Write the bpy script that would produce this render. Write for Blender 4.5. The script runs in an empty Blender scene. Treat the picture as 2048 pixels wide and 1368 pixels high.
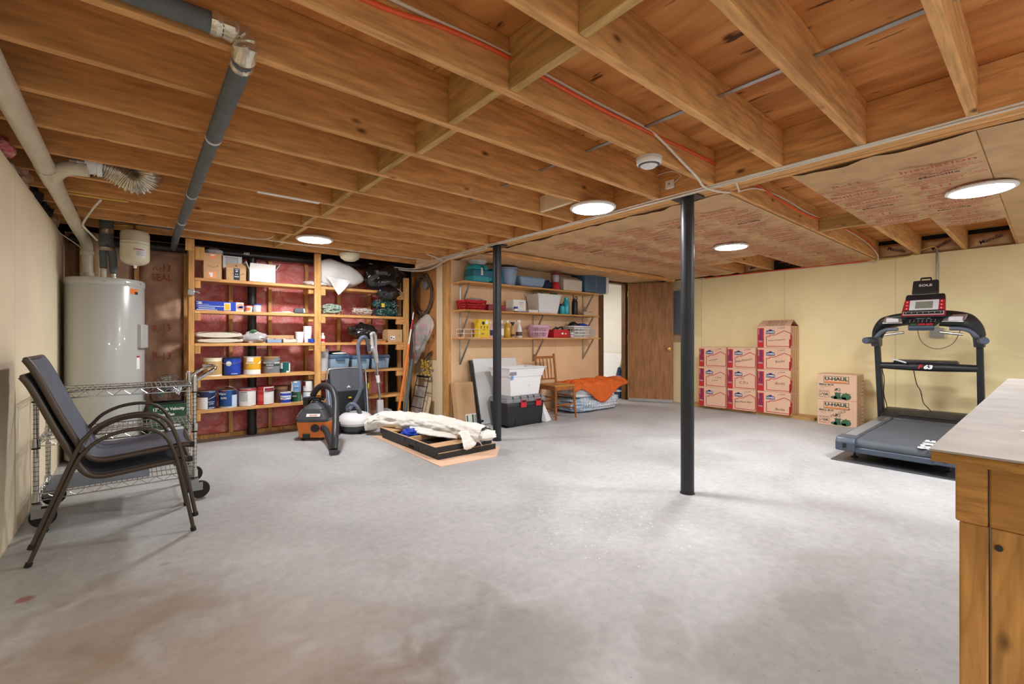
import bpy, math, random
from mathutils import Vector as V, Matrix, noise
random.seed(11)
PI = math.pi
SC = bpy.context.scene
COL = SC.collection
def S(r, g, b):
    f = lambda c: (c/255/12.92 if c/255 <= .04045 else ((c/255+.055)/1.055)**2.4)
    return (f(r), f(g), f(b))
# ------------------------------------------------------------------ materials
def base(name, rough=.5, metal=0., spec=.5):
    m = bpy.data.materials.new(name); m.use_nodes = True
    nt = m.node_tree; b = nt.nodes['Principled BSDF']
    b.inputs['Roughness'].default_value = rough; b.inputs['Metallic'].default_value = metal
    b.inputs['Specular IOR Level'].default_value = spec
    return m, nt, b
def N(nt, typ, **kw):
    n = nt.nodes.new('ShaderNode'+typ)
    for k, v in kw.items():
        if k in n.inputs.keys(): n.inputs[k].default_value = v
        else: setattr(n, k, v)
    return n
def coords(nt, scale=(1, 1, 1), rnd=True, world=False):
    L = nt.links
    mp = N(nt, 'Mapping'); mp.inputs['Scale'].default_value = scale
    if world:
        g = N(nt, 'NewGeometry'); L.new(g.outputs['Position'], mp.inputs['Vector'])
    else:
        tc = N(nt, 'TexCoord'); L.new(tc.outputs['Object'], mp.inputs['Vector'])
        if rnd:
            oi = N(nt, 'ObjectInfo'); mu = N(nt, 'Math', operation='MULTIPLY'); mu.inputs[1].default_value = 37.
            L.new(oi.outputs['Random'], mu.inputs[0]); L.new(mu.outputs[0], mp.inputs['Location'])
    return mp.outputs['Vector']
def ramp(nt, fac, stops):
    r = N(nt, 'ValToRGB'); e = r.color_ramp.elements
    while len(e) < len(stops): e.new(.5)
    for i, (p, c) in enumerate(stops):
        e[i].position = p; e[i].color = (*c[:3], 1)
    nt.links.new(fac, r.inputs[0]); return r.outputs[0]
def mixc(nt, fac, a, b, mode='MIX'):
    m = N(nt, 'Mix', data_type='RGBA', blend_type=mode)
    for sock, v in ((m.inputs[0], fac), (m.inputs[6], a), (m.inputs[7], b)):
        if hasattr(v, 'is_output'): nt.links.new(v, sock)
        elif isinstance(v, (int, float)): sock.default_value = v
        else: sock.default_value = (*v[:3], 1)
    return m.outputs[2]
def bumpn(nt, b, h, s=.3, d=.01):
    bp = N(nt, 'Bump'); bp.inputs['Strength'].default_value = s; bp.inputs['Distance'].default_value = d
    nt.links.new(h, bp.inputs['Height']); nt.links.new(bp.outputs[0], b.inputs['Normal'])
def mul(c, k): return tuple(min(1, max(0, x*k)) for x in c)
def mat(name, col, rough=.5, metal=0., var=.12, vs=6., bump=0., bs=40., spec=.5, alpha=1., trans=0., stretch=(1, 1, 1), coat=0.):
    m, nt, b = base(name, rough, metal, spec)
    v = coords(nt, stretch)
    n = N(nt, 'TexNoise', Scale=vs, Detail=4.); nt.links.new(v, n.inputs['Vector'])
    nt.links.new(ramp(nt, n.outputs[0], [(.25, mul(col, 1-var)), (.75, mul(col, 1+var))]), b.inputs['Base Color'])
    if bump:
        n2 = N(nt, 'TexNoise', Scale=bs, Detail=5.); nt.links.new(v, n2.inputs['Vector']); bumpn(nt, b, n2.outputs[0], bump)
    if alpha < 1: b.inputs['Alpha'].default_value = alpha
    if trans: b.inputs['Transmission Weight'].default_value = trans
    if coat: b.inputs['Coat Weight'].default_value = coat
    return m
def wood(name, dark, light, ax='X', sc=1., rough=.6, knots=.5, bump=.08, ring=7.):
    m, nt, b = base(name, rough, 0, .3); L = nt.links
    st = {'X': (.12, 1, 1), 'Y': (1, .12, 1), 'Z': (1, 1, .12)}[ax]
    v = coords(nt, tuple(s*sc for s in st))
    n1 = N(nt, 'TexNoise', Scale=3.2, Detail=3., Distortion=.6); L.new(v, n1.inputs['Vector'])
    mu = N(nt, 'Math', operation='MULTIPLY'); mu.inputs[1].default_value = ring; L.new(n1.outputs[0], mu.inputs[0])
    fr = N(nt, 'Math', operation='PINGPONG'); fr.inputs[1].default_value = .5; L.new(mu.outputs[0], fr.inputs[0])
    n2 = N(nt, 'TexNoise', Scale=38., Detail=4.); L.new(v, n2.inputs['Vector'])
    mid = tuple((a+2*b_)/3 for a, b_ in zip(dark, light))
    c1 = ramp(nt, fr.outputs[0], [(0., mid), (.12, mul(light, .94)), (.5, light)])
    nb = N(nt, 'TexNoise', Scale=2.1, Detail=2.); L.new(v, nb.inputs['Vector']); c1 = mixc(nt, ramp(nt, nb.outputs[0], [(.4, (0, 0, 0)), (.75, (.6,)*3)]), c1, dark)
    c2 = ramp(nt, n2.outputs[0], [(.32, (.62, .59, .55)), (.66, (1.12, 1.1, 1.08))])
    c = mixc(nt, .75, c1, c2, 'MULTIPLY')
    if knots:
        vk = coords(nt, tuple(s*sc*(4. if s == .12 else 1.) for s in st))
        vo = N(nt, 'TexVoronoi', Scale=6.5); L.new(vk, vo.inputs['Vector'])
        kf = ramp(nt, vo.outputs['Distance'], [(.045, (1, 1, 1)), (.13, (0, 0, 0))])
        sp = N(nt, 'SeparateColor'); L.new(vo.outputs['Color'], sp.inputs[0])
        gt = N(nt, 'Math', operation='GREATER_THAN'); gt.inputs[1].default_value = .35; L.new(sp.outputs[0], gt.inputs[0])
        m2 = N(nt, 'Math', operation='MULTIPLY'); L.new(kf, m2.inputs[0]); L.new(gt.outputs[0], m2.inputs[1])
        m3 = N(nt, 'Math', operation='MULTIPLY'); L.new(m2.outputs[0], m3.inputs[0]); m3.inputs[1].default_value = knots
        c = mixc(nt, m3.outputs[0], c, mul(dark, .3))
    L.new(c, b.inputs['Base Color']); bumpn(nt, b, n2.outputs[0], bump)
    return m
def emit(name, col, s):
    m, nt, b = base(name); b.inputs['Emission Color'].default_value = (*col, 1); b.inputs['Emission Strength'].default_value = s
    b.inputs['Base Color'].default_value = (.9, .9, .9, 1); return m
# ------------------------------------------------------------------ mesh building
class MB:
    def __init__(s): s.v = []; s.f = []; s.m = []; s.M = None; s.mi = 0
    def add(s, vs, fs):
        n = len(s.v); M = s.M
        s.v += [tuple(M @ V(p)) if M is not None else tuple(p) for p in vs]
        s.f += [tuple(i+n for i in f) for f in fs]; s.m += [s.mi]*len(fs); return s
    def hexa(s, p): return s.add(p, [(0, 3, 2, 1), (4, 5, 6, 7), (0, 1, 5, 4), (1, 2, 6, 5), (2, 3, 7, 6), (3, 0, 4, 7)])
    def box(s, x0, y0, z0, x1, y1, z1):
        return s.hexa([(x0, y0, z0), (x1, y0, z0), (x1, y1, z0), (x0, y1, z0), (x0, y0, z1), (x1, y0, z1), (x1, y1, z1), (x0, y1, z1)])
    def fr(s, cx, cy, z0, z1, a, b, a2, b2):      # frustum: half sizes at bottom (a,b) and top (a2,b2)
        return s.hexa([(cx-a, cy-b, z0), (cx+a, cy-b, z0), (cx+a, cy+b, z0), (cx-a, cy+b, z0), (cx-a2, cy-b2, z1), (cx+a2, cy-b2, z1), (cx+a2, cy+b2, z1), (cx-a2, cy+b2, z1)])
    def tube(s, path, r, seg=8, closed=False, flat=1.):
        P = [V(p) for p in path]; n = len(P); vs = []; fs = []
        R = r if isinstance(r, (list, tuple)) else [r]*n
        T = []
        for i in range(n):
            a = P[(i-1) % n] if (closed or i) else P[i]; b = P[(i+1) % n] if (closed or i < n-1) else P[i]
            d = (b-a); T.append(d.normalized() if d.length > 1e-9 else V((0, 0, 1)))
        u = T[0].orthogonal().normalized()
        if abs(T[0].z) < .9: u = (V((0, 0, 1))-T[0]*T[0].z).normalized()
        for i in range(n):
            u = (u-T[i]*u.dot(T[i])); u = u.normalized() if u.length > 1e-6 else T[i].orthogonal().normalized()
            w = T[i].cross(u)
            for k in range(seg):
                a = 2*PI*k/seg; vs.append(P[i]+u*(R[i]*math.cos(a)*flat)+w*(R[i]*math.sin(a)))
        m = n if closed else n-1
        for i in range(m):
            for k in range(seg):
                a = i*seg+k; b = i*seg+(k+1) % seg; c = ((i+1) % n)*seg+(k+1) % seg; d = ((i+1) % n)*seg+k
                fs.append((a, b, c, d))
        if not closed: fs += [tuple(range(seg-1, -1, -1)), tuple(range((n-1)*seg, n*seg))]
        return s.add(vs, fs)
    def lathe(s, prof, seg=24, c=(0, 0, 0), ax='z', cap=True):
        vs = []; fs = []; n = len(prof)
        for r, z in prof:
            for k in range(seg):
                a = 2*PI*k/seg; p = (r*math.cos(a), r*math.sin(a), z)
                if ax == 'x': p = (p[2], p[0], p[1])
                if ax == 'y': p = (p[1], p[2], p[0])
                vs.append((p[0]+c[0], p[1]+c[1], p[2]+c[2]))
        for i in range(n-1):
            for k in range(seg):
                fs.append((i*seg+k, i*seg+(k+1) % seg, (i+1)*seg+(k+1) % seg, (i+1)*seg+k))
        if cap: fs += [tuple(range(seg-1, -1, -1)), tuple(range((n-1)*seg, n*seg))]
        return s.add(vs, fs)
    def prism(s, poly, a, b, ax='z'):
        # polygon in the plane normal to ax; ax z:(x,y) x:(y,z) y:(x,z)
        f = {'z': lambda p, h: (p[0], p[1], h), 'x': lambda p, h: (h, p[0], p[1]), 'y': lambda p, h: (p[0], h, p[1])}[ax]
        n = len(poly); vs = [f(p, a) for p in poly]+[f(p, b) for p in poly]
        fs = [tuple(range(n-1, -1, -1)), tuple(range(n, 2*n))]+[(i, (i+1) % n, (i+1) % n+n, i+n) for i in range(n)]
        return s.add(vs, fs)
    def grid(s, nu, nv, fn, close_u=False):
        vs = [fn(i/(nu if close_u else nu-1), j/(nv-1)) for j in range(nv) for i in range(nu)]
        fs = [(j*nu+i, j*nu+(i+1) % nu, (j+1)*nu+(i+1) % nu, (j+1)*nu+i) for j in range(nv-1) for i in range(nu if close_u else nu-1)]
        return s.add(vs, fs)
    def blob(s, c, r, amp=.1, fq=2., nu=28, nv=16, seed=0., flat=None, sq=1., lo=None):
        def fn(u, v):
            a = 2*PI*u; b = PI*(v-.5)
            p = V((math.cos(b)*math.cos(a), math.cos(b)*math.sin(a), math.sin(b)))
            if sq != 1.: p = V([math.copysign(abs(t)**sq, t) for t in p])
            d = 1+amp*noise.fractal(p*fq+V((seed, seed*1.7, 0)), 1., 2., 3)
            q = [c[i]+r[i]*p[i]*d for i in range(3)]
            if lo is not None and q[2] < lo: q[2] = lo
            return q
        return s.grid(nu, nv, fn, True)
ORG = {}
def tagset(o, label, cat, group=None):
    o['label'] = label; o['category'] = cat
    if group: o['group'] = group
def T(name, label, cat, loc, rz=0., group=None, world=False):
    o = bpy.data.objects.new(name, None); COL.objects.link(o); o.empty_display_size = .05
    o.location = loc; o.rotation_euler = (0, 0, rz); tagset(o, label, cat, group)
    if world: ORG[o.name] = V(loc)
    return o
def mk(name, me, mats, parent, off):
    for m in (mats if isinstance(mats, (list, tuple)) else [mats]): me.materials.append(m)
    o = bpy.data.objects.new(name, me); COL.objects.link(o)
    if parent is not None:
        o.parent = parent
        if parent.name in ORG: ORG[o.name] = ORG[parent.name]
    return o
def obj(name, mb, mats, parent=None, bevel=0., smooth=38., sub=0, label=None, seg=2):
    off = V((0, 0, 0)); loc = None
    if parent is not None and parent.name in ORG: off = ORG[parent.name]
    if parent is None:
        xs, ys, zs = zip(*mb.v); off = V(((min(xs)+max(xs))/2, (min(ys)+max(ys))/2, min(zs))); loc = off
    me = bpy.data.meshes.new(name)
    me.from_pydata([V(p)-off for p in mb.v], [], mb.f); me.validate(); me.update()
    for i, p in enumerate(me.polygons): p.material_index = mb.m[i] if i < len(mb.m) else 0
    if smooth:
        for p in me.polygons: p.use_smooth = True
        me.set_sharp_from_angle(angle=math.radians(smooth))
    o = mk(name, me, mats, parent, off)
    if loc is not None: o.location = loc; ORG[o.name] = V(off)
    if bevel:
        b = o.modifiers.new('bevel', 'BEVEL'); b.width = bevel; b.segments = seg; b.limit_method = 'ANGLE'; b.angle_limit = math.radians(40)
    if sub:
        d = o.modifiers.new('sub', 'SUBSURF'); d.levels = d.render_levels = sub
    if label: o['label'] = label
    return o
def struct(name, mb, m, label, cat, parent=None, bevel=0., group=None):
    o = obj(name, mb, m, parent, bevel)
    o['kind'] = 'structure'
    if parent is None: tagset(o, label, cat, group)
    return o
def FX(x, y, z, rot=0.):    # text frame on a face that looks towards -X (reads along -Y)
    return Matrix.Translation((x, y, z)) @ Matrix(((0, 0, -1, 0), (-1, 0, 0, 0), (0, 1, 0, 0), (0, 0, 0, 1))) @ Matrix.Rotation(rot, 4, 'Z')
def FY(x, y, z, rot=0.):    # on a face that looks towards -Y (reads along +X)
    return Matrix.Translation((x, y, z)) @ Matrix(((1, 0, 0, 0), (0, 0, -1, 0), (0, 1, 0, 0), (0, 0, 0, 1))) @ Matrix.Rotation(rot, 4, 'Z')
def txt(s, size, m, parent, M, bold=0., sx=1., name='lettering', shear=0., al='CENTER'):
    cu = bpy.data.curves.new(name, 'FONT'); cu.body = s; cu.size = size; cu.offset = bold*size; cu.extrude = .0004
    cu.align_x = al; cu.align_y = 'CENTER'; cu.resolution_u = 2; cu.shear = shear
    t = bpy.data.objects.new(name, cu)
    me = bpy.data.meshes.new_from_object(t); bpy.data.objects.remove(t)
    off = ORG.get(parent.name, V((0, 0, 0)))
    me.transform(Matrix.Translation(-off) @ M @ Matrix.Diagonal((sx, 1, 1, 1)))
    me.materials.clear()
    return mk(name, me, m, parent, off)
def decal(polys, m, parent, M, name='print', t=.0006):   # flat inked shapes in the (u, v) plane of M
    b = MB(); b.M = M
    for p in polys: b.prism(p, 0, t, 'z')
    return obj(name, b, m, parent, smooth=0)
def rect(u0, v0, u1, v1): return [(u0, v0), (u1, v0), (u1, v1), (u0, v1)]
def frame(u0, v0, u1, v1, w): return [rect(u0, v0, u1, v0+w), rect(u0, v1-w, u1, v1), rect(u0, v0+w, u0+w, v1-w), rect(u1-w, v0+w, u1, v1-w)]
def circ(u, v, r, n=14, r2=None): return [(u+r*math.cos(2*PI*k/n), v+(r2 or r)*math.sin(2*PI*k/n)) for k in range(n)]
def stroke(pts, w):
    out = []
    for (a, b) in zip(pts, pts[1:]):
        d = V((b[0]-a[0], b[1]-a[1])); n = V((-d.y, d.x)); n = n.normalized()*w/2 if n.length else n
        out.append([(a[0]-n.x, a[1]-n.y), (b[0]-n.x, b[1]-n.y), (b[0]+n.x, b[1]+n.y), (a[0]+n.x, a[1]+n.y)])
    return out
def dup(o, parent=None):
    c = o.copy(); COL.objects.link(c)
    if parent is not None: c.parent = parent
    for ch in list(o.children): dup(ch, c)
    return c
def arc(pts, n=8):           # Catmull-Rom through points
    P = [V(p) for p in pts]; P = [P[0]*2-P[1]]+P+[P[-1]*2-P[-2]]; out = []
    for i in range(1, len(P)-2):
        for k in range(n):
            t = k/n; a, b, c, d = P[i-1:i+3]
            out.append(.5*((2*b)+(c-a)*t+(2*a-5*b+4*c-d)*t*t+(3*b-3*c+d-a)*t**3))
    out.append(P[-2]); return out
ORD = 'first second third fourth fifth sixth seventh eighth ninth tenth eleventh twelfth thirteenth fourteenth fifteenth'.split()
# ------------------------------------------------------------------ material set
W = {}
JD, JL = S(150, 96, 46), S(205, 148, 84)
W['joist'] = wood('joist_pine', S(184, 124, 68), S(232, 178, 114), 'X', 1.1, .65, 1., .08, 18.)
W['joisty'] = wood('beam_pine', S(184, 124, 68), S(232, 178, 114), 'Y', 1.1, .65, 1., .08, 18.)
W['block'] = wood('block_pine', S(150, 114, 60), S(206, 168, 106), 'Y', 1.2, .7, .6)
W['stud'] = wood('stud_pine', S(176, 122, 66), S(220, 168, 104), 'Z', 1.2, .62, .6)
W['shelf'] = wood('shelf_pine', S(186, 128, 70), S(226, 172, 108), 'X', 1.2, .6, .35)
W['darkwood'] = wood('dark_trim_wood', S(84, 54, 34), S(128, 88, 56), 'Z', 1.2, .5, 0)
W['door'] = wood('walnut_veneer', S(122, 80, 48), S(168, 120, 78), 'Z', .9, .45, .25, .03, 9.)
W['bench'] = wood('bench_fir', S(140, 92, 38), S(200, 148, 78), 'Y', 1.6, .5, 0, .06, 34.)
W['benchx'] = wood('bench_fir_end', S(150, 102, 48), S(200, 148, 80), 'Y', 2.4, .5, 0, .06, 40.)
W['benchz'] = wood('bench_fir_leg', S(150, 100, 46), S(206, 154, 86), 'Z', 1.5, .5, .8, .06, 22.)
W['oldchair'] = wood('varnished_beech', S(112, 62, 26), S(172, 108, 54), 'Z', 2., .38, 0)
W['oldseat'] = wood('varnished_seat', S(140, 84, 36), S(200, 138, 72), 'X', 2., .38, 0)
W['whitewood'] = mat('pale_board', S(228, 206, 170), .6, var=.06, vs=6., stretch=(6, 6, .4))
def plywood():
    m, nt, b = base('subfloor_plywood', .7, 0, .25); L = nt.links
    v = coords(nt, (1, .16, 1), False, True)
    n = N(nt, 'TexNoise', Scale=9., Detail=5., Distortion=.4); L.new(v, n.inputs['Vector'])
    c = ramp(nt, n.outputs[0], [(.3, S(164, 100, 50)), (.5, S(204, 138, 76)), (.72, S(222, 162, 98))])
    n2 = N(nt, 'TexNoise', Scale=26., Detail=2.); L.new(coords(nt, (1, .22, 1), False, True), n2.inputs['Vector'])
    f = ramp(nt, n2.outputs[0], [(.66, (0, 0, 0)), (.74, (1, 1, 1))])
    c = mixc(nt, f, c, S(84, 48, 24)); L.new(c, b.inputs['Base Color']); bumpn(nt, b, n.outputs[0], .1); return m
W['ply'] = plywood()
def concrete():
    m, nt, b = base('worn_concrete', .5, 0, .4); L = nt.links
    v = coords(nt, (1, 1, 1), False, True)
    n = N(nt, 'TexNoise', Scale=1.1, Detail=6., Distortion=.5); L.new(v, n.inputs['Vector'])
    n2 = N(nt, 'TexNoise', Scale=22., Detail=6.); L.new(v, n2.inputs['Vector'])
    n3 = N(nt, 'TexNoise', Scale=4., Detail=8., Distortion=1.2); L.new(v, n3.inputs['Vector'])
    c = ramp(nt, n.outputs[0], [(.3, S(166, 166, 166)), (.55, S(184, 185, 186)), (.75, S(194, 195, 197))])
    c = mixc(nt, .6, c, ramp(nt, n2.outputs[0], [(.3, (.80, .80, .80)), (.7, (1.1, 1.1, 1.1))]), 'MULTIPLY')
    c = mixc(nt, .5, c, ramp(nt, n3.outputs[0], [(.3, (.86, .85, .84)), (.7, (1.06, 1.06, 1.06))]), 'MULTIPLY')
    # brown water stains spreading from the near left part of the slab
    g = N(nt, 'NewGeometry')
    def spot(x, y, r, lo, hi):
        d = N(nt, 'VectorMath', operation='DISTANCE'); L.new(g.outputs['Position'], d.inputs[0]); d.inputs[1].default_value = (x, y, 0)
        a = N(nt, 'Math', operation='MULTIPLY_ADD'); L.new(n3.outputs[0], a.inputs[0]); a.inputs[1].default_value = r*1.1; L.new(d.outputs['Value'], a.inputs[2])
        mr = N(nt, 'MapRange'); L.new(a.outputs[0], mr.inputs[0]); mr.inputs[1].default_value = r*lo; mr.inputs[2].default_value = r*hi
        mr.inputs[3].default_value = 1.; mr.inputs[4].default_value = 0.; return mr.outputs[0]
    def lay(c, f, k, col):
        mm = N(nt, 'Math', operation='MULTIPLY'); L.new(f, mm.inputs[0]); mm.inputs[1].default_value = k
        return mixc(nt, mm.outputs[0], c, col)
    for (x, y, r) in ((1.62, 1.03, .16), (1.52, .96, .17), (1.42, .89, .19), (1.33, .82, .2), (1.24, .75, .2), (2.1, .62, .3)): c = lay(c, spot(x, y, r, .95, 1.08), .3, S(146, 142, 138))
    wn = N(nt, 'TexNoise', Scale=60., Detail=1.); L.new(v, wn.inputs['Vector'])
    for (x, y, r) in ((1.95, 1.75, .8), (2.3, 1.5, .6)):
        wm = N(nt, 'Math', operation='MULTIPLY'); L.new(ramp(nt, wn.outputs[0], [(.70, (0, 0, 0)), (.72, (1, 1, 1))]), wm.inputs[0]); L.new(spot(x, y, r, .8, 1.3), wm.inputs[1]); c = lay(c, wm.outputs[0], .8, S(240, 240, 238))
    pn = N(nt, 'TexNoise', Scale=75., Detail=2.); L.new(v, pn.inputs['Vector']); c = lay(c, ramp(nt, pn.outputs[0], [(.70, (0, 0, 0)), (.74, (1, 1, 1))]), .5, S(92, 86, 82))
    c = lay(c, spot(.15, 1.6, .85, .9, 1.5), .5, S(150, 122, 92))
    c = lay(c, spot(.5, 1.25, .5, .9, 1.25), .5, S(128, 102, 86))
    c = lay(c, spot(-.1, 2.3, .5, .9, 1.5), .5, S(140, 116, 94))
    c = lay(c, spot(1.0, 1.2, .5, .9, 1.35), .45, S(124, 116, 110))
    c = lay(c, spot(-.36, 2.72, .055, .9, 1.2), .7, S(140, 74, 40))
    c = lay(c, spot(.1, 2.72, .05, .9, 1.2), .4, S(150, 112, 84))
    c = lay(c, spot(-.1, 1.75, .12, .9, 1.2), .5, S(176, 112, 74))
    sp = N(nt, 'TexVoronoi', Scale=9.); L.new(v, sp.inputs['Vector'])
    c = mixc(nt, ramp(nt, sp.outputs['Distance'], [(.02, (.5, .5, .5)), (.04, (0, 0, 0))]), c, S(150, 132, 116))
    L.new(c, b.inputs['Base Color'])
    L.new(ramp(nt, n3.outputs[0], [(.3, (.42,)*3), (.7, (.62,)*3)]), b.inputs['Roughness'])
    bumpn(nt, b, n2.outputs[0], .05); return m
W['floor'] = concrete()
def panelwall(name, col, ax):
    m, nt, b = base(name, .55, 0, .35); L = nt.links
    v = coords(nt, (1, 1, 1), False, True)
    n = N(nt, 'TexNoise', Scale=2.2, Detail=5.); L.new(v, n.inputs['Vector'])
    c = ramp(nt, n.outputs[0], [(.3, mul(col, .93)), (.7, mul(col, 1.04))])
    n2 = N(nt, 'TexNoise', Scale=5., Detail=3.); L.new(coords(nt, (9, 9, .6), False, True), n2.inputs['Vector'])
    c = mixc(nt, ramp(nt, n2.outputs[0], [(.70, (0, 0, 0)), (.80, (.22, .22, .22))]), c, mul(col, .55))
    sx = N(nt, 'SeparateXYZ'); L.new(v, sx.inputs[0])
    w = N(nt, 'Math', operation='PINGPONG'); w.inputs[1].default_value = .61; L.new(sx.outputs[1 if ax == 'y' else 0], w.inputs[0])
    c = mixc(nt, ramp(nt, w.outputs[0], [(.0, (.5,)*3), (.006, (0, 0, 0))]), c, mul(col, .4))
    L.new(c, b.inputs['Base Color']); bumpn(nt, b, n.outputs[0], .05); return m
W['creamL'] = panelwall('cream_painted_panel', S(254, 238, 206), 'y')
W['creamR'] = panelwall('yellow_painted_panel', S(252, 234, 182), 'y')
W['tanwall'] = panelwall('tan_board_wall', S(240, 204, 162), 'x')
W['white'] = mat('white_paint', S(236, 234, 228), .5, var=.02)
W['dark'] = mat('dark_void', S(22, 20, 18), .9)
W['greyrim'] = mat('grey_sill_board', S(112, 106, 96), .8, var=.2)
def pink():
    m, nt, b = base('pink_fibreglass', .95, 0, .1); L = nt.links
    v = coords(nt, (1, 1, 1), True)
    n = N(nt, 'TexNoise', Scale=5.5, Detail=8., Distortion=1.); L.new(v, n.inputs['Vector'])
    n2 = N(nt, 'TexNoise', Scale=46., Detail=6., Distortion=1.5); L.new(v, n2.inputs['Vector'])
    c = ramp(nt, n.outputs[0], [(.28, S(222, 104, 102)), (.5, S(248, 150, 146)), (.72, S(255, 200, 194))])
    c = mixc(nt, .6, c, ramp(nt, n2.outputs[0], [(.3, (.66, .6, .6)), (.7, (1.12, 1.1, 1.1))]), 'MULTIPLY')
    L.new(c, b.inputs['Base Color']); bumpn(nt, b, n2.outputs[0], .8, .03); return m
W['pink'] = pink()
W['kraft'] = mat('kraft_facing', S(196, 156, 112), .75, var=.16, vs=7., bump=.35, bs=14.)
W['kraftdark'] = mat('aged_kraft_facing', S(196, 156, 130), .8, var=.3, vs=5., bump=.5, bs=12.)
W['ink'] = mat('red_ink', S(178, 84, 64), .8, var=.25, vs=90.)
W['inkdark'] = mat('dark_ink', S(70, 44, 50), .8)
W['pencil'] = mat('marker_ink', S(84, 66, 62), .8)
W['card'] = mat('cardboard', S(204, 164, 122), .8, var=.06, vs=4., bump=.05, bs=120.)
W['cardpink'] = mat('printed_cardboard', S(226, 186, 158), .8, var=.05, vs=4.)
W['carddark'] = mat('cardboard_inside', S(150, 110, 72), .85)
W['red'] = mat('red_print', S(190, 38, 44), .6, var=.05)
W['navy'] = mat('navy_print', S(36, 42, 104), .6)
W['whitep'] = mat('white_print', S(240, 240, 238), .6, var=.02)
W['orangep'] = mat('orange_print', S(236, 126, 52), .6, var=.04)
W['tapeo'] = mat('orange_label', S(240, 158, 108), .6, var=.04)
W['greenp'] = mat('green_print', S(58, 104, 72), .6, var=.25, vs=30.)
W['dkgreen'] = mat('dark_green_print', S(52, 70, 54), .6)
W['blackp'] = mat('black_print', S(30, 30, 34), .6)
W['black'] = mat('black_plastic', S(30, 31, 34), .42, var=.1)
W['blackm'] = mat('black_paint_metal', S(38, 40, 44), .38, .2, var=.15, vs=14., bump=.04)
W['steelcol'] = mat('column_black_enamel', S(42, 44, 49), .42, .25, var=.3, vs=9., bump=.03, bs=60.)
W['dgrey'] = mat('dark_grey_plastic', S(72, 74, 78), .45, var=.08)
W['mgrey'] = mat('grey_plastic', S(128, 130, 134), .45, var=.06)
W['lgrey'] = mat('light_grey_plastic', S(206, 206, 210), .4, var=.03)
W['wplast'] = mat('white_plastic', S(232, 232, 234), .35, var=.02)
W['wplastm'] = mat('milky_white_plastic', S(226, 228, 230), .4, var=.03)
W['chrome'] = mat('chrome', S(200, 200, 198), .18, 1., var=.1)
W['zinc'] = mat('galvanised_steel', S(168, 168, 166), .35, .85, var=.15)
W['alu'] = mat('brushed_aluminium', S(190, 192, 194), .3, .9, var=.08)
W['brass'] = mat('brass', S(206, 172, 104), .22, 1.)
W['bronze'] = mat('bronze_powder_coat', S(76, 66, 56), .4, .35, var=.08)
W['sling'] = mat('blue_grey_sling_mesh', S(96, 101, 118), .75, var=.12, vs=12., bump=.25, bs=260.)
W['heater'] = mat('grey_enamel', S(184, 185, 182), .26, .05, var=.03, vs=2., coat=.3)
W['ivory'] = mat('ivory_enamel', S(206, 200, 174), .35, var=.04)
W['pvc'] = mat('pvc_pipe', S(214, 204, 180), .4, var=.12, vs=8., stretch=(4, .6, 4))
W['pvct'] = mat('tan_pvc_pipe', S(190, 164, 126), .45, var=.1)
W['foam'] = mat('black_pipe_foam', S(92, 97, 98), .75, var=.2, vs=14., bump=.12, bs=60.)
W['foil'] = mat('crinkled_foil', S(214, 206, 188), .28, .85, var=.25, vs=20., bump=.8, bs=30.)
W['abs'] = mat('black_drain_pipe', S(28, 28, 30), .42, var=.2)
W['romex'] = mat('white_cable', S(222, 212, 196), .5, var=.08)
W['yromex'] = mat('yellow_cable', S(214, 180, 84), .5)
W['oromex'] = mat('orange_cable', S(226, 92, 44), .45, var=.1)
W['sack'] = mat('white_woven_sack', S(222, 220, 218), .55, var=.05, vs=4., bump=.25, bs=9.)
W['garb'] = mat('black_bin_bag', S(26, 26, 28), .2, var=.2, bump=.9, bs=9., spec=.7)
W['canvas'] = mat('cream_canvas', S(214, 204, 186), .85, var=.08, bump=.3, bs=16.)
W['dropc'] = mat('stained_drop_cloth', S(236, 233, 226), .85, var=.07, vs=4., bump=.5, bs=14.)
W['clear'] = mat('clear_plastic_bag', S(252, 252, 254), .1, var=.03, bump=1., bs=24., alpha=.34, spec=1.)
W['hazy'] = mat('hazy_plastic_bag', S(196, 194, 196), .22, var=.15, bump=.8, bs=14., alpha=.7)
W['tote'] = mat('blue_grey_tote', S(140, 166, 188), .4, var=.04)
W['totelid'] = mat('slate_blue_lid', S(64, 92, 120), .42, var=.06)
W['orange'] = mat('orange_plastic', S(224, 120, 40), .4, var=.05)
W['hose'] = mat('black_hose_rubber', S(44, 45, 48), .45, var=.1)
W['rubber'] = mat('black_rubber', S(24, 24, 25), .7)
W['mesh'] = mat('black_mesh_fabric', S(26, 27, 30), .85, var=.25, vs=20.)
W['gfab'] = mat('grey_fabric', S(88, 92, 100), .85, var=.08, bump=.2, bs=120.)
W['bfab'] = mat('blue_grey_fabric', S(104, 124, 150), .85, var=.08)
W['yellow'] = mat('yellow_plastic', S(236, 200, 40), .5, var=.04)
W['teal'] = mat('teal_plastic', S(24, 150, 168), .4, var=.04)
W['teald'] = mat('deep_teal_plastic', S(14, 102, 126), .4, var=.04)
W['tealm'] = mat('turquoise_enamel', S(52, 178, 196), .3, .15)
W['bluegrey'] = mat('blue_grey_plastic', S(136, 160, 188), .4, var=.03)
W['slate'] = mat('slate_blue_plastic', S(70, 98, 122), .45, var=.04)
W['navyb'] = mat('navy_fabric', S(34, 42, 76), .8)
W['crimson'] = mat('crimson_plastic', S(196, 36, 48), .4, var=.05)
W['maroon'] = mat('maroon_plastic', S(140, 34, 44), .45)
W['pinkp'] = mat('lilac_pink_plastic', S(222, 178, 204), .45, var=.03)
W['beige'] = mat('beige_plastic', S(206, 198, 184), .45, var=.03)
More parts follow.
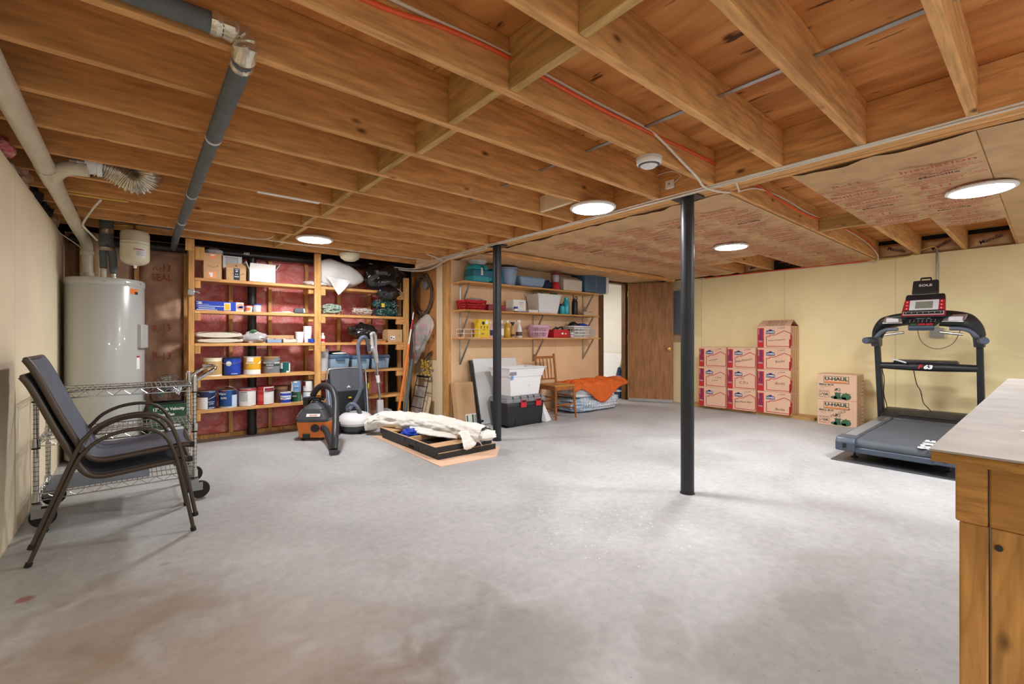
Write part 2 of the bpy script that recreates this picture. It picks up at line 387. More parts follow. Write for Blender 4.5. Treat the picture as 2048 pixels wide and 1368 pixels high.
W['bedl'] = mat('pale_blue_quilt', S(186, 200, 214), .85, var=.08, vs=30., bump=.5, bs=26.)
def quiltmat():
    m, nt, b = base('printed_quilt', .85, 0, .2); L = nt.links; v = coords(nt, (1, 1, 1), False)
    w = N(nt, 'TexWave', Scale=7., Distortion=9., Detail=2.); w.inputs['Detail Scale'].default_value = 1.6; L.new(v, w.inputs['Vector'])
    n = N(nt, 'TexNoise', Scale=3., Detail=3.); L.new(v, n.inputs['Vector'])
    c = ramp(nt, n.outputs[0], [(.4, S(178, 194, 212)), (.6, S(218, 222, 228))]); c = mixc(nt, ramp(nt, w.outputs['Fac'], [(.90, (0, 0, 0)), (.96, (.8,)*3)]), c, S(74, 92, 116))
    L.new(c, b.inputs['Base Color']); n2 = N(nt, 'TexNoise', Scale=24., Detail=4.); L.new(v, n2.inputs['Vector']); bumpn(nt, b, n2.outputs[0], .7, .02); return m
W['bedp'] = quiltmat()
W['bedw'] = mat('white_comforter', S(222, 222, 224), .85, var=.05, bump=.3, bs=12.)
W['blanket'] = mat('orange_blanket', S(216, 100, 34), .85, var=.08, bump=.2, bs=20.)
W['belt'] = mat('treadmill_belt', S(78, 83, 92), .65, var=.15, vs=5., bump=.1, bs=200.)
W['tmgrey'] = mat('slate_grey_plastic', S(98, 108, 124), .42, var=.04)
W['tmblue'] = mat('blue_grey_metal', S(74, 84, 98), .4, .2, var=.06)
W['lcd'] = mat('grey_display', S(122, 126, 116), .25)
W['tabletop'] = mat('worn_grey_laminate', S(140, 132, 124), .6, var=.2, vs=9., bump=.06, bs=30.)
W['plybdy'] = wood('plywood_edge', S(110, 76, 34), S(176, 128, 62), 'Y', 2., .6, 0, .1, 30.)
W['lamp'] = emit('led_panel', (.98, .99, 1.), 165.)
W['lamphall'] = emit('hall_fill_panel', (1., .98, .95), 75.)
W['quiltb'] = mat('navy_striped_rug', S(52, 66, 96), .9, var=.7, vs=18., stretch=(.2, .2, 2.5))
W['wreath'] = mat('grapevine_twig', S(104, 84, 66), .85, var=.3, vs=30.)
W['dryfl'] = mat('dried_yellow_flower', S(196, 158, 54), .8, var=.4, vs=30.)
W['redfl'] = mat('red_petal', S(190, 44, 62), .7, var=.4, vs=30.)
W['pegb'] = mat('hardboard', S(196, 138, 84), .7, var=.06)
W['peghole'] = mat('peg_hole', S(92, 60, 34), .9)
W['straw'] = mat('white_string', S(226, 214, 204), .7, var=.15)
W['ledwire'] = mat('dark_green_wire', S(22, 74, 78), .5, var=.4, vs=40.)
W['frost'] = mat('frosted_green_garland', S(150, 164, 150), .8, var=.35, vs=40.)
# ------------------------------------------------------------------ the room
ZJ, ZS = 2.07, 2.285           # underside of joists, underside of subfloor
XL, XR, YB, YC = -.52, 7.06, 5.83, 4.84
struct('floor', MB().box(-1.2, -1.7, -.1, 9.2, 7.4, 0), W['floor'], 'grey worn concrete basement floor with brown stains', 'floor')
struct('ceiling', MB().box(-1.2, -1.7, ZS, 9.2, 7.4, ZS+.03), W['ply'], 'plywood subfloor seen between the open joists', 'ceiling')
struct('wall_left', MB().box(XL-.1, -1.7, 0, XL, YB+.1, 2.01), W['creamL'], 'cream painted panel wall on the left', 'wall')
struct('trim_1', MB().box(XL-.3, -1.7, 2.011, XL-.16, YB+.1, ZS-.002), W['greyrim'], 'grey rim board in the gap above the left wall', 'trim')
struct('trim_2', MB().box(XL-.16, -1.7, 2.011, XL-.04, YB+.1, 2.035), W['greyrim'], 'grey sill plate along the top of the left wall', 'trim')
struct('wall_back', MB().box(XL-.3, YB+.10, 0, 3.10, YB+.16, ZS-.002), W['dark'], 'sheathing behind the back shelving studs, coloured near black for the unlit gap', 'wall')  # near-black colour stands in for the darkness of the opening at the right
struct('wall_right', MB().box(XR, -1.7, 0, XR+.1, YC+.1, 2.068), W['creamR'], 'yellow painted panel wall on the right', 'wall')
struct('wall_jog', MB().box(3.03, YC+.11, 0, 3.10, YB+.09, 2.066), W['whitewood'], 'pale board side wall that the pegboard hangs on', 'wall')
struct('wall_centre', MB().box(3.03, YC, 0, 5.90, YC+.11, 2.068), W['tanwall'], 'tan board wall behind the bracket shelves', 'wall')
struct('wall_passage', MB().box(XR, YC+.101, 0, XR+.1, 6.4, 2.068), W['white'], 'white side wall of the room beyond the doorway, behind the leaning panel', 'wall')
struct('trim_12', MB().box(XL+.002, YB+.02, .041, -.42, YB+.098, 2.03), W['darkwood'], 'dark board in the corner behind the water heater', 'trim')
struct('wall_hall', MB().box(5.2, 6.4, 0, XR+.1, 6.5, ZS-.002), W['white'], 'white end wall of the room beyond the doorway', 'wall')
struct('wall_door', MB().box(6.70, YC, 0, XR-.001, YC+.11, 2.068), W['creamR'], 'short yellow wall beside the doorway', 'wall')
struct('trim_3', MB().box(5.90, YC-.012, 0, 6.02, YC+.125, 2.03), W['darkwood'], 'dark wood jamb at the left of the doorway', 'trim', bevel=.003)
struct('trim_4', MB().box(6.62, YC-.012, 0, 6.70, YC+.075, 2.03), W['darkwood'], 'dark wood jamb at the right of the doorway', 'trim', bevel=.003)
struct('trim_5', MB().box(5.90, YC-.012, 2.03, 6.70, YC+.10, 2.068), W['darkwood'], 'dark wood head jamb over the doorway', 'trim')
struct('trim_6', MB().box(5.2, YC+.13, 2.035, XR-.001, 6.39, 2.055), W['white'], 'white ceiling of the room beyond the doorway', 'ceiling')
struct('trim_7', MB().box(5.10, YC+.12, 0, 5.2, 6.4, 2.03), W['white'], 'white side wall of the room beyond the doorway', 'wall')
struct('trim_8', MB().box(3.11, YC+.111, 2.07, XR, YC+.14, ZS-.002), W['darkwood'], 'dark board closing the joist ends above the doorway', 'trim')
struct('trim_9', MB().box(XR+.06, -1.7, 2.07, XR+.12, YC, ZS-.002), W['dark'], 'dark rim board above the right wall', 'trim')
# joists, left bay
JY = [.23, .625, 1.01, 1.41, 1.805, 2.208, 2.612, 3.02, 3.425, 3.83, 4.235, 4.64, 5.04, 5.44]
for i, y in enumerate(JY):
    n = len(JY)-i
    o = struct('floor_joist', MB().box(-.80, y-.019, ZJ, 2.853, y+.019, ZS-.001), W['joist'],
               'bare pine ceiling joist left of the beam, %s counting from the back shelving' % ORD[n-1], 'joist', bevel=.002, group='ceiling joists left of the beam')
for i, y in enumerate(JY[:12]):
    n = 12-i
    o = struct('floor_joist', MB().box(3.067, y-.019, ZJ+.003, XR+.055, y+.019, ZS-.001), W['joist'],
               'pine ceiling joist right of the beam, %s counting from the wall shelves' % ORD[n-1], 'joist', bevel=.002, group='ceiling joists right of the beam')
bm = T('ceiling_beam', 'long pine beam of four nailed planks resting on the black posts', 'beam', (2.96, 1., ZJ), world=True); bm['kind'] = 'structure'
for k in range(4):
    obj('plank', MB().box(2.856+k*.0525, -1.7, ZJ+(.0 if k % 2 else .003), 2.856+k*.0525+.0495, 5.0, ZS-.001), W['joisty'], bm, .003)
# solid blocking between joists (staggered)
BX = {0: 1.165, 1: 1.125, 2: 1.16, 3: 1.12, 4: 1.165, 5: 1.125, 6: 1.162, 7: 1.12, 8: 1.16, 9: 1.12, 10: 1.16, 11: 1.12, 12: 1.16}
for k in range(13):
    struct('joist_blocking', MB().box(BX[k]-.019, JY[k]+.021, ZJ+.004, BX[k]+.019, JY[k+1]-.021, ZS-.002), W['block'],
           'short olive-brown wood block between joists, %s in the row counting from the back shelving' % ORD[12-k], 'blocking', bevel=.002, group='row of blocks between the joists')
struct('joist_blocking', MB().box(2.44, 2.229, ZJ+.01, 2.475, 2.591, 2.2), W['whitewood'], 'pale wood block beside the round light near the beam', 'blocking', bevel=.002)
struct('joist_blocking', MB().box(4.86, 1.031, ZJ+.004, 4.90, 1.389, 2.2), W['block'], 'pine block closing the open bay right of the beam', 'blocking', bevel=.002)
o = obj('nail_plate', MB().box(.56, 4.622, ZJ-.004, .70, 4.658, ZJ-.0002), W['zinc'], bevel=.001); tagset(o, 'small grey metal plate nailed under a joist left of the left round light', 'metal plate')
o = obj('nail_plate', MB().box(.62, 3.405, ZJ-.006, 1.02, 3.442, ZJ-.0002), W['white'], bevel=.001); tagset(o, 'white painted strip under a joist near the long insulated pipe', 'strip')
# steel strap running through the joists
t = MB()
t.box(2.052, -1., 2.196, 2.078, 5.3, 2.203); o = obj('metal_strap', t, W['zinc']); tagset(o, 'thin grey metal strip running crosswise through the joists', 'strap')
# posts
def post(x, y, label):
    p = T('support_post', label, 'post', (x, y, 0), group='black steel support posts'); p['kind'] = 'structure'
    obj('shaft', MB().lathe([(.0445, .004), (.0445, 2.055)], 28), W['steelcol'], p)
    obj('base_plate', MB().lathe([(.05, 0), (.05, .004)], 28), W['blackm'], p)
    obj('top_plate', MB().box(-.07, -.09, 2.055, .07, .09, 2.0685), W['blackm'], p, .002)
post(2.955, 1.635, 'nearer black steel post standing alone on open floor')
post(2.93, 3.77, 'farther black steel post in front of the wall shelves')
# back wall framing
for k, x in enumerate([-.40, -.008, .39, .795, 1.187, 1.588, 1.976, 2.38, 2.62]):
    struct('wall_stud', MB().box(x-.019, YB, .041, x+.019, YB+.09, 2.03), W['stud'], 'upright pine stud of the back wall, %s from the left corner' % ORD[k], 'stud', bevel=.002, group='back wall studs')
struct('trim_10', MB().box(XL+.002, YB-.004, 0, 2.66, YB+.092, .04), W['stud'], 'pine sill plate along the foot of the back wall', 'trim')
struct('trim_11', MB().box(XL+.002, YB-.004, 2.031, 2.66, YB+.092, 2.069), W['stud'], 'pine top plate of the back wall', 'trim')
def batt(x0, x1, z0, z1, m, label, grp, seed, bulge=.03):
    def fn(u, v):
        x = x0+(x1-x0)*u; z = z0+(z1-z0)*v
        e = min(1, 9*min(u, 1-u))*min(1, 14*min(v, 1-v))
        n = noise.fractal(V((x*3+seed, z*3, seed)), 1., 2., 4)
        return (x, YB+.062-bulge*e*(.6+.9*n), z)
    b = MB().grid(16, 60, fn)
    b.grid(2, 2, lambda u, v: (x1+(x0-x1)*u, YB+.094, z0+(z1-z0)*v))
    o = obj('insulation_batt', b, m, smooth=80); tagset(o, label, 'insulation', grp)
xs = [.39, .795, 1.187, 1.588, 1.976, 2.38, 2.62]
for k in range(6):
    batt(xs[k]+.02, xs[k+1]-.02, .043, 2.028, W['pink'], 'pink fibreglass batt in the back wall, %s bay from the left shelf post' % ORD[k], 'pink batts in the back wall', k*3.1)
batt(-.38, -.028, .043, 2.028, W['kraftdark'], 'brown paper-faced batt behind the water heater', 'paper-faced batts at the back left', 40, .03)
batt(.012, .37, .043, 2.028, W['kraftdark'], 'crumpled brown paper-faced batt right of the water heater', 'paper-faced batts at the back left', 47, .07)
bb = bpy.data.objects['insulation_batt.007']
for k, (s, z, a) in enumerate((('R-13', 1.80, 0), ('SEAL', 1.70, .04), ('R-13', 1.18, .1), ('R-13', .90, -.05))):
    txt(s, .10, W['ink'], bb, FY(.19, YB-.012, z, a), .0, .8)
# paper-faced insulation stapled under the right-hand joists
def facing(y0, y1, x0, x1, label, seed, sag=.02, words=True):
    def fn(u, v):
        x = x0+(x1-x0)*u; y = y0+(y1-y0)*v
        e = min(1, 5*min(v, 1-v)); n = noise.fractal(V((x*1.6+seed, y*3, seed)), 1., 2., 4)
        ex = .02*noise.noise(V((y*9, seed, u*3)))
        return (x+(ex if u in (0., 1.) else 0), y, ZJ-.003-sag*e*(.55+.9*n)-.002*abs(n))
    b = MB().grid(44, 12, fn); b.grid(2, 2, lambda u, v: (x0+(x1-x0)*u, y1+(y0-y1)*v, ZJ+.002))
    o = obj('insulation_facing', b, W['kraft'], smooth=80); tagset(o, label, 'insulation', 'paper-faced insulation under the right ceiling')
    if words:
        ym = (y0+y1)/2; x = x0+.35; k = int(seed) % 3
        while x < x1-.25:
            s, z, m = (('R-11', .075, 'ink'), ('Building', .075, 'ink'), ('Insulation', .075, 'ink'), ('Manville', .05, 'inkdark'))[k % 4]
            # red print, read by someone looking up with the beam behind them
            M = Matrix.Translation((x, ym+.03*math.sin(k*2.), ZJ-.031)) @ Matrix(((0, -1, 0, 0), (-1, 0, 0, 0), (0, 0, -1, 0), (0, 0, 0, 1)))
            txt(s, z, W[m], o, M, .012, 1.1)
            for q in range(5):
                M2 = Matrix.Translation((x+.075+q*.030, ym+.04*math.sin(q*2+k), ZJ-.031)) @ Matrix(((0, -1, 0, 0), (-1, 0, 0, 0), (0, 0, -1, 0), (0, 0, 0, 1)))
                txt('apply vapor retarder toward warm side'[:32-q*5], .028, W['ink'], o, M2, .0, 1.)
            k += 1; x += .27 if k % 4 not in (3,) else .2
facing(-.9, .23, 3.06, 7.1, 'brown paper facing nearest the workbench, under the right ceiling', 2.)
facing(.235, .640, 3.06, 5.45, 'brown printed paper facing carrying the large round light on the right', 5.)
facing(.635, 1.018, 3.06, 4.95, 'brown printed paper facing with R-11 lettering beside the open bay', 9.)
facing(1.42, 1.81, 3.06, 7.1, 'brown printed paper strip just past the open bay with the orange cable', 13.)
facing(1.805, 2.21, 3.06, 7.1, 'brown printed paper strip carrying the far right round light', 17.)
facing(2.205, 2.615, 3.06, 5.6, 'brown printed paper strip behind the far right round light', 22.)
facing(2.61, 3.02, 3.06, 5.9, 'brown printed paper strip passing over the nearer black post', 27.)
facing(3.02, 3.425, 3.06, 6.9, 'brown paper strip two bays in front of the wall shelves', 31.)
facing(3.425, 3.83, 3.06, 6.9, 'wrinkled brown paper strip one bay in front of the wall shelves', 36., words=False)
facing(3.83, 4.22, 3.06, 6.9, 'brown paper strip right in front of the wall shelves', 38., words=False)
facing(4.255, 4.83, 3.06, 6.9, 'brown paper strip above the wall shelves', 44., words=False)
struct('ceiling_header', MB().box(3.07, 3.925, 1.996, 6.7, 3.963, 2.048), W['joist'], 'pine board running under the ceiling in front of the wall shelves', 'header', bevel=.002)
# paper-wrapped rim insulation above the right wall
for k, (y0, y1, s) in enumerate(((.25, .606, 'Manville'), (.644, .99, 'Manville'), (1.03, 1.39, 'Manville'), (2.63, 3.0, 'Manville'))):
    def fn(u, v, y0=y0, y1=y1, k=k):
        n = noise.fractal(V((u*3+k*7, v*2, k)), 1., 2., 4)
        return (XR+.055-.045*min(1, 6*min(u, 1-u))*min(1, 5*min(v, 1-v))*(1+.7*n), y1+(y0-y1)*u, 2.075+(.16)*v)
    o = obj('rim_insulation', MB().grid(16, 10, fn), W['kraft'], smooth=80)
    tagset(o, 'brown paper-wrapped batt above the right wall, %s bay from the workbench side' % ORD[k], 'insulation', 'paper-wrapped batts above the right wall')
    txt(s, .055, W['inkdark'], o, FX(XR-.004, (y0+y1)/2, 2.15, (.35, .5, -.35, .3)[k]), .015)
# ------------------------------------------------------------------ ceiling lights
def light(x, y, z, label, can=False):
    t = T('ceiling_light', label, 'light', (x, y, z), group='round flush ceiling lights')
    obj('trim_ring', MB().lathe([(.152, .0), (.168, .004), (.17, .012), (.165, .02), (.12, .02)], 48), W['white'], t)
    d = MB().lathe([(.001, -.004), (.12, -.004), (.148, -.001), (.15, .004), (.001, .004)], 48, cap=False); obj('diffuser', d, W['lamp'], t)
    if can: obj('housing', MB().lathe([(.14, .0195), (.14, .03), (.001, .03)], 32, cap=False), W['zinc'], t)
light(1.34, 4.65, 2.045, 'round light glowing over the left shelving unit', True)
light(2.615, 2.20, 2.045, 'round light glowing beside the long beam', True)
light(4.785, 2.16, 2.032, 'round light glowing in the brown paper ceiling beyond the near post')
light(4.19, .30, 2.032, 'round light glowing above the workbench and treadmill')
light(.95, -.75, 2.045, 'unseen round light added behind the viewer, left, to brighten the near floor')  # extra fixture out of view, added as fill for the foreground
light(3.7, -1.1, 2.032, 'unseen round light added behind the workbench to brighten the near floor')  # second added fixture out of view, evens out the near floor
# smoke detector
t = T('smoke_detector', 'round white smoke detector on the joist near the beam', 'smoke detector', (2.16, 1.42, ZJ))
obj('base_ring', MB().lathe([(.068, -.014), (.07, -.0005)], 36), W['beige'], t)
obj('cover', MB().lathe([(.001, -.05), (.035, -.05), (.04, -.043), (.06, -.036), (.066, -.028), (.066, -.0145)], 36), W['white'], t)
obj('test_button', MB().lathe([(.001, -.055), (.022, -.054), (.026, -.0505)], 24), W['wplast'], t)
obj('sensor_slot', MB().lathe([(.047, -.0425), (.056, -.039), (.058, -.0375)], 36, cap=False), W['dgrey'], t)
t = T('junction_box', 'small white junction box on the beam below the smoke detector', 'junction box', (2.85, 1.70, 2.15), world=True)
obj('cover', MB().box(2.83, 1.668, 2.122, 2.852, 1.732, 2.178), W['white'], t, .004); obj('screw', MB().lathe([(.006, 0), (.006, .004)], 10, (2.826, 1.70, 2.15), 'x'), W['brass'], t)
def cable(name, label, m, pts, r=.0045, n=7, seg=6, cat='cable', grp=None):
    o = obj(name, MB().tube(arc(pts, n), r, seg), m, smooth=80); tagset(o, label, cat, grp); return o
cable('electrical_cable', 'thin white wire looping at the small junction box', W['white'], [(2.84, 1.668, 2.15), (2.84, 1.62, 2.19), (2.83, 1.70, 2.235), (2.82, 1.86, 2.21), (2.82, 1.87, 2.10), (2.845, 1.80, 2.065)], .0025)
# cables along the beam
def wob(x, z, y0, y1, a, ph, n=12):
    return [(x+a*math.sin(ph+k*1.3), y0+(y1-y0)*k/(n-1), z+a*.6*math.cos(ph+k*1.7)) for k in range(n)]
cable('electrical_cable', 'white cable clipped along the near edge of the long beam', W['romex'], wob(2.862, 2.061, -1., 4.9, .004, 0), .006)
cable('electrical_cable', 'second white cable running beside the first along the beam underside', W['romex'], wob(2.879, 2.062, -1., 4.95, .003, 2), .006)
cable('electrical_cable', 'third white cable tucked against the joist ends above the beam edge', W['romex'], wob(2.846, 2.068, -1., 4.9, .003, 4), .0055)
cable('electrical_cable', 'white cable sweeping from the beam end into the dark corner over the shelving', W['romex'], [(2.90, 4.4, 2.058), (2.90, 4.95, 2.05), (2.88, 5.2, 2.02), (2.78, 5.42, 2.0), (2.6, 5.55, 2.02), (2.3, 5.66, 2.05)], .008)
cable('electrical_cable', 'pale cable bundle hanging below the beam end above the pegboard', W['romex'], [(2.91, 4.2, 2.056), (2.92, 4.8, 2.04), (2.93, 5.05, 2.0), (2.9, 5.3, 1.975), (2.74, 5.5, 1.985), (2.5, 5.6, 2.02)], .010)
cable('electrical_cable', 'white cable hooking down from a joist near the farther post', W['romex'], [(2.70, 3.9, 2.10), (2.80, 3.86, 2.09), (2.87, 3.88, 2.065), (2.90, 3.95, 2.05), (2.90, 4.2, 2.05)], .007)
cable('electrical_cable', 'white cable looping from a joist above the pegboard', W['romex'], [(2.6, 4.70, 2.07), (2.72, 4.72, 2.055), (2.86, 4.78, 2.04), (2.93, 4.84, 2.03)], .007)
cable('electrical_cable', 'white cable strung loosely under the joists behind the left round light', W['romex'], [(1.0, 5.02, 2.064), (1.25, 5.0, 2.055), (1.8, 5.02, 2.062), (2.4, 5.01, 2.06), (2.85, 4.98, 2.055)], .005)
cable('electrical_cable', 'white cable curling under the joists left of the left round light', W['romex'], [(.2, 4.98, 2.062), (.6, 5.0, 2.058), (.86, 5.0, 2.055), (.98, 4.93, 2.06), (1.02, 4.86, 2.08)], .005)
OJ = 1.41-.025
cable('electrical_cable', 'orange cable stapled along a joist towards the beam', W['oromex'], [(-.4, OJ, 2.15), (.5, OJ, 2.145), (.82, OJ, 2.183), (1.08, OJ, 2.198), (1.3, OJ, 2.19), (1.68, OJ-.004, 2.177), (2.09, OJ, 2.185), (2.5, OJ, 2.195), (2.846, OJ, 2.20)], .0095)
cable('electrical_cable', 'white cable beside the orange one that drops under the beam', W['romex'], [(-.4, OJ, 2.18), (.6, OJ, 2.19), (1.1, OJ, 2.21), (1.6, OJ, 2.20), (2.05, OJ, 2.20), (2.2, OJ-.01, 2.17), (2.4, OJ-.02, 2.10), (2.62, OJ, 2.06), (2.8, OJ+.05, 2.056), (2.95, OJ+.03, 2.052), (3.05, OJ-.0, 2.058)], .0075)
cable('electrical_cable', 'orange cable lying in the open bay right of the beam', W['oromex'], [(3.09, OJ, 2.17), (3.5, OJ, 2.20), (3.9, OJ, 2.175), (4.5, OJ, 2.165), (5.2, OJ, 2.21), (6.2, OJ, 2.23), (6.7, OJ, 2.2), (6.98, OJ+.02, 2.12), (7.03, OJ+.1, 2.055), (7.04, 1.8, 2.052), (7.04, 2.6, 2.056), (7.04, 3.6, 2.054)], .009)
cable('electrical_cable', 'white cable lying in the open bay right of the beam', W['romex'], [(2.87, OJ-.12, 2.058), (3.05, OJ-.06, 2.056), (3.2, OJ, 2.10), (3.5, OJ, 2.18), (4.0, OJ, 2.205), (4.6, OJ, 2.19), (5.3, OJ, 2.22), (6.2, OJ, 2.21), (6.7, OJ-.01, 2.16), (6.95, OJ-.02, 2.08), (7.02, OJ+.02, 2.02), (7.04, OJ+.12, 2.035), (7.045, 1.9, 2.04), (7.045, 2.7, 2.045), (7.045, 3.7, 2.04)], .006)
cable('electrical_cable', 'yellow cable arching from the wall conduit over the treadmill', W['yromex'], [(7.02, .845, 2.10), (7.01, .88, 2.135), (7.02, .98, 2.11), (7.04, 1.1, 2.06), (7.045, 1.3, 2.052), (7.045, 1.42, 2.05)], .006)
cable('electrical_cable', 'tangle of white cable hanging behind the open wooden door', W['romex'], [(6.95, 4.4, 2.06), (6.97, 4.25, 1.98), (6.99, 4.12, 2.02), (7.0, 4.05, 1.95), (7.01, 4.0, 1.9)], .006)
cable('electrical_cable', 'white cable bending down to the grey panel behind the door', W['romex'], [(6.94, 4.5, 2.062), (6.96, 4.2, 2.04), (7.0, 4.0, 2.0), (7.01, 3.95, 1.88)], .006)
t = T('wall_conduit', 'grey metal conduit running down the right wall behind the treadmill', 'conduit', (7.045, .85, 1.0), world=True)
obj('pipe', MB().tube([(7.043, .85, 1.2), (7.043, .85, 2.09)], .010, 10), W['zinc'], t)
obj('outlet_box', MB().box(7.01, .79, 1.09, 7.058, .91, 1.2), W['zinc'], t, .004); obj('connector', MB().lathe([(.015, 0), (.015, .03)], 12, (7.043, .85, 2.075)), W['zinc'], t)
# ------------------------------------------------------------------ camera, light, view
cam = bpy.data.cameras.new('camera'); co = bpy.data.objects.new('camera', cam); COL.objects.link(co); SC.camera = co
cam.sensor_width = 36.; cam.lens = 900/2048*36; cam.shift_y = -(684-677)/2048; cam.clip_start = .05
co.location = (0, 0, 1.08); co.rotation_euler = (PI/2, 0, math.atan2(1082., 900.)-PI/2)
w = bpy.data.worlds.new('world'); SC.world = w; w.use_nodes = True
w.node_tree.nodes['Background'].inputs[0].default_value = (.98, .99, 1., 1); w.node_tree.nodes['Background'].inputs[1].default_value = .7
# unseen lamp added to brighten the room beyond the doorway, left of the opening
t = T('ceiling_light', 'unseen round light added to brighten the white room beyond the doorway', 'light', (5.75, 5.6, 2.03))
obj('trim_ring', MB().lathe([(.152, .0), (.17, .012), (.165, .004), (.12, .004)], 32), W['white'], t)
obj('diffuser', MB().lathe([(.001, -.004), (.148, -.001), (.15, .003), (.001, .003)], 32, cap=False), W['lamphall'], t)
v = SC.view_settings; v.view_transform = 'Standard'; v.look = 'None'; v.exposure = .12; v.gamma = 1.; v.use_curve_mapping = False
# ------------------------------------------------------------------ pipes
t = T('drain_pipe', 'big cream plastic drain pipe running along the left wall to the heater', 'pipe', (-.40, 3., 2.0), world=True)
obj('pipe', MB().tube([(-.40, -2., 2.075), (-.40, 1.0, 2.062), (-.40, 4.3, 2.04), (-.385, 5.2, 2.0)]+arc([(-.38, 5.32, 1.99), (-.365, 5.48, 1.965), (-.352, 5.545, 1.92), (-.35, 5.555, 1.86)], 4), .043, 20), W['pvc'], t, smooth=60)
obj('pipe', MB().tube([(-.35, 5.555, 1.87), (-.35, 5.555, 1.618)], .041, 20), W['pvc'], t)
for z in (1.83, 1.64): obj('coupling', MB().lathe([(.047, 0), (.049, .004), (.049, .03), (.047, .034)], 22, (-.35, 5.555, z)), W['pvc'], t)
obj('wye_branch', MB().tube(arc([(-.40, 3.84, 2.03), (-.355, 3.68, 2.045), (-.30, 3.60, 2.055), (-.22, 3.585, 2.06)], 5), .041, 18), W['pvc'], t)
obj('coupling', MB().tube([(-.40, 3.95, 2.043), (-.40, 3.60, 2.046)], .047, 20), W['pvc'], t)
for y in (3.62, 4.72): obj('hanger_wire', MB().tube([(-.40+.046*math.cos(a*PI/6), y, 2.045+.046*math.sin(a*PI/6)) for a in range(12)], .0025, 6, True), W['bronze'], t)
t = T('flexible_duct', 'crinkled foil duct curling below the joists near the left wall', 'duct', (0, 3.62, 2.0), world=True)
P = arc([(-.19, 3.625, 2.115), (-.14, 3.635, 2.108), (-.085, 3.645, 2.085), (-.03, 3.65, 2.055), (.02, 3.645, 2.06), (.045, 3.63, 2.10), (.04, 3.61, 2.15), (.01, 3.60, 2.19)], 14)
obj('duct', MB().tube(P, [.068+(.007 if k % 4 < 2 else -.005) for k in range(len(P))], 24), W['foil'], t, smooth=20)
obj('collar', MB().lathe([(.062, 0), (.064, .004), (.064, .05), (.07, .052), (.07, .075)], 26, (-.235, 3.61, 2.11), 'x'), W['wplast'], t)
obj('reducer', MB().lathe([(.042, 0), (.046, .03), (.052, .032), (.052, .065)], 24, (-.30, 3.605, 2.10), 'x'), W['zinc'], t)
t = T('insulated_pipe', 'black foam-wrapped pipe crossing under the joists with a foil-taped elbow', 'pipe', (.278, 3., 2.0), world=True)
obj('foam_sleeve', MB().tube([(.278, 1.775, 2.035), (.278, 2.55, 2.036), (.277, 2.56, 2.037), (.279, 3.7, 2.036), (.278, 4.4, 2.037), (.278, 5.3, 2.04)], [.033, .033, .031, .031, .031, .03], 16), W['foam'], t)
obj('foam_sleeve', MB().tube([(-.9, 1.735, 2.10), (.215, 1.735, 2.098)], .032, 16), W['foam'], t)
obj('foil_elbow', MB().tube(arc([(.18, 1.735, 2.10), (.255, 1.737, 2.097), (.275, 1.742, 2.08), (.279, 1.76, 2.045), (.278, 1.83, 2.035)], 5), [.036+.003*math.sin(k*2.1) for k in range(21)], 14), W['foil'], t, smooth=25)
for y in (2.56, 3.65, 4.55): obj('tape_band', MB().tube([(.278, y-.012, 2.036), (.278, y+.012, 2.036)], .0335, 16), W['lgrey'], t)
obj('foam_sleeve', MB().tube([(.278, 5.31, 2.04), (.279, 5.5, 2.02), (.28, 5.66, 1.99)], .03, 14), W['foam'], t)
t = T('insulated_pipe', 'foam-wrapped pipes rising from the water heater and turning along the joists', 'pipe', (-.21, 5.4, 1.62), world=True)
obj('foam_sleeve', MB().tube([(-.232, 5.38, 1.70), (-.236, 5.37, 1.85), (-.225, 5.36, 1.93)], [.026, .026, .04], 14), W['foam'], t)
obj('foam_sleeve', MB().tube([(-.165, 5.39, 1.66), (-.172, 5.38, 1.82), (-.195, 5.37, 1.93)], [.028, .03, .036], 14), W['foam'], t)
obj('foam_sleeve', MB().tube([(-.212, 5.36, 1.92), (-.212, 5.36, 2.02), (-.21, 5.35, 2.17)], [.05, .048, .05], 16), W['foam'], t)
obj('foil_wrap', MB().tube([(-.212, 5.36, 2.0), (-.212, 5.36, 2.06)], [.051, .05], 16), W['foil'], t)
obj('foil_wrap', MB().tube([(-.21, 5.37, 1.855), (-.21, 5.37, 1.885)], [.055, .052], 16), W['foil'], t)
obj('pipe_stub', MB().tube([(-.235, 5.385, 1.6185), (-.232, 5.38, 1.70)], .022, 12), W['beige'], t)
obj('pipe_stub', MB().tube([(-.163, 5.395, 1.6185), (-.165, 5.39, 1.67)], .02, 12), W['foil'], t)
obj('foam_sleeve', MB().tube([(-.16, 5.30, 2.135), (.25, 5.26, 2.118)], .026, 14), W['foam'], t)
obj('copper_run', MB().tube([(-.16, 5.30, 2.085), (-.02, 5.22, 2.085), (-.02, 5.22, 2.06)], .008, 10), W['brass'], t)
t = T('vent_pipe', 'tan plastic pipe standing behind the insulated pipes on the heater', 'pipe', (-.285, 5.58, 1.6), world=True)
obj('pipe', MB().tube(arc([(-.285, 5.60, 1.6185), (-.287, 5.60, 1.8), (-.29, 5.60, 1.88), (-.31, 5.63, 1.95), (-.31, 5.66, 2.04)], 5), .037, 18), W['pvct'], t)
obj('coupling', MB().tube([(-.286, 5.60, 1.80), (-.288, 5.60, 1.86)], .042, 18), W['pvct'], t)
t = T('drain_pipe', 'black plastic drain pipe with a vertical stack behind the left shelves', 'pipe', (.99, 5.778, 0), world=True)
obj('stack', MB().tube([(.99, 5.776, .002), (.99, 5.776, 1.98)], .045, 22), W['abs'], t)
obj('run', MB().tube([(-.48, 5.775, 2.0), (2.60, 5.775, 2.035)], .044, 20), W['abs'], t)
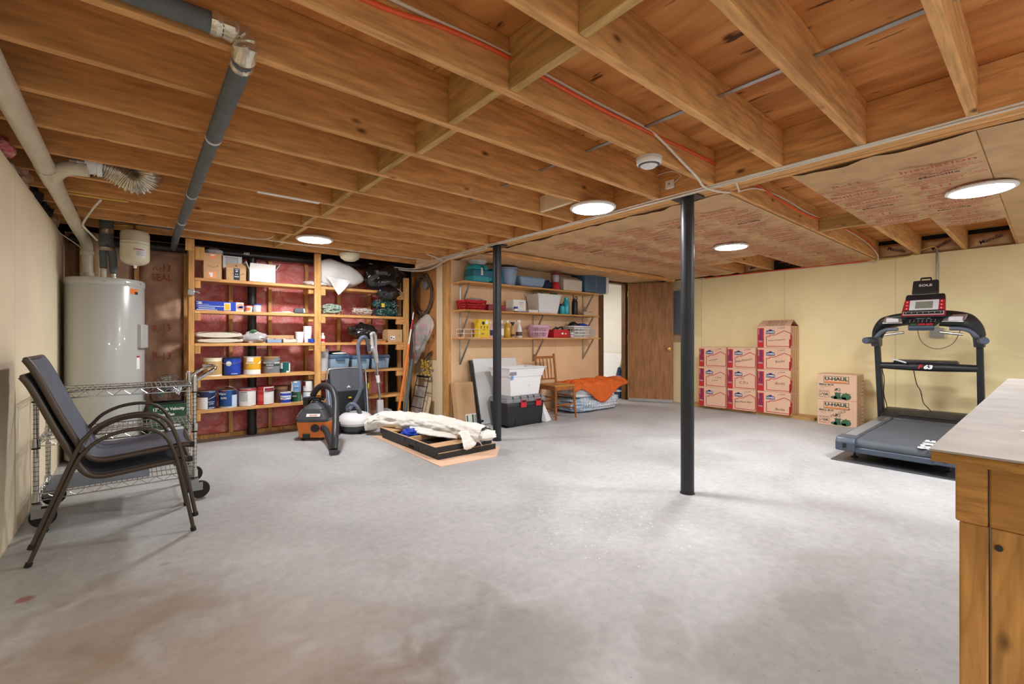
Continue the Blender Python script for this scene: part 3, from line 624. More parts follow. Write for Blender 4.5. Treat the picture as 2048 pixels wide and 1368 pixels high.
obj('fitting', MB().tube([(.99, 5.776, .01), (.99, 5.776, .09)], .0505, 22), W['abs'], t)
txt('ABS', .035, W['whitep'], t, FY(.93, 5.727, 2.02), .02)
# junk in the gap above the left wall
for k, (m, pts, l, r) in enumerate((
    ('yromex', [(-.50, .9, 2.06), (-.5, 1.6, 2.08), (-.52, 2.2, 2.05), (-.54, 2.75, 2.09), (-.53, 3.1, 2.045)], 'yellow cable bending into the gap over the left wall', .009),
    ('romex', [(-.52, 1.2, 2.10), (-.53, 2.4, 2.07), (-.56, 2.9, 2.10), (-.55, 3.3, 2.05), (-.545, 3.55, 2.05)], 'grey-white cable lying in the gap over the left wall', .009),
    ('romex', [(-.54, 3.7, 2.05), (-.56, 4.1, 2.06), (-.545, 4.4, 2.045), (-.58, 4.7, 2.08), (-.55, 4.95, 2.05)], 'white cable end further back in the gap over the left wall', .007),
    ('romex', [(-.20, 4.32, 2.066), (-.26, 4.6, 2.05), (-.335, 4.95, 2.0), (-.33, 5.05, 1.98), (-.27, 5.28, 1.93)], 'white cable crossing behind the big cream drain pipe', .008),
    ('yromex', [(-.36, 4.25, 2.06), (-.2, 4.24, 2.058), (-.05, 4.235, 2.06)], 'short yellow cable stapled below a joist near the foil duct', .007),
    ('romex', [(-.50, 5.3, 1.96), (-.42, 5.45, 1.91), (-.39, 5.50, 1.885)], 'thin white wire at the back corner beside the heater pipe', .004))):
    cable('electrical_cable', l, W[m], pts, r)
b = MB().blob((-.545, 3.45, 2.065), (.055, .12, .045), .35, 3., 20, 12, 3., lo=2.036)
o = obj('insulation_tuft', b, W['pink'], smooth=80); tagset(o, 'tuft of pink insulation poking out over the left wall', 'insulation')
for k, (y, s) in enumerate(((3.05, 1), (4.05, 1.2), (4.55, 1.), (5.0, 1.3), (5.4, 1.1))):
    b = MB().blob((-.575, y, 2.08), (.06, .16*s, .055), .5, 4., 20, 12, 9.+k*2, lo=2.036)
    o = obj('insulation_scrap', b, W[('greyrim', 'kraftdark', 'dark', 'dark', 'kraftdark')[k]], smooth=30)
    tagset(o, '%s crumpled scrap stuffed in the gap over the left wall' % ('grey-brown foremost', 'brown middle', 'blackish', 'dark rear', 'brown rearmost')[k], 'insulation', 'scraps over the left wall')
# ------------------------------------------------------------------ water heater and expansion tank
t = T('water_heater', 'tall grey cylindrical water heater in the back left corner', 'water heater', (-.222, 5.53, 0))
obj('tank', MB().lathe([(.262, .02), (.272, .03), (.274, .05), (.274, 1.56), (.270, 1.572)], 56), W['heater'], t)
obj('top_cap', MB().lathe([(.276, 1.55), (.279, 1.555), (.279, 1.595), (.27, 1.612), (.15, 1.617), (.001, 1.618)], 56, cap=False), W['heater'], t)
for a in (200, 235, 270, 300, 330): obj('rivet', MB().blob((.279*math.cos(math.radians(a)), .279*math.sin(math.radians(a)), 1.58), (.006, .006, .006), 0, nu=8, nv=6), W['chrome'], t)
obj('base_ring', MB().lathe([(.25, 0), (.25, .02)], 40), W['black'], t)
b = MB(); b.M = Matrix.Rotation(math.radians(-24), 4, 'Z'); b.box(.262, -.06, .99, .302, .06, 1.21); obj('access_panel', b, W['heater'], t, .008)
b = MB(); b.M = Matrix.Rotation(math.radians(-24), 4, 'Z'); b.box(.255, -.05, .30, .29, .05, .50); obj('access_panel', b, W['heater'], t, .008)
def wrap(r, a0, a1, z0, z1, m, name, par, n=8):
    n = max(n, int(abs(a1-a0)/3.5)+2); b = MB(); b.grid(n, 2, lambda u, v: (r*math.cos(math.radians(a0+(a1-a0)*u)), r*math.sin(math.radians(a0+(a1-a0)*u)), z0+(z1-z0)*v)); return obj(name, b, m, par)
wrap(.2752, -52, -36, 1.48, 1.53, W['orangep'], 'orange_label', t); wrap(.2756, -43, -36, 1.48, 1.505, W['blackp'], 'label_stripe', t)
wrap(.2752, -39, -31, .80, .92, W['whitep'], 'spec_label', t); wrap(.2756, -39, -31, .905, .92, W['red'], 'label_stripe', t)
t = T('expansion_tank', 'small ivory pressure tank hanging from a pipe beside the heater', 'tank', (-.018, 5.218, 1.715))
obj('shell', MB().lathe([(.001, .012), (.035, .014), (.07, .026), (.096, .048), (.103, .07), (.103, .19), (.1045, .192), (.1045, .196), (.103, .198), (.103, .215), (.1045, .217), (.1045, .221), (.103, .223), (.103, .29), (.095, .312), (.06, .328), (.001, .332)], 40, cap=False), W['ivory'], t)
obj('valve_cap', MB().lathe([(.006, -.012), (.011, -.010), (.011, .006), (.02, .013)], 14), W['white'], t)
obj('nipple', MB().lathe([(.016, .33), (.016, .345), (.010, .346), (.010, .372)], 14), W['chrome'], t)
b = MB(); b.grid(8, 2, lambda u, v: (.1036*math.cos(math.radians(-85+40*u)), .1036*math.sin(math.radians(-85+40*u)), .085+.075*v)); obj('label', b, W['lgrey'], t)
M = Matrix.Rotation(math.radians(-75+90), 4, 'Z') @ FY(0, -.1046, .145); txt('WARNING', .017, W['red'], t, M, .03)
M = Matrix.Rotation(math.radians(-68+90), 4, 'Z')
for k in range(4): txt('install per local code', .0075, W['blackp'], t, M @ FY(0, -.1046, .128-k*.011))
# ------------------------------------------------------------------ built-in shelving against the back wall
YF, YK = 5.47, 5.725
SZ = [.355, .692, 1.032, 1.365, 1.69]
t = T('built_in_shelving', 'pine stud shelving unit built against the pink back wall', 'shelving', (1.58, 5.6, 0), world=True)
for x0, x1, z1 in ((.386, .434, 2.067), (1.577, 1.648, 2.067), (2.700, 2.772, 1.88)):
    obj('post', MB().box(x0, YF, 0, x1, YF+.038, z1), W['stud'], t, .003)
obj('post', MB().box(.386, YF+.04, 0, .424, YF+.13, 2.067), W['stud'], t, .003)
obj('post', MB().box(2.71, YF+.20, 0, 2.76, YF+.24, 1.88), W['stud'], t, .003)
for z in SZ:
    obj('shelf', MB().box(.436, YF+.002, z-.03, 1.575, YK, z), W['shelf'], t, .002)
    obj('shelf', MB().box(1.650, YF+.002, z-.03, 2.698, YK, z), W['shelf'], t, .002)
    for x in (.436, 1.650):
        obj('cleat', MB().box(x, YF+.004, z-.105, x+.05, YF+.28, z-.031), W['stud'], t, .003)
    obj('cleat', MB().box(2.60, YF+.004, z-.10, 2.698, YF+.05, z-.031), W['shelf'], t, .003)
    obj('cleat', MB().box(1.52, YF+.04, z-.09, 1.575, YF+.26, z-.031), W['stud'], t, .003)
obj('cleat', MB().box(.436, YF+.004, 1.87, .52, YF+.09, 2.0), W['stud'], t, .006)
obj('cleat', MB().box(.36, YF-.02, 1.95, .434, YF-.002, 2.066), W['stud'], t, .003)
t = T('switch_box', 'grey metal box clamped on the left shelf post', 'electrical box', (.41, 5.45, 1.5), world=True)
obj('box', MB().box(.375, 5.425, 1.505, .432, 5.468, 1.565), W['zinc'], t, .005)
obj('connector', MB().tube([(.432, 5.45, 1.545), (.455, 5.45, 1.545), (.475, 5.45, 1.53)], .011, 10), W['zinc'], t)
for x, z in ((.385, 1.515), (.42, 1.555)): obj('screw', MB().lathe([(.004, 0), (.004, .003)], 8, (x, 5.4225, z), 'y'), W['red'], t)
# ------------------------------------------------------------------ paint cans
def can(name, label, x, y, z, r, h, body, bands, lid='alu', rim=True, bail=None, ttl=None, grp='paint cans on the shelves', face=-112, cat='paint can'):
    t = T(name, label, cat, (x, y, z), group=grp)
    obj('body', MB().lathe([(r*.985, .001), (r, .004), (r, h*.955), (r*.985, h*.96)], 36), W[body], t)
    if rim: obj('rim', MB().lathe([(r*1.0, .0), (r*1.018, .002), (r*1.018, .006), (r*1.003, .008)], 36), W[lid], t)
    obj('lid', MB().lathe([(r*1.018, h*.955), (r*1.025, h*.965), (r*1.02, h*.985), (r*.93, h*.99), (r*.9, h*.975), (r*.001, h*.975)], 36, cap=False), W[lid], t)
    for (a0, a1, z0, z1, m) in bands: wrap(r*(1.006+.0008*len(bands)-.0004*[q[0] for q in bands].index(a0)), face+a0, face+a1, h*z0, h*z1, W[m], 'label_panel', t, 12)
    if ttl:
        for (s, a, zz, sz, m) in ttl:
            M = Matrix.Rotation(math.radians(face+90+a), 4, 'Z') @ FY(0, -r*1.012, h*zz); txt(s, sz, W[m], t, M, .02)
    if bail is not None:
        n = 18; pts = []
        for k in range(n+1):
            a = PI*k/n; q = V((r*1.06*math.cos(a), 0, 0)); d = r*1.15*math.sin(a)
            pts.append((q.x, -d*math.cos(bail)-(.0), h*.80+d*math.sin(bail)))
        rz = math.radians(face+90)
        b = MB(); b.M = Matrix.Rotation(rz, 4, 'Z'); b.tube(pts, .0022, 6); obj('bail_handle', b, W['alu'], t)
        for s in (-1, 1):
            b = MB(); b.M = Matrix.Rotation(rz, 4, 'Z'); b.lathe([(.009, 0), (.009, .006)], 10, (s*r*1.0 if s > 0 else -r*1.0-.006, 0, h*.80), 'x'); obj('bail_ear', b, W['alu'], t)
    return t
W['tanp'] = mat('tan_print', S(196, 160, 104), .5, var=.05); W['creamp'] = mat('cream_print', S(232, 222, 196), .5, var=.03)
W['royal'] = mat('royal_blue_print', S(28, 66, 176), .45, var=.04); W['amber'] = mat('amber_print', S(240, 176, 36), .45, var=.04)
W['dkblue'] = mat('dark_blue_print', S(26, 40, 84), .45, var=.05); W['midblue'] = mat('mid_blue_print', S(30, 84, 150), .45, var=.04)
W['paleb'] = mat('pale_blue_print', S(196, 212, 232), .5, var=.03); W['coral'] = mat('coral_print', S(214, 96, 88), .5, var=.04)
W['tealp'] = mat('dark_teal_print', S(16, 92, 92), .45, var=.05); W['brownc'] = mat('brown_can', S(96, 66, 54), .5, var=.1)
W['skyp'] = mat('sky_blue_print', S(118, 160, 206), .5, var=.12, vs=20.); W['bgreen'] = mat('bottle_green_print', S(24, 70, 44), .45, var=.3, vs=30.)
z4, z5 = SZ[1], SZ[0]; cy = 5.565
can('paint_can', 'tan gallon paint can, leftmost on the second shelf up', .598, cy, z4, .0825, .19, 'tanp', [(-80, 80, .0, .08, 'whitep'), (-80, 80, .80, .95, 'creamp'), (-14, 14, .25, .42, 'whitep')], 'creamp', ttl=[('DECORATOR', 0, .60, .022, 'whitep'), ('FLAT', 0, .70, .014, 'whitep')])
can('paint_can', 'royal blue gallon paint can with a round white badge', .766, cy, z4, .083, .19, 'royal', [(-80, -40, .0, .88, 'blackp'), (-80, 80, .9, .95, 'dkblue')], 'dkblue', bail=-.35, ttl=[('INTERIOR', 30, .1, .013, 'whitep')])
decal([circ(0, 0, .026, 20)], W['whitep'], bpy.data.objects['paint_can.001'], Matrix.Rotation(math.radians(-26), 4, 'Z') @ FY(0, -.0845, .125), 'badge')
can('paint_can', 'amber yellow gallon paint can with a white base band', .957, cy, z4, .083, .195, 'amber', [(-80, 80, .0, .27, 'whitep'), (-24, 20, .72, .97, 'whitep')], 'lgrey', bail=-.75, ttl=[('PRIMER', 0, .63, .024, 'creamp')])
can('paint_can', 'grey plastic pail of filler with a brown lid and green band', 1.145, cy, z4, .084, .19, 'mgrey', [(-90, 90, .44, .56, 'dkgreen'), (-90, 90, .60, .68, 'lgrey'), (-40, 30, .82, .94, 'carddark')], 'tanp', bail=-.15, ttl=[('WALL & TRIM', 0, .64, .014, 'navy'), ('EXTERIOR', 0, .5, .015, 'whitep'), ('1-2-3-4', 0, .34, .016, 'whitep')], cat='pail')
can('paint_can', 'dark teal quart can, rightmost on the second shelf up', 1.284, cy-.01, z4, .0535, .124, 'tealp', [(-70, -20, .4, .92, 'whitep'), (52, 75, .05, .9, 'whitep'), (20, 50, .04, .2, 'whitep')], 'alu')
can('paint_can', 'gallon can with white back label and navy front, leftmost on the bottom shelf', .546, cy, z5, .0825, .192, 'dkblue', [(-85, 22, .02, .66, 'whitep'), (30, 80, .90, .95, 'skyp')], 'alu', bail=-.55, ttl=[('HD', -40, .8, .02, 'whitep'), ('ACRYLIC', 45, .4, .016, 'paleb'), ('LATEX', 45, .3, .016, 'paleb'), ('GALLON', 45, .1, .014, 'whitep')])
can('paint_can', 'mid blue gallon can with its wire handle standing up', .734, cy, z5, .0825, .192, 'midblue', [(38, 85, .02, .70, 'paleb'), (38, 85, .70, .95, 'dkblue'), (-85, 85, .0, .09, 'lgrey'), (-85, -50, .1, .95, 'dkblue'), (-30, -5, .88, .94, 'red')], 'alu', bail=.9, ttl=[('Vapor', -22, .78, .032, 'whitep'), ('SURE', -14, .55, .026, 'whitep')])
can('paint_can', 'white-labelled gallon can with a red top band', .909, cy, z5, .0825, .198, 'whitep', [(-90, 90, .84, .95, 'red')], 'alu', bail=.25, ttl=[('DIRECTIONS', -10, .77, .012, 'dkgreen')]+[('apply with brush or roller', -10, .70-k*.05, .008, 'mgrey') for k in range(9)])
can('paint_can', 'red and white gallon can on the bottom shelf', 1.085, cy, z5, .0835, .205, 'whitep', [(-85, 0, .02, .95, 'red'), (-85, -4, .22, .55, 'coral'), (6, 85, .70, .9, 'maroon'), (-40, -10, .02, .14, 'whitep')], 'maroon', bail=-.1)
can('paint_can', 'dull brown gallon can at the back of the bottom shelf', 1.262, 5.635, z5, .078, .192, 'brownc', [(-60, 60, .80, .95, 'carddark')], 'brownc')
can('paint_can', 'blue and white quart can in front of the brown can', 1.284, 5.533, z5, .0555, .125, 'royal', [(-85, 85, .52, .70, 'paleb'), (-85, 85, .34, .48, 'whitep'), (-85, 85, .90, .95, 'whitep')], 'lgrey', bail=-1.1, ttl=[('SATIN', -5, .43, .014, 'navy'), ('ENAMEL', -5, .60, .012, 'whitep')])
can('paint_can', 'dark green quart can at the foot of the taller stack', 1.40, 5.56, z5, .0525, .115, 'bgreen', [(25, 70, .1, .9, 'greenp')], 'alu', ttl=[('STAIN', -10, .6, .018, 'lgrey')])
can('paint_can', 'pale blue quart can on top of the dark green one', 1.398, 5.56, z5+.1155, .0535, .13, 'skyp', [(-80, -30, .05, .9, 'whitep'), (-80, -55, .3, .8, 'blackp'), (-20, 20, .82, .93, 'whitep')], 'alu', ttl=[('CLEAR', 10, .5, .016, 'whitep'), ('FINISH', 10, .36, .014, 'navy')])
can('paint_can', 'white and blue quart can at the foot of the stack by the middle post', 1.525, 5.565, z5, .0515, .108, 'whitep', [(-20, 50, .25, .5, 'midblue'), (-85, -10, .2, .9, 'paleb'), (-42, -18, .38, .6, 'red')], 'alu')
can('paint_can', 'white quart can with a dark red square beside the middle post, upper of two', 1.527, 5.565, z5+.1085, .0525, .128, 'whitep', [(-70, -18, .52, .92, 'maroon')], 'alu', ttl=[('stain', -30, .45, .016, 'red')])
can('spray_can', 'slim red and white spray can between the quart stacks', 1.463, 5.62, z5, .017, .125, 'whitep', [(-90, 90, .55, .95, 'red')], 'red', rim=False, grp=None, cat='spray can')
# ------------------------------------------------------------------ boxes and goods on the back shelves
def carton(name, label, x0, x1, y0, y1, z0, z1, m='card', flaps=None, tape=None, cat='box', grp=None, open_=False):
    t = T(name, label, cat, ((x0+x1)/2, (y0+y1)/2, z0), group=grp, world=True)
    if open_:
        b = MB(); w = .004
        b.box(x0, y0, z0, x1, y1, z0+w); b.box(x0, y0, z0, x1, y0+w, z1); b.box(x0, y1-w, z0, x1, y1, z1); b.box(x0, y0, z0, x0+w, y1, z1); b.box(x1-w, y0, z0, x1, y1, z1)
        obj('carton', b, W[m], t)
    else: obj('carton', MB().box(x0, y0, z0, x1, y1, z1), W[m], t, .003)
    return t
zt = SZ[4]
t = carton('shipping_box', 'tall cardboard box with a printed smile arrow on the top left shelf', .512, .668, 5.50, 5.715, zt, zt+.262)
def smile(w):
    up = [(-w+2*w*k/12, -.28*w*math.sin(PI*k/12)*(1)) for k in range(13)]
    return stroke(up, .055*w)+stroke([(w*.82, .10*w), (w*1.02, .06*w), (w*.98, -.16*w)], .05*w)
decal(smile(.046), W['blackp'], t, FY(.588, 5.4995, zt+.135), 'arrow_print')
decal([rect(-.03, -.02, .03, .035)], W['tapeo'], t, FY(.592, 5.4995, zt+.226), 'orange_label'); decal([rect(-.018, 0, .018, .014)], W['whitep'], t, FY(.59, 5.499, zt+.236), 'white_label')
decal([rect(-.04, -.035, .035, .035)], W['tapeo'], t, FY(.585, 5.4995, zt+.042), 'orange_label'); decal([rect(-.02, 0, .012, .022), rect(-.012, -.022, .010, -.0)], W['whitep'], t, FY(.58, 5.499, zt+.042), 'white_label')
b = MB().blob((.61, 5.60, zt+.288), (.085, .07, .04), .25, 3., 26, 14, 5., lo=zt+.2625); o = obj('plastic_bag', b, W['hazy'], smooth=60); tagset(o, 'grey crumpled plastic bag on top of the tall smile-arrow box', 'bag')
t = carton('shipping_box', 'low open cardboard box with a dark tape strip, beside the tall smile-arrow box', .705, .892, 5.50, 5.70, zt, zt+.13, open_=True)
b = MB(); b.hexa([(.709, 5.504, zt+.13), (.888, 5.504, zt+.13), (.888, 5.51, zt+.13), (.709, 5.51, zt+.13), (.716, 5.545, zt+.185), (.892, 5.545, zt+.185), (.892, 5.551, zt+.185), (.716, 5.551, zt+.185)]); obj('flap', b, W['card'], t)
txt('02', .022, W['blackp'], t, Matrix.Translation((.80, 5.520, zt+.157)) @ FY(0, 0, 0) @ Matrix.Rotation(-.62, 4, 'X'), .03)
decal(smile(.055), W['blackp'], t, FY(.81, 5.4995, zt+.075), 'arrow_print'); decal([rect(-.028, -.06, .028, .062)], W['blackp'], t, FY(.802, 5.499, zt+.066), 'tape')
decal([circ(0, .032, .012, 12, .008), circ(-.008, .0, .005), circ(.008, .0, .005), rect(-.02, -.03, .02, -.02), rect(-.018, .048, .018, .053)], W['paleb'], t, FY(.802, 5.498, zt+.066), 'tape_print')
t = carton('white_box', 'white carton standing behind the low open cardboard box', .70, .875, 5.705, 5.722, zt+.10, zt+.30, 'whitep'); t.location.z = zt
bpy.data.objects.remove(t.children[0]); ORG[t.name] = V((.79, 5.71, zt))
obj('carton', MB().box(.705, 5.703, zt, .885, 5.722, zt+.285), W['white'], t, .002)
decal([rect(-.06, -.03, .05, .05)], W['lgrey'], t, FY(.79, 5.7025, zt+.215), 'window'); decal([rect(-.065, .05, .05, .056), rect(.05, -.03, .056, .056)], W['skyp'], t, FY(.79, 5.702, zt+.215), 'stripe')
t = carton('white_box', 'large white open carton with raised flaps on the top left shelf', .915, 1.172, 5.485, 5.70, zt, zt+.135, 'whitep', open_=True)
b = MB(); b.hexa([(.918, 5.489, zt+.135), (1.17, 5.489, zt+.135), (1.17, 5.494, zt+.135), (.918, 5.494, zt+.135), (.932, 5.525, zt+.205), (1.18, 5.525, zt+.205), (1.18, 5.53, zt+.205), (.932, 5.53, zt+.205)]); obj('flap', b, W['white'], t)
for x, d in ((.915, -.03), (1.168, .045)):
    b = MB(); b.hexa([(x, 5.49, zt+.135), (x+.004, 5.49, zt+.135), (x+.004, 5.69, zt+.135), (x, 5.69, zt+.135), (x+d, 5.49, zt+.215), (x+d+.004, 5.49, zt+.215), (x+d+.004, 5.69, zt+.215), (x+d, 5.69, zt+.215)]); obj('flap', b, W['white'], t)
decal([rect(-.12, .045, .12, .0475)], W['lgrey'], t, FY(1.043, 5.4845, zt+.015), 'seam')
# right half, top shelf
def sacky(u, v):
    a = 2*PI*u; s = v
    x = 1.63+.63*s; r = .20*(math.sin(PI*min(1, .10+s*.98))**.55)*(1-.28*s)
    n = noise.fractal(V((s*4, math.cos(a)*1.5, math.sin(a)*1.5)), 1., 2., 3)
    z = zt+.195-.06*s+r*.95*math.sin(a)*(1+.12*n); y = 5.60+.11*math.cos(a)*(r/.2)*(1+.1*n)
    return (x, y, max(z, zt+.004))
b = MB().grid(30, 30, sacky, True); o = T('woven_sack', 'stuffed white woven sack on the top right shelf', 'sack', (1.95, 5.60, zt), world=True)
obj('sack_body', b, W['sack'], o, smooth=80)
b = MB().grid(14, 10, lambda u, v: (1.70+.30*u-.02*v, 5.452-.012*math.sin(3*PI*u)-.01*v, zt+.12-.20*v*(1-abs(2*u-1.1))-.03*u)); obj('loose_mouth', b, W['sack'], o, smooth=80)
b = MB().blob((1.60, 5.57, zt+.03), (.14, .08, .03), .35, 5., 20, 10, 2., lo=zt+.001); obj('folded_end', b, W['sack'], o, smooth=80)
b = MB(); b.blob((2.45, 5.565, zt+.16), (.23, .13, .19), .28, 2.6, 40, 26, 1.)
def tail(u, v): 
    a = 2*PI*u; w = (1-v)*.10+.035*math.sin(PI*v)
    return (2.60+.17*v, 5.56+w*.6*math.cos(a)*(1+.2*math.sin(5*a)), zt+.21+.02*v+w*math.sin(a)*(1+.15*math.sin(4*a+v*3)))
b.grid(24, 12, tail, True)
t = T('bin_bag', 'stuffed black bin bag on the top right shelf', 'bag', (2.5, 5.56, zt), world=True); obj('bag_body', b, W['garb'], t, smooth=50)
b = MB().blob((2.47, 5.44, zt-.03), (.15, .06, .085), .25, 4., 26, 14, 7.); obj('bag_sag', b, W['garb'], t, smooth=50)
obj('drawstring', MB().tube(arc([(2.57, 5.47, zt+.01), (2.61, 5.44, zt-.02), (2.655, 5.455, zt-.05)], 5), .004, 6).tube(arc([(2.59, 5.46, zt+.04), (2.64, 5.45, zt+.01), (2.672, 5.455, zt-.03)], 5), .004, 6), W['lgrey'], t)
t = T('ceiling_fixture_bowl', 'ivory glass bowl fixture tucked between joists over the white sack', 'light', (1.9, 5.235, 1.975))
obj('bowl', MB().lathe([(.001, 0), (.06, .008), (.10, .035), (.115, .07), (.115, .09)], 30), W['ivory'], t); obj('mount', MB().lathe([(.03, .088), (.03, .308)], 16), W['ivory'], t)
# second shelf from top
z2 = SZ[3]
t = carton('long_box', 'long blue and white tool box carton on the second shelf from the top', .448, .865, 5.485, 5.60, z2, z2+.095, 'royal', cat='carton')
F = lambda u, v: FY(.448+u, 5.4845, z2+v)
decal([rect(.005, .066, .05, .086), rect(.005, .06, .11, .062), rect(.005, .042, .24, .047), rect(.005, .022, .16, .028), rect(.005, .006, .18, .011)], W['whitep'], t, F(0, 0), 'white_print')
decal([rect(.238, .006, .298, .085), rect(.345, .0, .416, .094)], W['lgrey'], t, F(0, 0), 'panel'); decal([rect(.246, .012, .29, .072)], W['amber'], t, FY(.448, 5.484, z2), 'picture')
decal([circ(.385, .046, .036, 18)], W['tapeo'], t, FY(.448, 5.484, z2), 'picture'); decal([circ(.392, .046, .022, 14, .014), rect(.36, .034, .40, .05)], W['royal'], t, FY(.448, 5.4833, z2), 'picture')
decal([rect(.005, .068, .02, .082), rect(.005, .044, .02, .058), rect(.005, .02, .02, .034)], W['navy'], t, FY(.448, 5.484, z2), 'bullets'); txt('8 PIECE SET', .016, W['navy'], t, FY(.51, 5.484, z2+.075), .02)
def tub(name, label, x, y, z, r0, r1, h, m, lid, lab=None, cat='tub'):
    t = T(name, label, cat, (x, y, z)); obj('cup', MB().lathe([(r0, 0), (r1, h*.9)], 28), W[m], t)
    obj('lid', MB().lathe([(r1*1.03, h*.88), (r1*1.06, h*.9), (r1*1.05, h), (r1*.001, h)], 28, cap=False), W[lid], t)
    if lab:
        b = MB(); b.grid(10, 2, lambda u, v: ((r0+(r1-r0)*(.2+.5*v))*1.012*math.cos(math.radians(-150+80*u)), (r0+(r1-r0)*(.2+.5*v))*1.012*math.sin(math.radians(-150+80*u)), h*(.18+.5*v))); obj('label', b, W[lab], t)
    return t
tub('screw_tub', 'small orange and white tub with a red lid beside the long blue carton', .92, 5.56, z2, .032, .038, .072, 'whitep', 'crimson', 'orangep')
tub('screw_tub', 'small white tub with a blue lid beside the red-lidded one', 1.002, 5.56, z2, .036, .043, .088, 'lgrey', 'royal', 'paleb')
t = T('safety_goggles', 'clear goggles with a dark strap lying on the second shelf', 'goggles', (1.27, 5.56, z2))
obj('lens', MB().blob((.02, -.03, .014), (.05, .03, .013), .1, 3., 20, 10, lo=.001), W['clear'], t); obj('strap', MB().tube(arc([(-.03, -.03, .006), (-.10, .0, .006), (-.14, -.02, .005), (-.09, -.045, .005), (.0, -.055, .006), (.08, -.05, .006), (.12, -.03, .006)], 6), .005, 6), W['beige'], t)
t = T('shoulder_pouch', 'dark grey pouch with its strap on the second shelf near the middle post', 'pouch', (1.43, 5.57, z2))
b = MB(); b.fr(0, 0, .004, .065, .06, .035, .045, .028); obj('pouch', b, W['gfab'], t, .012); b = MB(); b.fr(.052, -.005, .01, .062, .012, .03, .008, .022); obj('side_panel', b, W['lgrey'], t, .006)
obj('strap', MB().tube(arc([(-.06, 0, .01), (-.12, -.04, .006), (-.04, -.06, .006), (.06, -.05, .006), (.12, -.03, .006), (.135, 0, .006)], 6), .004, 6), W['blackp'], t)
def tangle(name, label, c, r, n, m, rad, seed, cat, pts=9, lo=None):
    rg = random.Random(seed); b = MB()
    for k in range(n):
        P = []
        for j in range(pts):
            a = rg.uniform(0, 2*PI); q = rg.uniform(.3, 1.)
            P.append((c[0]+r[0]*q*math.cos(a), c[1]+r[1]*q*math.sin(a), c[2]+r[2]*rg.uniform(-1, 1)*(1-.5*q*q)))
        if lo: P = [(p[0], p[1], max(p[2], lo)) for p in P]
        b.tube(arc(P, 4), rad, 5)
    o = obj(name, b, m, smooth=80); tagset(o, label, cat); o['kind'] = 'stuff'; return o
o = tangle('frosted_garland', 'bundle of frosted grey-green garland right of the middle post', (1.80, 5.57, z2+.07), (.125, .07, .062), 14, W['frost'], .012, 3, 'garland', lo=z2+.013)
o = tangle('string_tangle', 'tangle of white string lights on the second shelf', (2.17, 5.56, z2+.055), (.14, .075, .05), 15, W['straw'], .0036, 8, 'string', lo=z2+.006)
t = T('string_light_bundle', 'two dark green string light bundles stacked with a yellow tag', 'string lights', (2.475, 5.57, z2), world=True)
for z0, x0, s in ((z2, 2.49, 21), (z2+.105, 2.46, 33)):
    rg = random.Random(s); b = MB(); b2 = MB(); b.blob((x0, 5.57, z0+.052), (.15, .08, .05), .15, 6., 24, 12, s, sq=.6, lo=z0+.002)
    for k in range(160):
        p = V((x0+rg.uniform(-.15, .15), 5.57-.075-rg.uniform(0, .015), z0+rg.uniform(.008, .1))); d = V((rg.uniform(-.03, .03), -.006, rg.uniform(-.02, .025)))
        (b if k % 3 else b2).tube([p, p+d], .003, 4)
    o = obj('light_coil', b, W['ledwire'], t, smooth=50); o['kind'] = 'stuff'; obj('bulbs', b2, W['frost'], t, smooth=50)['kind'] = 'stuff'
obj('tag', MB().box(2.39, 5.472, z2+.115, 2.43, 5.476, z2+.165), W['yellow'], t)
# third shelf
z3 = SZ[2]
t = T('folded_drop_cloth', 'folded cream canvas cloths at the left of the middle shelf', 'cloth', (.66, 5.58, z3), world=True)
for k, (z0, h, dx) in enumerate(((z3+.001, .05, 0), (z3+.052, .065, -.01))):
    b = MB().grid(40, 12, lambda u, v, z0=z0, h=h, dx=dx: (.66+dx+.21*math.copysign(abs(math.cos(2*PI*u))**.5, math.cos(2*PI*u))*(1-.15*abs(2*v-1)**4), 5.485+.22*v, z0+h/2+h/2*math.copysign(abs(math.sin(2*PI*u))**.7, math.sin(2*PI*u))*(1+.15*noise.noise(V((u*9, v*3, k))))), True)
    b.prism([(.66+dx+.2*math.cos(a*PI/8), z0+h/2+h*.42*math.sin(a*PI/8)) for a in range(16)], 5.486, 5.50, 'y')
    obj('fold', b, W['canvas'], t, smooth=80)
t = T('plastic_bag', 'clear plastic bag of hardware with a green twist on the middle shelf', 'bag', (.98, 5.57, z3), world=True)
obj('bag_body', MB().blob((.98, 5.57, z3+.06), (.12, .07, .062), .3, 3., 28, 16, 4., lo=z3+.001), W['hazy'], t, smooth=50)
obj('hardware', MB().blob((1.02, 5.56, z3+.04), (.05, .04, .033), .4, 6., 18, 10, 8., lo=z3+.004), W['mgrey'], t); obj('twist_tie', MB().blob((.96, 5.53, z3+.125), (.03, .02, .017), .5, 6., 16, 10, 1.), W['greenp'], t)
for x, m, l in ((1.161, 'bluegrey', 'small pale blue open tray on the middle shelf'), (1.318, 'beige', 'small cream open tray on the middle shelf')):
    t = T('small_tray', l, 'tray', (x, 5.54, z3)); b = MB()
    b.box(-.072, -.05, 0, .072, .05, .003).box(-.072, -.05, 0, .072, -.047, .04).box(-.072, .047, 0, .072, .05, .04).box(-.072, -.05, 0, -.069, .05, .04).box(.069, -.05, 0, .072, .05, .04); obj('tray', b, W[m], t)
    rg = random.Random(int(x*100))
    for k, c in enumerate(('white', 'navyb', 'maroon', 'lgrey')): obj('spool', MB().lathe([(.014, 0), (.014, .028)], 12, (-.05+k*.033, rg.uniform(-.02, .02), .026+rg.uniform(0, .01)), 'y'), W[c], t)
carton('wood_strip_box', 'pale wooden box behind the small trays on the middle shelf', 1.05, 1.40, 5.64, 5.71, z3, z3+.085, 'card')
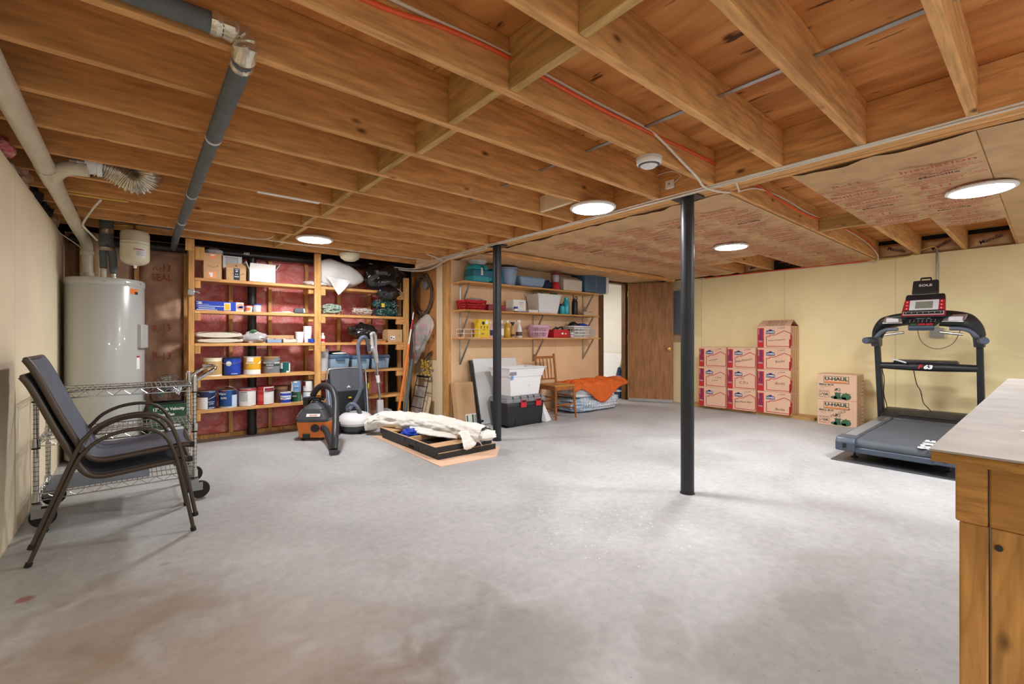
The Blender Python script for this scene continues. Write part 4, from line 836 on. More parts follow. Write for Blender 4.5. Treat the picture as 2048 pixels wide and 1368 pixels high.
def cups(label, x, z, n, r=.046, h=.125, dz=.022):
    t = T('bucket_stack', label, 'cups', (x, 5.565, z))
    for k in range(n): obj('cup', MB().lathe([(r*.8, k*dz+.001), (r, k*dz+h*.9), (r*1.06, k*dz+h*.9), (r*1.06, k*dz+h), (r*.94, k*dz+h), (r*.76, k*dz+.006)], 28), W['wplast'], t)
cups('single white plastic cup on the middle shelf', 1.437, z3, 1); cups('tall stack of white plastic cups beside the middle post', 1.525, z3, 4)
t = T('masking_tape', 'roll of bright blue tape by the middle post', 'tape', (1.545, 5.495, z3)); obj('roll', MB().lathe([(.028, .001), (.034, .001), (.034, .045), (.028, .045), (.028, .001)], 28, cap=False), W['royal'], t); obj('core', MB().lathe([(.025, .002), (.028, .001), (.028, .045), (.025, .044), (.025, .002)], 24, cap=False), W['card'], t)
t = T('small_bottle', 'small white bottle with a red label right of the middle post', 'bottle', (1.695, 5.56, z3)); obj('bottle', MB().lathe([(.022, .001), (.023, .005), (.023, .075), (.012, .09), (.012, .095)], 20), W['white'], t); obj('cap', MB().lathe([(.014, .094), (.014, .115)], 16), W['wplast'], t); obj('label', MB().lathe([(.0234, .012), (.0234, .045)], 20, cap=False), W['crimson'], t)
t = T('flat_box', 'flat cardboard sleeve with orange edge on the middle right shelf', 'box', (2.3, 5.58, z3), world=True); obj('sleeve', MB().box(2.09, 5.49, z3+.012, 2.47, 5.68, z3+.04), W['carddark'], t, .002); obj('insert', MB().box(2.08, 5.485, z3+.001, 2.45, 5.67, z3+.0115), W['orangep'], t)
t = T('bin_bag', 'half-full black bin bag lying on the flat box, middle right shelf', 'bag', (2.22, 5.58, z3+.04), world=True)
b = MB().blob((2.20, 5.585, z3+.13), (.17, .10, .105), .25, 3., 34, 20, 11., lo=z3+.0405); b.grid(20, 10, lambda u, v: (2.08-.08*v, 5.58+.045*(1-.6*v)*math.cos(2*PI*u), z3+.165+.045*(1-.4*v)*math.sin(2*PI*u)*(1+.3*math.sin(6*PI*u))), True); obj('bag_body', b, W['garb'], t, smooth=50)
t = carton('shipping_box', 'small cardboard box with a white label at the right end of the middle shelf', 2.49, 2.685, 5.49, 5.68, z3, z3+.165)
decal([rect(-.065, .0, -.005, .045)], W['whitep'], t, FY(2.585, 5.4895, z3+.035), 'label'); decal([rect(-.06, .01, -.045, .035), rect(-.035, .008, -.012, .018)], W['blackp'], t, FY(2.585, 5.489, z3+.035), 'print'); decal([rect(.03, .085, .07, .088)], W['blackp'], t, FY(2.585, 5.4895, z3), 'slot')
# fourth shelf: blue totes
z4 = SZ[1]
def tote(x, w, h, label, rz=0):
    t = T('storage_tote', label, 'tote', (x, 5.60, z4), rz, 'blue lidded totes'); a = w/2
    b = MB(); b.fr(0, 0, .001, h*.8, a*.86, .095, a*.95, .112); obj('tub', b, W['tote'], t, .012)
    b = MB(); b.fr(0, 0, h*.78, h*.86, a*1.0, .12, a*1.0, .12); b.fr(0, 0, h*.86, h, a*.97, .115, a*.93, .108); obj('lid', b, W['totelid'], t, .006)
    b = MB(); b.box(-.05, -.132, h*.62, .05, -.106, h*.78); obj('handle', b, W['totelid'], t, .006)
    for s in (-1, 1): obj('rib', MB().box(s*a*.55-.006, -.114, h*.1, s*a*.55+.006, -.098, h*.76), W['tote'], t, .004)
tote(1.875, .245, .195, 'blue-grey lidded tote behind the folded beach chair, left of three')
tote(2.135, .235, .18, 'blue-grey lidded tote, middle one on the lower right shelf')
tote(2.392, .245, .18, 'blue-grey lidded tote, right one on the lower right shelf')
t = T('folded_cloth', 'black and white cloth lying on the left blue tote', 'cloth', (1.86, 5.58, z4+.195)); obj('white_cloth', MB().blob((.02, -.04, .012), (.09, .05, .012), .2, 4., 20, 10, lo=.0005), W['white'], t, smooth=60); obj('black_cloth', MB().blob((-.01, .04, .02), (.10, .05, .02), .3, 4., 22, 12, 5., lo=.0005), W['mesh'], t, smooth=60)
t = T('plastic_bag', 'clear plastic bag of parts leaning by the middle post, lower right shelf', 'bag', (1.71, 5.56, z4), world=True)
b = MB().grid(24, 16, lambda u, v: (1.70+.02*v+(.055-.01*v)*math.cos(2*PI*u), 5.56+(.05-.042*v)*math.sin(2*PI*u), z4+.001+.26*v+.01*noise.noise(V((u*6, v*5, 0)))), True); obj('bag_body', b, W['hazy'], t, smooth=50)
# ------------------------------------------------------------------ pegboard wall and what hangs there
t = T('pegboard', 'brown pegboard panel behind the round grapevine wreath', 'pegboard', (3.02, 5.47, .80), world=True)
obj('panel', MB().box(3.018, 5.145, .80, 3.028, 5.79, 2.03), W['pegb'], t)
b = MB(); b.M = None
for j in range(47):
    for i in range(24): b.lathe([(.0032, 0), (.0032, .0006)], 5, (3.0174, 5.165+i*.0262, .82+j*.0255), 'x')
o = obj('peg_holes', b, W['peghole'], t, smooth=0); o['kind'] = 'stuff'
struct('wall_post', MB().box(2.985, 4.985, 0, 3.028, 5.125, 2.066), W['whitewood'], 'pale board standing at the corner beside the pegboard', 'post', bevel=.003)
struct('wall_post', MB().box(2.99, 4.845, 0, 3.028, 4.965, 2.066), W['stud'], 'pine corner post where the shelf wall begins', 'post', bevel=.003)
struct('wall_post', MB().box(2.98, 5.795, 0, 3.028, 5.83, 1.96), W['stud'], 'pine post in the dark corner between shelving and pegboard', 'post', bevel=.003)
t = T('grapevine_wreath', 'round brown grapevine wreath hung on the pegboard', 'wreath', (3.0, 5.50, 1.40), world=True)
rg = random.Random(4); b = MB()
for k in range(9):
    R0 = .235+rg.uniform(-.03, .03); ph = rg.uniform(0, 6)
    b.tube([(2.995+.016*math.sin(a*2.1+ph), 5.505+(R0+.02*math.sin(3*a+ph))*math.cos(a), 1.668+(R0+.02*math.cos(4*a+ph))*1.08*math.sin(a)) for a in [2*PI*q/40 for q in range(40)]], .0085, 5, True)
obj('vines', b, W['wreath'], t, smooth=80)
b = MB(); b.blob((2.99, 5.43, 1.80), (.016, .07, .06), .4, 6., 16, 10, 3.); obj('leaf_cluster', b, W['mgrey'], t, smooth=30)
obj('hook', MB().tube([(3.017, 5.505, 1.955), (2.985, 5.505, 1.955), (2.985, 5.505, 1.99)], .004, 6), W['blackm'], t)
t = T('flower_bag', 'clear plastic bag of red and white artificial flowers hung below the wreath', 'bag', (2.95, 5.4, .7), world=True)
prof = [(0., .68, .02), (.15, .78, .06), (.35, .93, .10), (.6, 1.12, .125), (.8, 1.25, .12), (.92, 1.33, .08), (1., 1.40, .02)]
def bagf(u, v):
    for (a, b_) in zip(prof, prof[1:]):
        if v <= b_[0]+1e-9: k = (v-a[0])/(b_[0]-a[0]); z = a[1]+(b_[1]-a[1])*k; r = a[2]+(b_[2]-a[2])*k; break
    an = 2*PI*u; n = 1+.22*noise.fractal(V((math.cos(an)*2, math.sin(an)*2, z*5)), 1., 2., 3)
    yc = 5.74-(z-.68)*.66
    return (2.925+min(.075, .62*r*n*math.cos(an)), yc+2.0*r*n*math.sin(an), z+.015*noise.noise(V((an, z*7, 2))))
obj('bag_film', MB().grid(34, 30, bagf, True), W['clear'], t, smooth=40)
rg = random.Random(9); bs = [MB(), MB(), MB()]
for k in range(54):
    v = rg.uniform(.12, .88); p = V(bagf(rg.random(), v)); c = V((2.925, 5.74-(p.z-.68)*.66, p.z)); q = c+(p-c)*rg.uniform(.2, .78); r = rg.uniform(.018, .034)
    bs[k % 3].blob(q, (r, r, r), .5, 4., 10, 7, k)
for b, m, n in ((bs[0], 'redfl', 'red_flowers'), (bs[1], 'lgrey', 'white_flowers'), (bs[2], 'dgrey', 'grey_foliage')):
    o = obj(n, b, W[m], t, smooth=30); o['kind'] = 'stuff'
t = T('dried_flowers', 'bunch of dried yellow flowers hanging upside down under the pegboard', 'dried flowers', (2.99, 5.4, .6), world=True)
rg = random.Random(2); b = MB(); s = MB()
for k in range(26):
    p = V((2.995-rg.uniform(0, .03), 5.38+rg.uniform(-.14, .13), .70+rg.uniform(-.12, .09))); s.tube(arc([(3.0, 5.25, .92), ((3.0+p.x)/2-.01, (5.25+p.y)/2+.02, .84), p], 3), .002, 4); b.blob(p, (.016, .02, .016), .5, 5., 8, 6, k)
obj('stems', s, W['bronze'], t, smooth=80)['kind'] = 'stuff'; obj('blossoms', b, W['dryfl'], t, smooth=30)['kind'] = 'stuff'
t = T('extension_pole', 'orange pole with a white and red tip leaning in the corner by the pegboard', 'pole', (2.55, 5.36, 0), world=True)
p0, p1 = V((2.545, 5.36, .004)), V((2.825, 5.443, 1.43)); L_ = lambda k: p0.lerp(p1, k)
obj('shaft', MB().tube([L_(0), L_(.70)], .014, 14), W['orangep'], t); obj('upper_shaft', MB().tube([L_(.70), L_(.84)], .011, 12), W['white'], t)
obj('red_band', MB().tube([L_(.84), L_(.93)], .011, 12), W['crimson'], t); obj('tip', MB().tube([L_(.93), L_(1.)], .008, 10), W['alu'], t)
o = obj('foam_tube', MB().tube([(2.625, 5.33, .004), (2.80, 5.44, .80)], .024, 16), W['foam']); tagset(o, 'dark grey foam tube leaning behind the orange pole', 'tube')
# small wire rack and board leaning on the pegboard wall
t = T('wire_rack', 'narrow chrome and black wire rack leaning under the dried flowers', 'rack', (2.93, 5.42, 0), world=True)
def lean(y, h, off=0.): return V((2.83+off+.13*h/.56, y, h))
fr_ = MB(); ba = MB()
for y in (5.28, 5.60): fr_.tube([lean(y, .004), lean(y, .57)], .006, 8); fr_.tube(sum([[lean(y+.012*(1 if k % 2 else -1), .03+k*.03)] for k in range(18)], []), .003, 5)
for h in (.16, .30, .44, .56): fr_.tube([lean(5.28, h), lean(5.60, h)], .006, 8)
for k in range(13): ba.tube([lean(5.29+k*.0255, .02), lean(5.29+k*.0255, .44)], .0022, 5)
obj('frame', fr_, W['blackm'], t); obj('wires', ba, W['lgrey'], t); obj('top_bar', MB().tube([lean(5.27, .57), lean(5.61, .57)], .01, 8), W['black'], t)
b = MB().hexa([(2.895, 5.24, 0), (2.91, 5.24, 0), (2.91, 5.42, 0), (2.895, 5.42, 0), (2.962, 5.24, .30), (2.98, 5.24, .30), (2.98, 5.42, .30), (2.962, 5.42, .30)])
o = obj('leaning_board', b, W['whitewood']); tagset(o, 'small pale board leaning behind the narrow wire rack', 'board')
# ------------------------------------------------------------------ bracket shelves on the centre wall
SH = [1.09, 1.435, 1.785]; SX = [(3.04, 5.60), (3.04, 5.58), (3.04, 5.56)]
for k, z in enumerate(SH):
    t = T('wall_shelf', '%s long pine bracket shelf on the tan wall' % ('lowest', 'middle', 'topmost')[k], 'shelf', (4.45, YC, z), world=True, group='bracket shelves on the tan wall')
    obj('board', MB().box(SX[k][0], 4.555, z-.02, SX[k][1], 4.838, z), W['shelf'], t, .002)
    for x in (3.16, 4.42, 5.50):
        br = obj('bracket', MB().box(x-.009, 4.60, z-.026, x+.009, 4.838, z-.0205).box(x-.009, 4.832, z-.345, x+.009, 4.838, z-.0205), W['zinc'], t)
        obj('strut', MB().hexa([(x-.009, 4.832, z-.34), (x+.009, 4.832, z-.34), (x+.009, 4.838, z-.315), (x-.009, 4.838, z-.315), (x-.008, 4.615, z-.034), (x+.008, 4.615, z-.034), (x+.008, 4.63, z-.026), (x-.008, 4.63, z-.026)]), W['zinc'], br)
z = SH[2]; y0 = 4.69
t = T('tool_case', 'turquoise and teal plastic case partly behind the farther post, top wall shelf', 'case', (3.43, y0, z))
b = MB(); b.box(-.23, -.10, .0, .02, .10, .10); b.box(.07, -.10, 0, .23, .10, .10); b.box(.02, -.09, .02, .07, .09, .10); obj('base', b, W['teal'], t, .014)
b = MB(); b.box(-.235, -.105, .075, .235, .105, .16); obj('band', b, W['teald'], t, .012); b = MB(); b.fr(-.11, 0, .16, .225, .115, .10, .10, .09); b.fr(.16, 0, .16, .20, .07, .1, .06, .09); obj('lid', b, W['teal'], t, .014)
obj('latch', MB().box(-.125, -.115, .09, -.095, -.104, .185), W['lgrey'], t, .004); obj('hook', MB().tube(arc([(-.11, -.11, .20), (-.09, -.118, .185), (-.095, -.118, .15)], 4), .007, 8), W['black'], t)
t = T('plastic_pitcher', 'frosted clear tub standing on the turquoise case', 'tub', (3.33, y0, z+.226)); obj('tub', MB().lathe([(.085, .001), (.13, .05), (.145, .11), (.125, .165), (.12, .165), (.14, .11), (.125, .05), (.08, .006)], 28), W['hazy'], t)
def bucket(name, label, x, y, z, r0, r1, h, m, cat='bucket', handle=None):
    t = T(name, label, cat, (x, y, z)); obj('pail', MB().lathe([(r0, .001), (r1, h*.94), (r1*1.05, h*.94), (r1*1.05, h), (r1*.96, h), (r0*.95, .008), (.001, .008)], 36, cap=False), W[m], t)
    obj('bottom', MB().lathe([(r0, .001), (.001, .001)], 36, cap=False), W[m], t)
    if handle: obj('handle', MB().tube([(r1*1.08*math.cos(a), -r1*1.08*math.sin(a)*.95, h*.93-.12*r1*math.sin(a)) for a in [PI*k/16 for k in range(17)]], .004, 6), W[handle], t)
    return t
bucket('bucket', 'pale blue-grey bucket right of the turquoise case', 3.815, y0, z, .105, .142, .235, 'bluegrey', handle='alu')
t = T('wash_basin', 'low blue-grey basin on the top wall shelf', 'basin', (4.19, y0, z)); b = MB(); b.fr(0, 0, .001, .145, .20, .10, .245, .125); obj('basin', b, W['bluegrey'], t, .03, seg=4)
b = MB().blob((4.53, y0+.02, z+.06), (.13, .10, .075), .3, 3., 24, 14, 4., lo=z+.001); o = obj('folded_bag', b, W['navyb'], smooth=60); tagset(o, 'slumped dark navy cloth bag beside the blue-grey basin', 'bag')
t = T('camp_lantern', 'red camp lantern with a clear globe on the top wall shelf', 'lantern', (4.66, y0-.08, z)); obj('base', MB().lathe([(.055, .001), (.065, .01), (.062, .06), (.045, .10), (.038, .11)], 24), W['crimson'], t)
obj('globe', MB().lathe([(.035, .11), (.045, .13), (.05, .19), (.048, .215)], 24), W['hazy'], t); obj('top', MB().lathe([(.06, .215), (.072, .22), (.072, .236), (.05, .245), (.001, .247)], 24, cap=False), W['maroon'], t)
t = T('bread_box', 'beige plastic bin with a sloped front edge, top wall shelf', 'bin', (4.98, y0, z)); b = MB(); b.prism([(-.13, .001), (.11, .001), (.11, .225), (-.03, .225), (-.13, .165)], -.20, .20, 'x'); obj('bin', b, W['beige'], t, .014, seg=3); obj('seam', MB().box(-.203, -.135, .150, .203, .112, .154), W['lgrey'], t)
t = T('cooler', 'slate blue cooler with a white lid lying at the end of the top wall shelf', 'cooler', (5.50, y0, z)); b = MB(); b.box(-.27, -.15, .002, .24, .15, .295); obj('body', b, W['slate'], t, .035, seg=4)
b = MB(); b.box(.241, -.155, .0, .30, .155, .30); obj('lid', b, W['white'], t, .03, seg=4); obj('seam', MB().box(-.02, -.153, .02, -.014, .15, .28), W['bluegrey'], t); obj('handle', MB().tube(arc([(-.2, -.1, .296), (-.22, -.1, .33), (-.22, .1, .33), (-.2, .1, .296)], 5), .012, 8), W['navyb'], t)
z = SH[1]
def slot_basket(name, label, x, y, z, a, b_, h, m, n=9, rows=2, cat='basket', taper=.86, blk='blackp'):
    t = T(name, label, cat, (x, y, z)); k = taper
    b = MB(); w = .005
    for (s0, s1) in (((-a*k, -b_*k), (a*k, -b_*k)), ((a*k, -b_*k), (a*k, b_*k)), ((a*k, b_*k), (-a*k, b_*k)), ((-a*k, b_*k), (-a*k, -b_*k))):
        q0, q1 = V((*s0, .001)), V((*s1, .001)); u0, u1 = V((s0[0]/k, s0[1]/k, h)), V((s1[0]/k, s1[1]/k, h)); nn = n if abs(s0[0]-s1[0]) > .01 else max(3, int(n*b_/a))
        for i in range(nn+1):
            f = i/nn; b.tube([q0.lerp(q1, f), u0.lerp(u1, f)], .0055 if 0 < i < nn else .010, 5)
    def ring(f, r):
        s = k+(1-k)*f; zz = .004+(h-.004)*f; b.tube([(-a*s, -b_*s, zz), (a*s, -b_*s, zz), (a*s, b_*s, zz), (-a*s, b_*s, zz)], r, 6, True)
    ring(0, .008); ring(.97, .012); ring(.8, .007)
    for r in range(1, rows): ring(r/rows*.8, .008)
    b.box(-a*k, -b_*k, .0005, a*k, b_*k, .004); obj('basket', b, W[m], t, smooth=60); return t
slot_basket('plastic_basket', 'small bright red slotted basket on the middle wall shelf', 3.22, y0-.02, z, .155, .10, .115, 'crimson', 9, 3)
b = MB().blob((3.27, y0, z+.125), (.15, .08, .03), .4, 4., 22, 12, 6., lo=z+.119); o = obj('plastic_bag', b, W['hazy'], smooth=40); tagset(o, 'crumpled white bag heaped on the red slotted basket', 'bag')
carton('small_box', 'maroon box behind the farther post on the middle wall shelf', 3.46, 3.75, 4.63, 4.78, z, z+.085, 'maroon')
t = carton('small_box', 'white box with fine print on the middle wall shelf', 3.86, 4.08, 4.61, 4.77, z, z+.17, 'white'); decal([rect(-.11, .0, .11, .018)], W['skyp'], t, FY(3.97, 4.6095, z), 'band')
txt('Formula', .022, W['blackp'], t, FY(4.0, 4.609, z+.13)); txt('sanitizing wipes', .012, W['mgrey'], t, FY(4.0, 4.609, z+.105)); txt('75 count', .012, W['mgrey'], t, FY(4.0, 4.609, z+.08))
t = T('small_jar', 'small navy and white jar in front of the white printed box', 'jar', (3.88, 4.585, z)); obj('jar', MB().lathe([(.026, .001), (.027, .05)], 20), W['navy'], t); obj('label', MB().lathe([(.0275, .012), (.0275, .04)], 20, cap=False), W['whitep'], t); obj('cap', MB().lathe([(.028, .05), (.028, .068)], 20), W['royal'], t)
carton('small_box', 'low flat white box on the middle wall shelf', 4.13, 4.32, 4.60, 4.70, z, z+.042, 'white')
t = T('storage_bin', 'white open bin with a green scoop handle, middle wall shelf', 'bin', (4.49, y0, z)); b = MB(); a, b_, h, w = .185, .10, .265, .006
for s in ((-1, 0), (1, 0), (0, -1), (0, 1)):
    if s[0]: b.hexa([(s[0]*a, -b_, .001), (s[0]*(a-w), -b_, .001), (s[0]*(a-w), b_, .001), (s[0]*a, b_, .001), (s[0]*(a+.045), -b_-.03, h), (s[0]*(a+.045-w), -b_-.03, h), (s[0]*(a+.045-w), b_+.03, h), (s[0]*(a+.045), b_+.03, h)])
    else: b.hexa([(-a, s[1]*b_, .001), (a, s[1]*b_, .001), (a, s[1]*(b_-w), .001), (-a, s[1]*(b_-w), .001), (-a-.045, s[1]*(b_+.03), h), (a+.045, s[1]*(b_+.03), h), (a+.045, s[1]*(b_+.03-w), h), (-a-.045, s[1]*(b_+.03-w), h)])
b.box(-a, -b_, 0, a, b_, .006); b.box(-a-.055, -b_-.04, h-.01, a+.055, -b_-.025, h+.006).box(-a-.055, b_+.025, h-.01, a+.055, b_+.04, h+.006); obj('bin', b, W['wplastm'], t)
obj('scoop', MB().tube([(.03, -.11, h+.012), (.17, -.10, h+.022)], .014, 8), W['greenp'], t)
def bottle(name, label, x, y, z, prof, m, cap, capm='black', lab=None, cat='bottle', extra=None):
    t = T(name, label, cat, (x, y, z)); obj('bottle', MB().lathe(prof, 24), W[m], t); obj('cap', MB().lathe(cap, 20), W[capm], t)
    if lab: obj('label', MB().lathe([(lab[0], lab[1]), (lab[0], lab[2])], 24, cap=False), W[lab[3]], t)
    return t
bottle('water_bottle', 'dark blue drink bottle beside the white open bin', 4.75, y0, z, [(.034, .001), (.035, .10), (.025, .125)], 'dkblue', [(.02, .125), (.02, .16)])
bottle('water_bottle', 'short turquoise drink bottle', 4.83, y0-.04, z, [(.043, .001), (.045, .006), (.045, .115), (.032, .13)], 'tealm', [(.034, .13), (.034, .152), (.02, .158)])
bottle('water_bottle', 'tall turquoise drink bottle', 4.93, y0-.03, z, [(.046, .001), (.048, .006), (.048, .19), (.030, .215)], 'tealm', [(.034, .215), (.034, .245), (.022, .247), (.022, .262)], 'tealm')
bottle('water_bottle', 'dark bottle half hidden between the turquoise and black bottles', 5.03, y0+.06, z, [(.036, .001), (.036, .15), (.025, .17)], 'navyb', [(.024, .17), (.024, .185)])
t = bottle('water_bottle', 'tall black drink bottle with a loop lid', 5.13, y0-.02, z, [(.044, .001), (.046, .006), (.046, .20), (.034, .225)], 'black', [(.036, .225), (.036, .25)])
obj('loop', MB().tube([(.028+.028*math.cos(a), 0, .262+.024*math.sin(a)) for a in [2*PI*k/14 for k in range(14)]], .007, 8, True), W['black'], t); obj('straw', MB().tube([(-.03, 0, .25), (-.032, 0, .31)], .008, 8), W['black'], t)
t = T('scrub_brush', 'tan bristled scrub brush at the right of the middle wall shelf', 'brush', (5.41, y0-.02, z)); b = MB(); b.box(-.10, -.03, .0, .10, .03, .05); obj('bristles', b, W['canvas'], t, .003); b = MB(); b.fr(0, 0, .05, .07, .105, .033, .10, .028); obj('block', b, W['card'], t, .006)
obj('hardware', MB().blob((-.06, .0, .10), (.05, .02, .028), .5, 6., 16, 10, 3., lo=.0702), W['zinc'], t, smooth=30)
t = T('metal_clips', 'little heap of metal clips beside the black drink bottle', 'clips', (5.25, y0-.04, z)); obj('clips', MB().tube(arc([(-.05, 0, .01), (-.02, .02, .04), (.02, -.02, .015), (.05, .01, .035), (.06, 0, .008)], 5), .006, 6), W['zinc'], t)
z = SH[0]
t = T('wire_basket', 'small white wire basket at the left end of the lowest wall shelf', 'basket', (3.17, y0-.02, z)); b = MB(); a, c, h = .115, .08, .105
for zz in (.004, .055, h): b.tube([(-a, -c, zz), (a, -c, zz), (a, c, zz), (-a, c, zz)], .003, 6, True)
for x in (-a, 0, a):
    b.tube([(x, -c, h), (x, -c, .004), (x, c, .004), (x, c, h)], .003, 6)
obj('basket', b, W['white'], t)
t = carton('detergent_box', 'bright yellow cleaning powder box on the lowest wall shelf', 3.30, 3.475, 4.62, 4.72, z, z+.235, 'yellow'); decal([circ(0, .185, .022, 14), ], W['blackp'], t, FY(3.37, 4.6195, z), 'picture'); decal([circ(.045, .195, .026, 14)], W['whitep'], t, FY(3.38, 4.6195, z), 'badge')
decal([circ(-.05, .14, .008, 8), circ(0, .14, .008, 8), circ(.05, .14, .008, 8), rect(-.054, .115, -.046, .135), rect(-.004, .115, .004, .135), rect(.046, .115, .054, .135)], W['blackp'], t, FY(3.385, 4.6195, z), 'print'); txt('wash', .025, W['navy'], t, FY(3.36, 4.619, z+.05), .01)
txt('magnet', .013, W['blackp'], t, FY(3.385, 4.619, z+.10))
bottle('spray_bottle', 'lilac plastic bottle behind the farther post on the lowest shelf', 3.53, y0, z, [(.04, .001), (.042, .12), (.018, .18)], 'pinkp', [(.018, .18), (.02, .21)], 'white', (.0425, .03, .10, 'navy'))
t = bottle('spray_bottle', 'clear spray bottle with a white trigger just right of the farther post', 3.70, y0-.02, z, [(.034, .001), (.036, .15), (.014, .19)], 'hazy', [(.014, .19), (.014, .205)], 'white', (.0365, .03, .12, 'whitep')); obj('trigger', MB().box(-.045, -.012, .205, .02, .012, .228).box(-.04, -.006, .18, -.03, .006, .206), W['white'], t, .003)
W['oil'] = mat('amber_liquid', S(206, 160, 40), .15, var=.06, coat=.5)
bottle('cleaner_bottle', 'amber yellow cleaner bottle with a white cap', 3.80, y0-.02, z, [(.044, .001), (.047, .006), (.047, .13), (.03, .17), (.018, .19), (.018, .20)], 'oil', [(.021, .20), (.021, .23)], 'white')
bottle('cleaner_bottle', 'slim tan bottle with a black spray top', 3.895, y0-.02, z, [(.032, .001), (.033, .13), (.013, .165)], 'tanp', [(.015, .165), (.017, .19), (.03, .195), (.03, .21)], 'black', (.0335, .02, .05, 'brownc'))
t = bottle('spray_bottle', 'white spray bottle with a brown picture label', 4.0, y0-.03, z, [(.042, .001), (.044, .006), (.042, .09), (.03, .15), (.014, .20)], 'white', [(.014, .20), (.016, .215)], 'white', (.0435, .02, .08, 'brownc')); obj('trigger', MB().box(-.04, -.012, .215, .02, .012, .242).box(-.035, -.006, .19, -.026, .006, .216), W['white'], t, .003)
t = T('laundry_basket', 'round lilac-pink slotted basket on the lowest wall shelf', 'basket', (4.37, y0-.03, z)); b = MB(); n = 34
for k in range(n):
    a = 2*PI*k/n; b.tube([(.135*math.cos(a), .092*math.sin(a), .004), (.175*math.cos(a), .118*math.sin(a), .165)], .0062, 5)
for f, r in ((0., .008), (.48, .008), (.90, .007), (1., .012)): b.tube([((.135+.042*f)*math.cos(2*PI*k/n), (.092+.027*f)*math.sin(2*PI*k/n), .006+.162*f) for k in range(n)], r, 6, True)
b.prism(circ(0, 0, .135, 24, .092), .0005, .006); obj('basket', b, W['pinkp'], t, smooth=60)
t = carton('red_box', 'bright red open box with white labels on the lowest wall shelf', 4.60, 4.93, 4.60, 4.78, z, z+.12, 'crimson', open_=True); decal([rect(.0, .05, .04, .075), rect(.07, .052, .10, .068)], W['whitep'], t, FY(4.77, 4.5995, z), 'labels'); obj('cord', MB().tube(arc([(4.66, 4.68, z+.11), (4.72, 4.66, z+.15), (4.78, 4.70, z+.135), (4.84, 4.67, z+.16), (4.9, 4.7, z+.12)], 6), .012, 8), W['black'], t)
bottle('small_jar', 'little clear jar with a pink label between the red box and the white basket', 4.985, 4.60, z, [(.03, .001), (.03, .06)], 'hazy', [(.031, .06), (.031, .08)], 'white', (.0305, .01, .045, 'pinkp'), 'jar')
t = slot_basket('plastic_basket', 'white slotted basket filled with blue and black things, right end of the lowest wall shelf', 5.21, y0, z, .20, .11, .175, 'white', 12, 3)
t = T('folded_bag', 'blue cloth bag stuffed in the white slotted basket', 'bag', (5.30, y0, z+.12)); obj('bag_body', MB().blob((0, 0, .055), (.11, .085, .05), .35, 4., 22, 12, 2.), W['royal'], t, smooth=60)
t = T('folded_bag', 'black bag at the left of the white slotted basket', 'bag', (5.12, y0, z+.02)); obj('bag_body', MB().blob((0, 0, .12), (.10, .085, .10), .3, 4., 22, 12, 5., lo=-.012), W['black'], t, smooth=60)
t = T('wall_outlet', 'ivory wall outlet at the right end of the lowest wall shelf', 'outlet', (5.60, YC, z+.03), world=True); obj('cover_plate', MB().box(5.735, 4.831, z+.015, 5.81, 4.8395, z+.135), W['beige'], t, .002); obj('socket', MB().box(5.75, 4.828, z+.05, 5.765, 4.8312, z+.10).box(5.78, 4.828, z+.05, 5.795, 4.8312, z+.10), W['lgrey'], t)
# ------------------------------------------------------------------ door, panel, room beyond
t = T('door_1', 'flat brown wooden door standing open into the room', 'door', (6.535, YC-.135, 0), math.atan2(-.65, .34)); t['kind'] = 'structure'
obj('leaf', MB().box(0, -.018, .035, .735, .018, 2.025), W['door'], t, .002); obj('sweep', MB().box(.01, -.021, .008, .725, -.0185, .055), W['alu'], t)
obj('edge_strip', MB().box(-.0045, -.016, .04, -.0005, .016, 2.02), W['whitewood'], t)
k_ = obj('knob', MB().lathe([(.03, .018), (.03, .022), (.012, .026), (.012, .045), (.024, .052), (.027, .066), (.02, .078), (.001, .08)], 24, (0, 0, 0), 'y', cap=False), W['brass'], t); k_.location = (.665, 0, .90); k_.rotation_euler = (0, 0, PI)
for zz in (.25, 1.05, 1.8): obj('hinge', MB().tube([(-.004, -.022, zz), (-.004, -.022, zz+.09)], .006, 8), W['brass'], t)
t = T('breaker_box', 'grey electrical panel on the wall between the door and the near post', 'electrical panel', (7.05, 3.9, 1.15), world=True); obj('cover', MB().box(6.965, 3.80, 1.16, 7.058, 4.10, 1.88), W['tmgrey'], t, .004); obj('backboard', MB().box(7.045, 3.86, 1.02, 7.0595, 4.16, 1.159), W['card'], t)
for zz in (1.25, 1.8): obj('screw', MB().lathe([(.008, 0), (.008, .004)], 10, (6.961, 4.06, zz), 'x'), W['alu'], t)
b = MB().hexa([(6.72, 5.165, .003), (6.76, 5.165, .003), (6.76, 5.80, .003), (6.72, 5.80, .003), (6.98, 5.165, .80), (7.02, 5.165, .80), (7.02, 5.80, .80), (6.98, 5.80, .80)]); o = obj('white_board', b, W['wplast'], bevel=.004); tagset(o, 'white panel leaning on the wall in the room beyond the doorway', 'panel')
t = T('rolled_rug', 'navy and grey striped cloth standing like a cone by the door jamb', 'rug', (6.74, 5.05, 0)); b = MB(); b.lathe([(.105, .002), (.10, .05), (.085, .20), (.06, .40), (.03, .54), (.01, .56)], 20); obj('cloth', b, W['quiltb'], t)
for q in (.12, .26, .37): obj('stripe', MB().lathe([(.114-.135*q, q), (.110-.135*q, q+.035)], 20, cap=False), W['lgrey'], t)
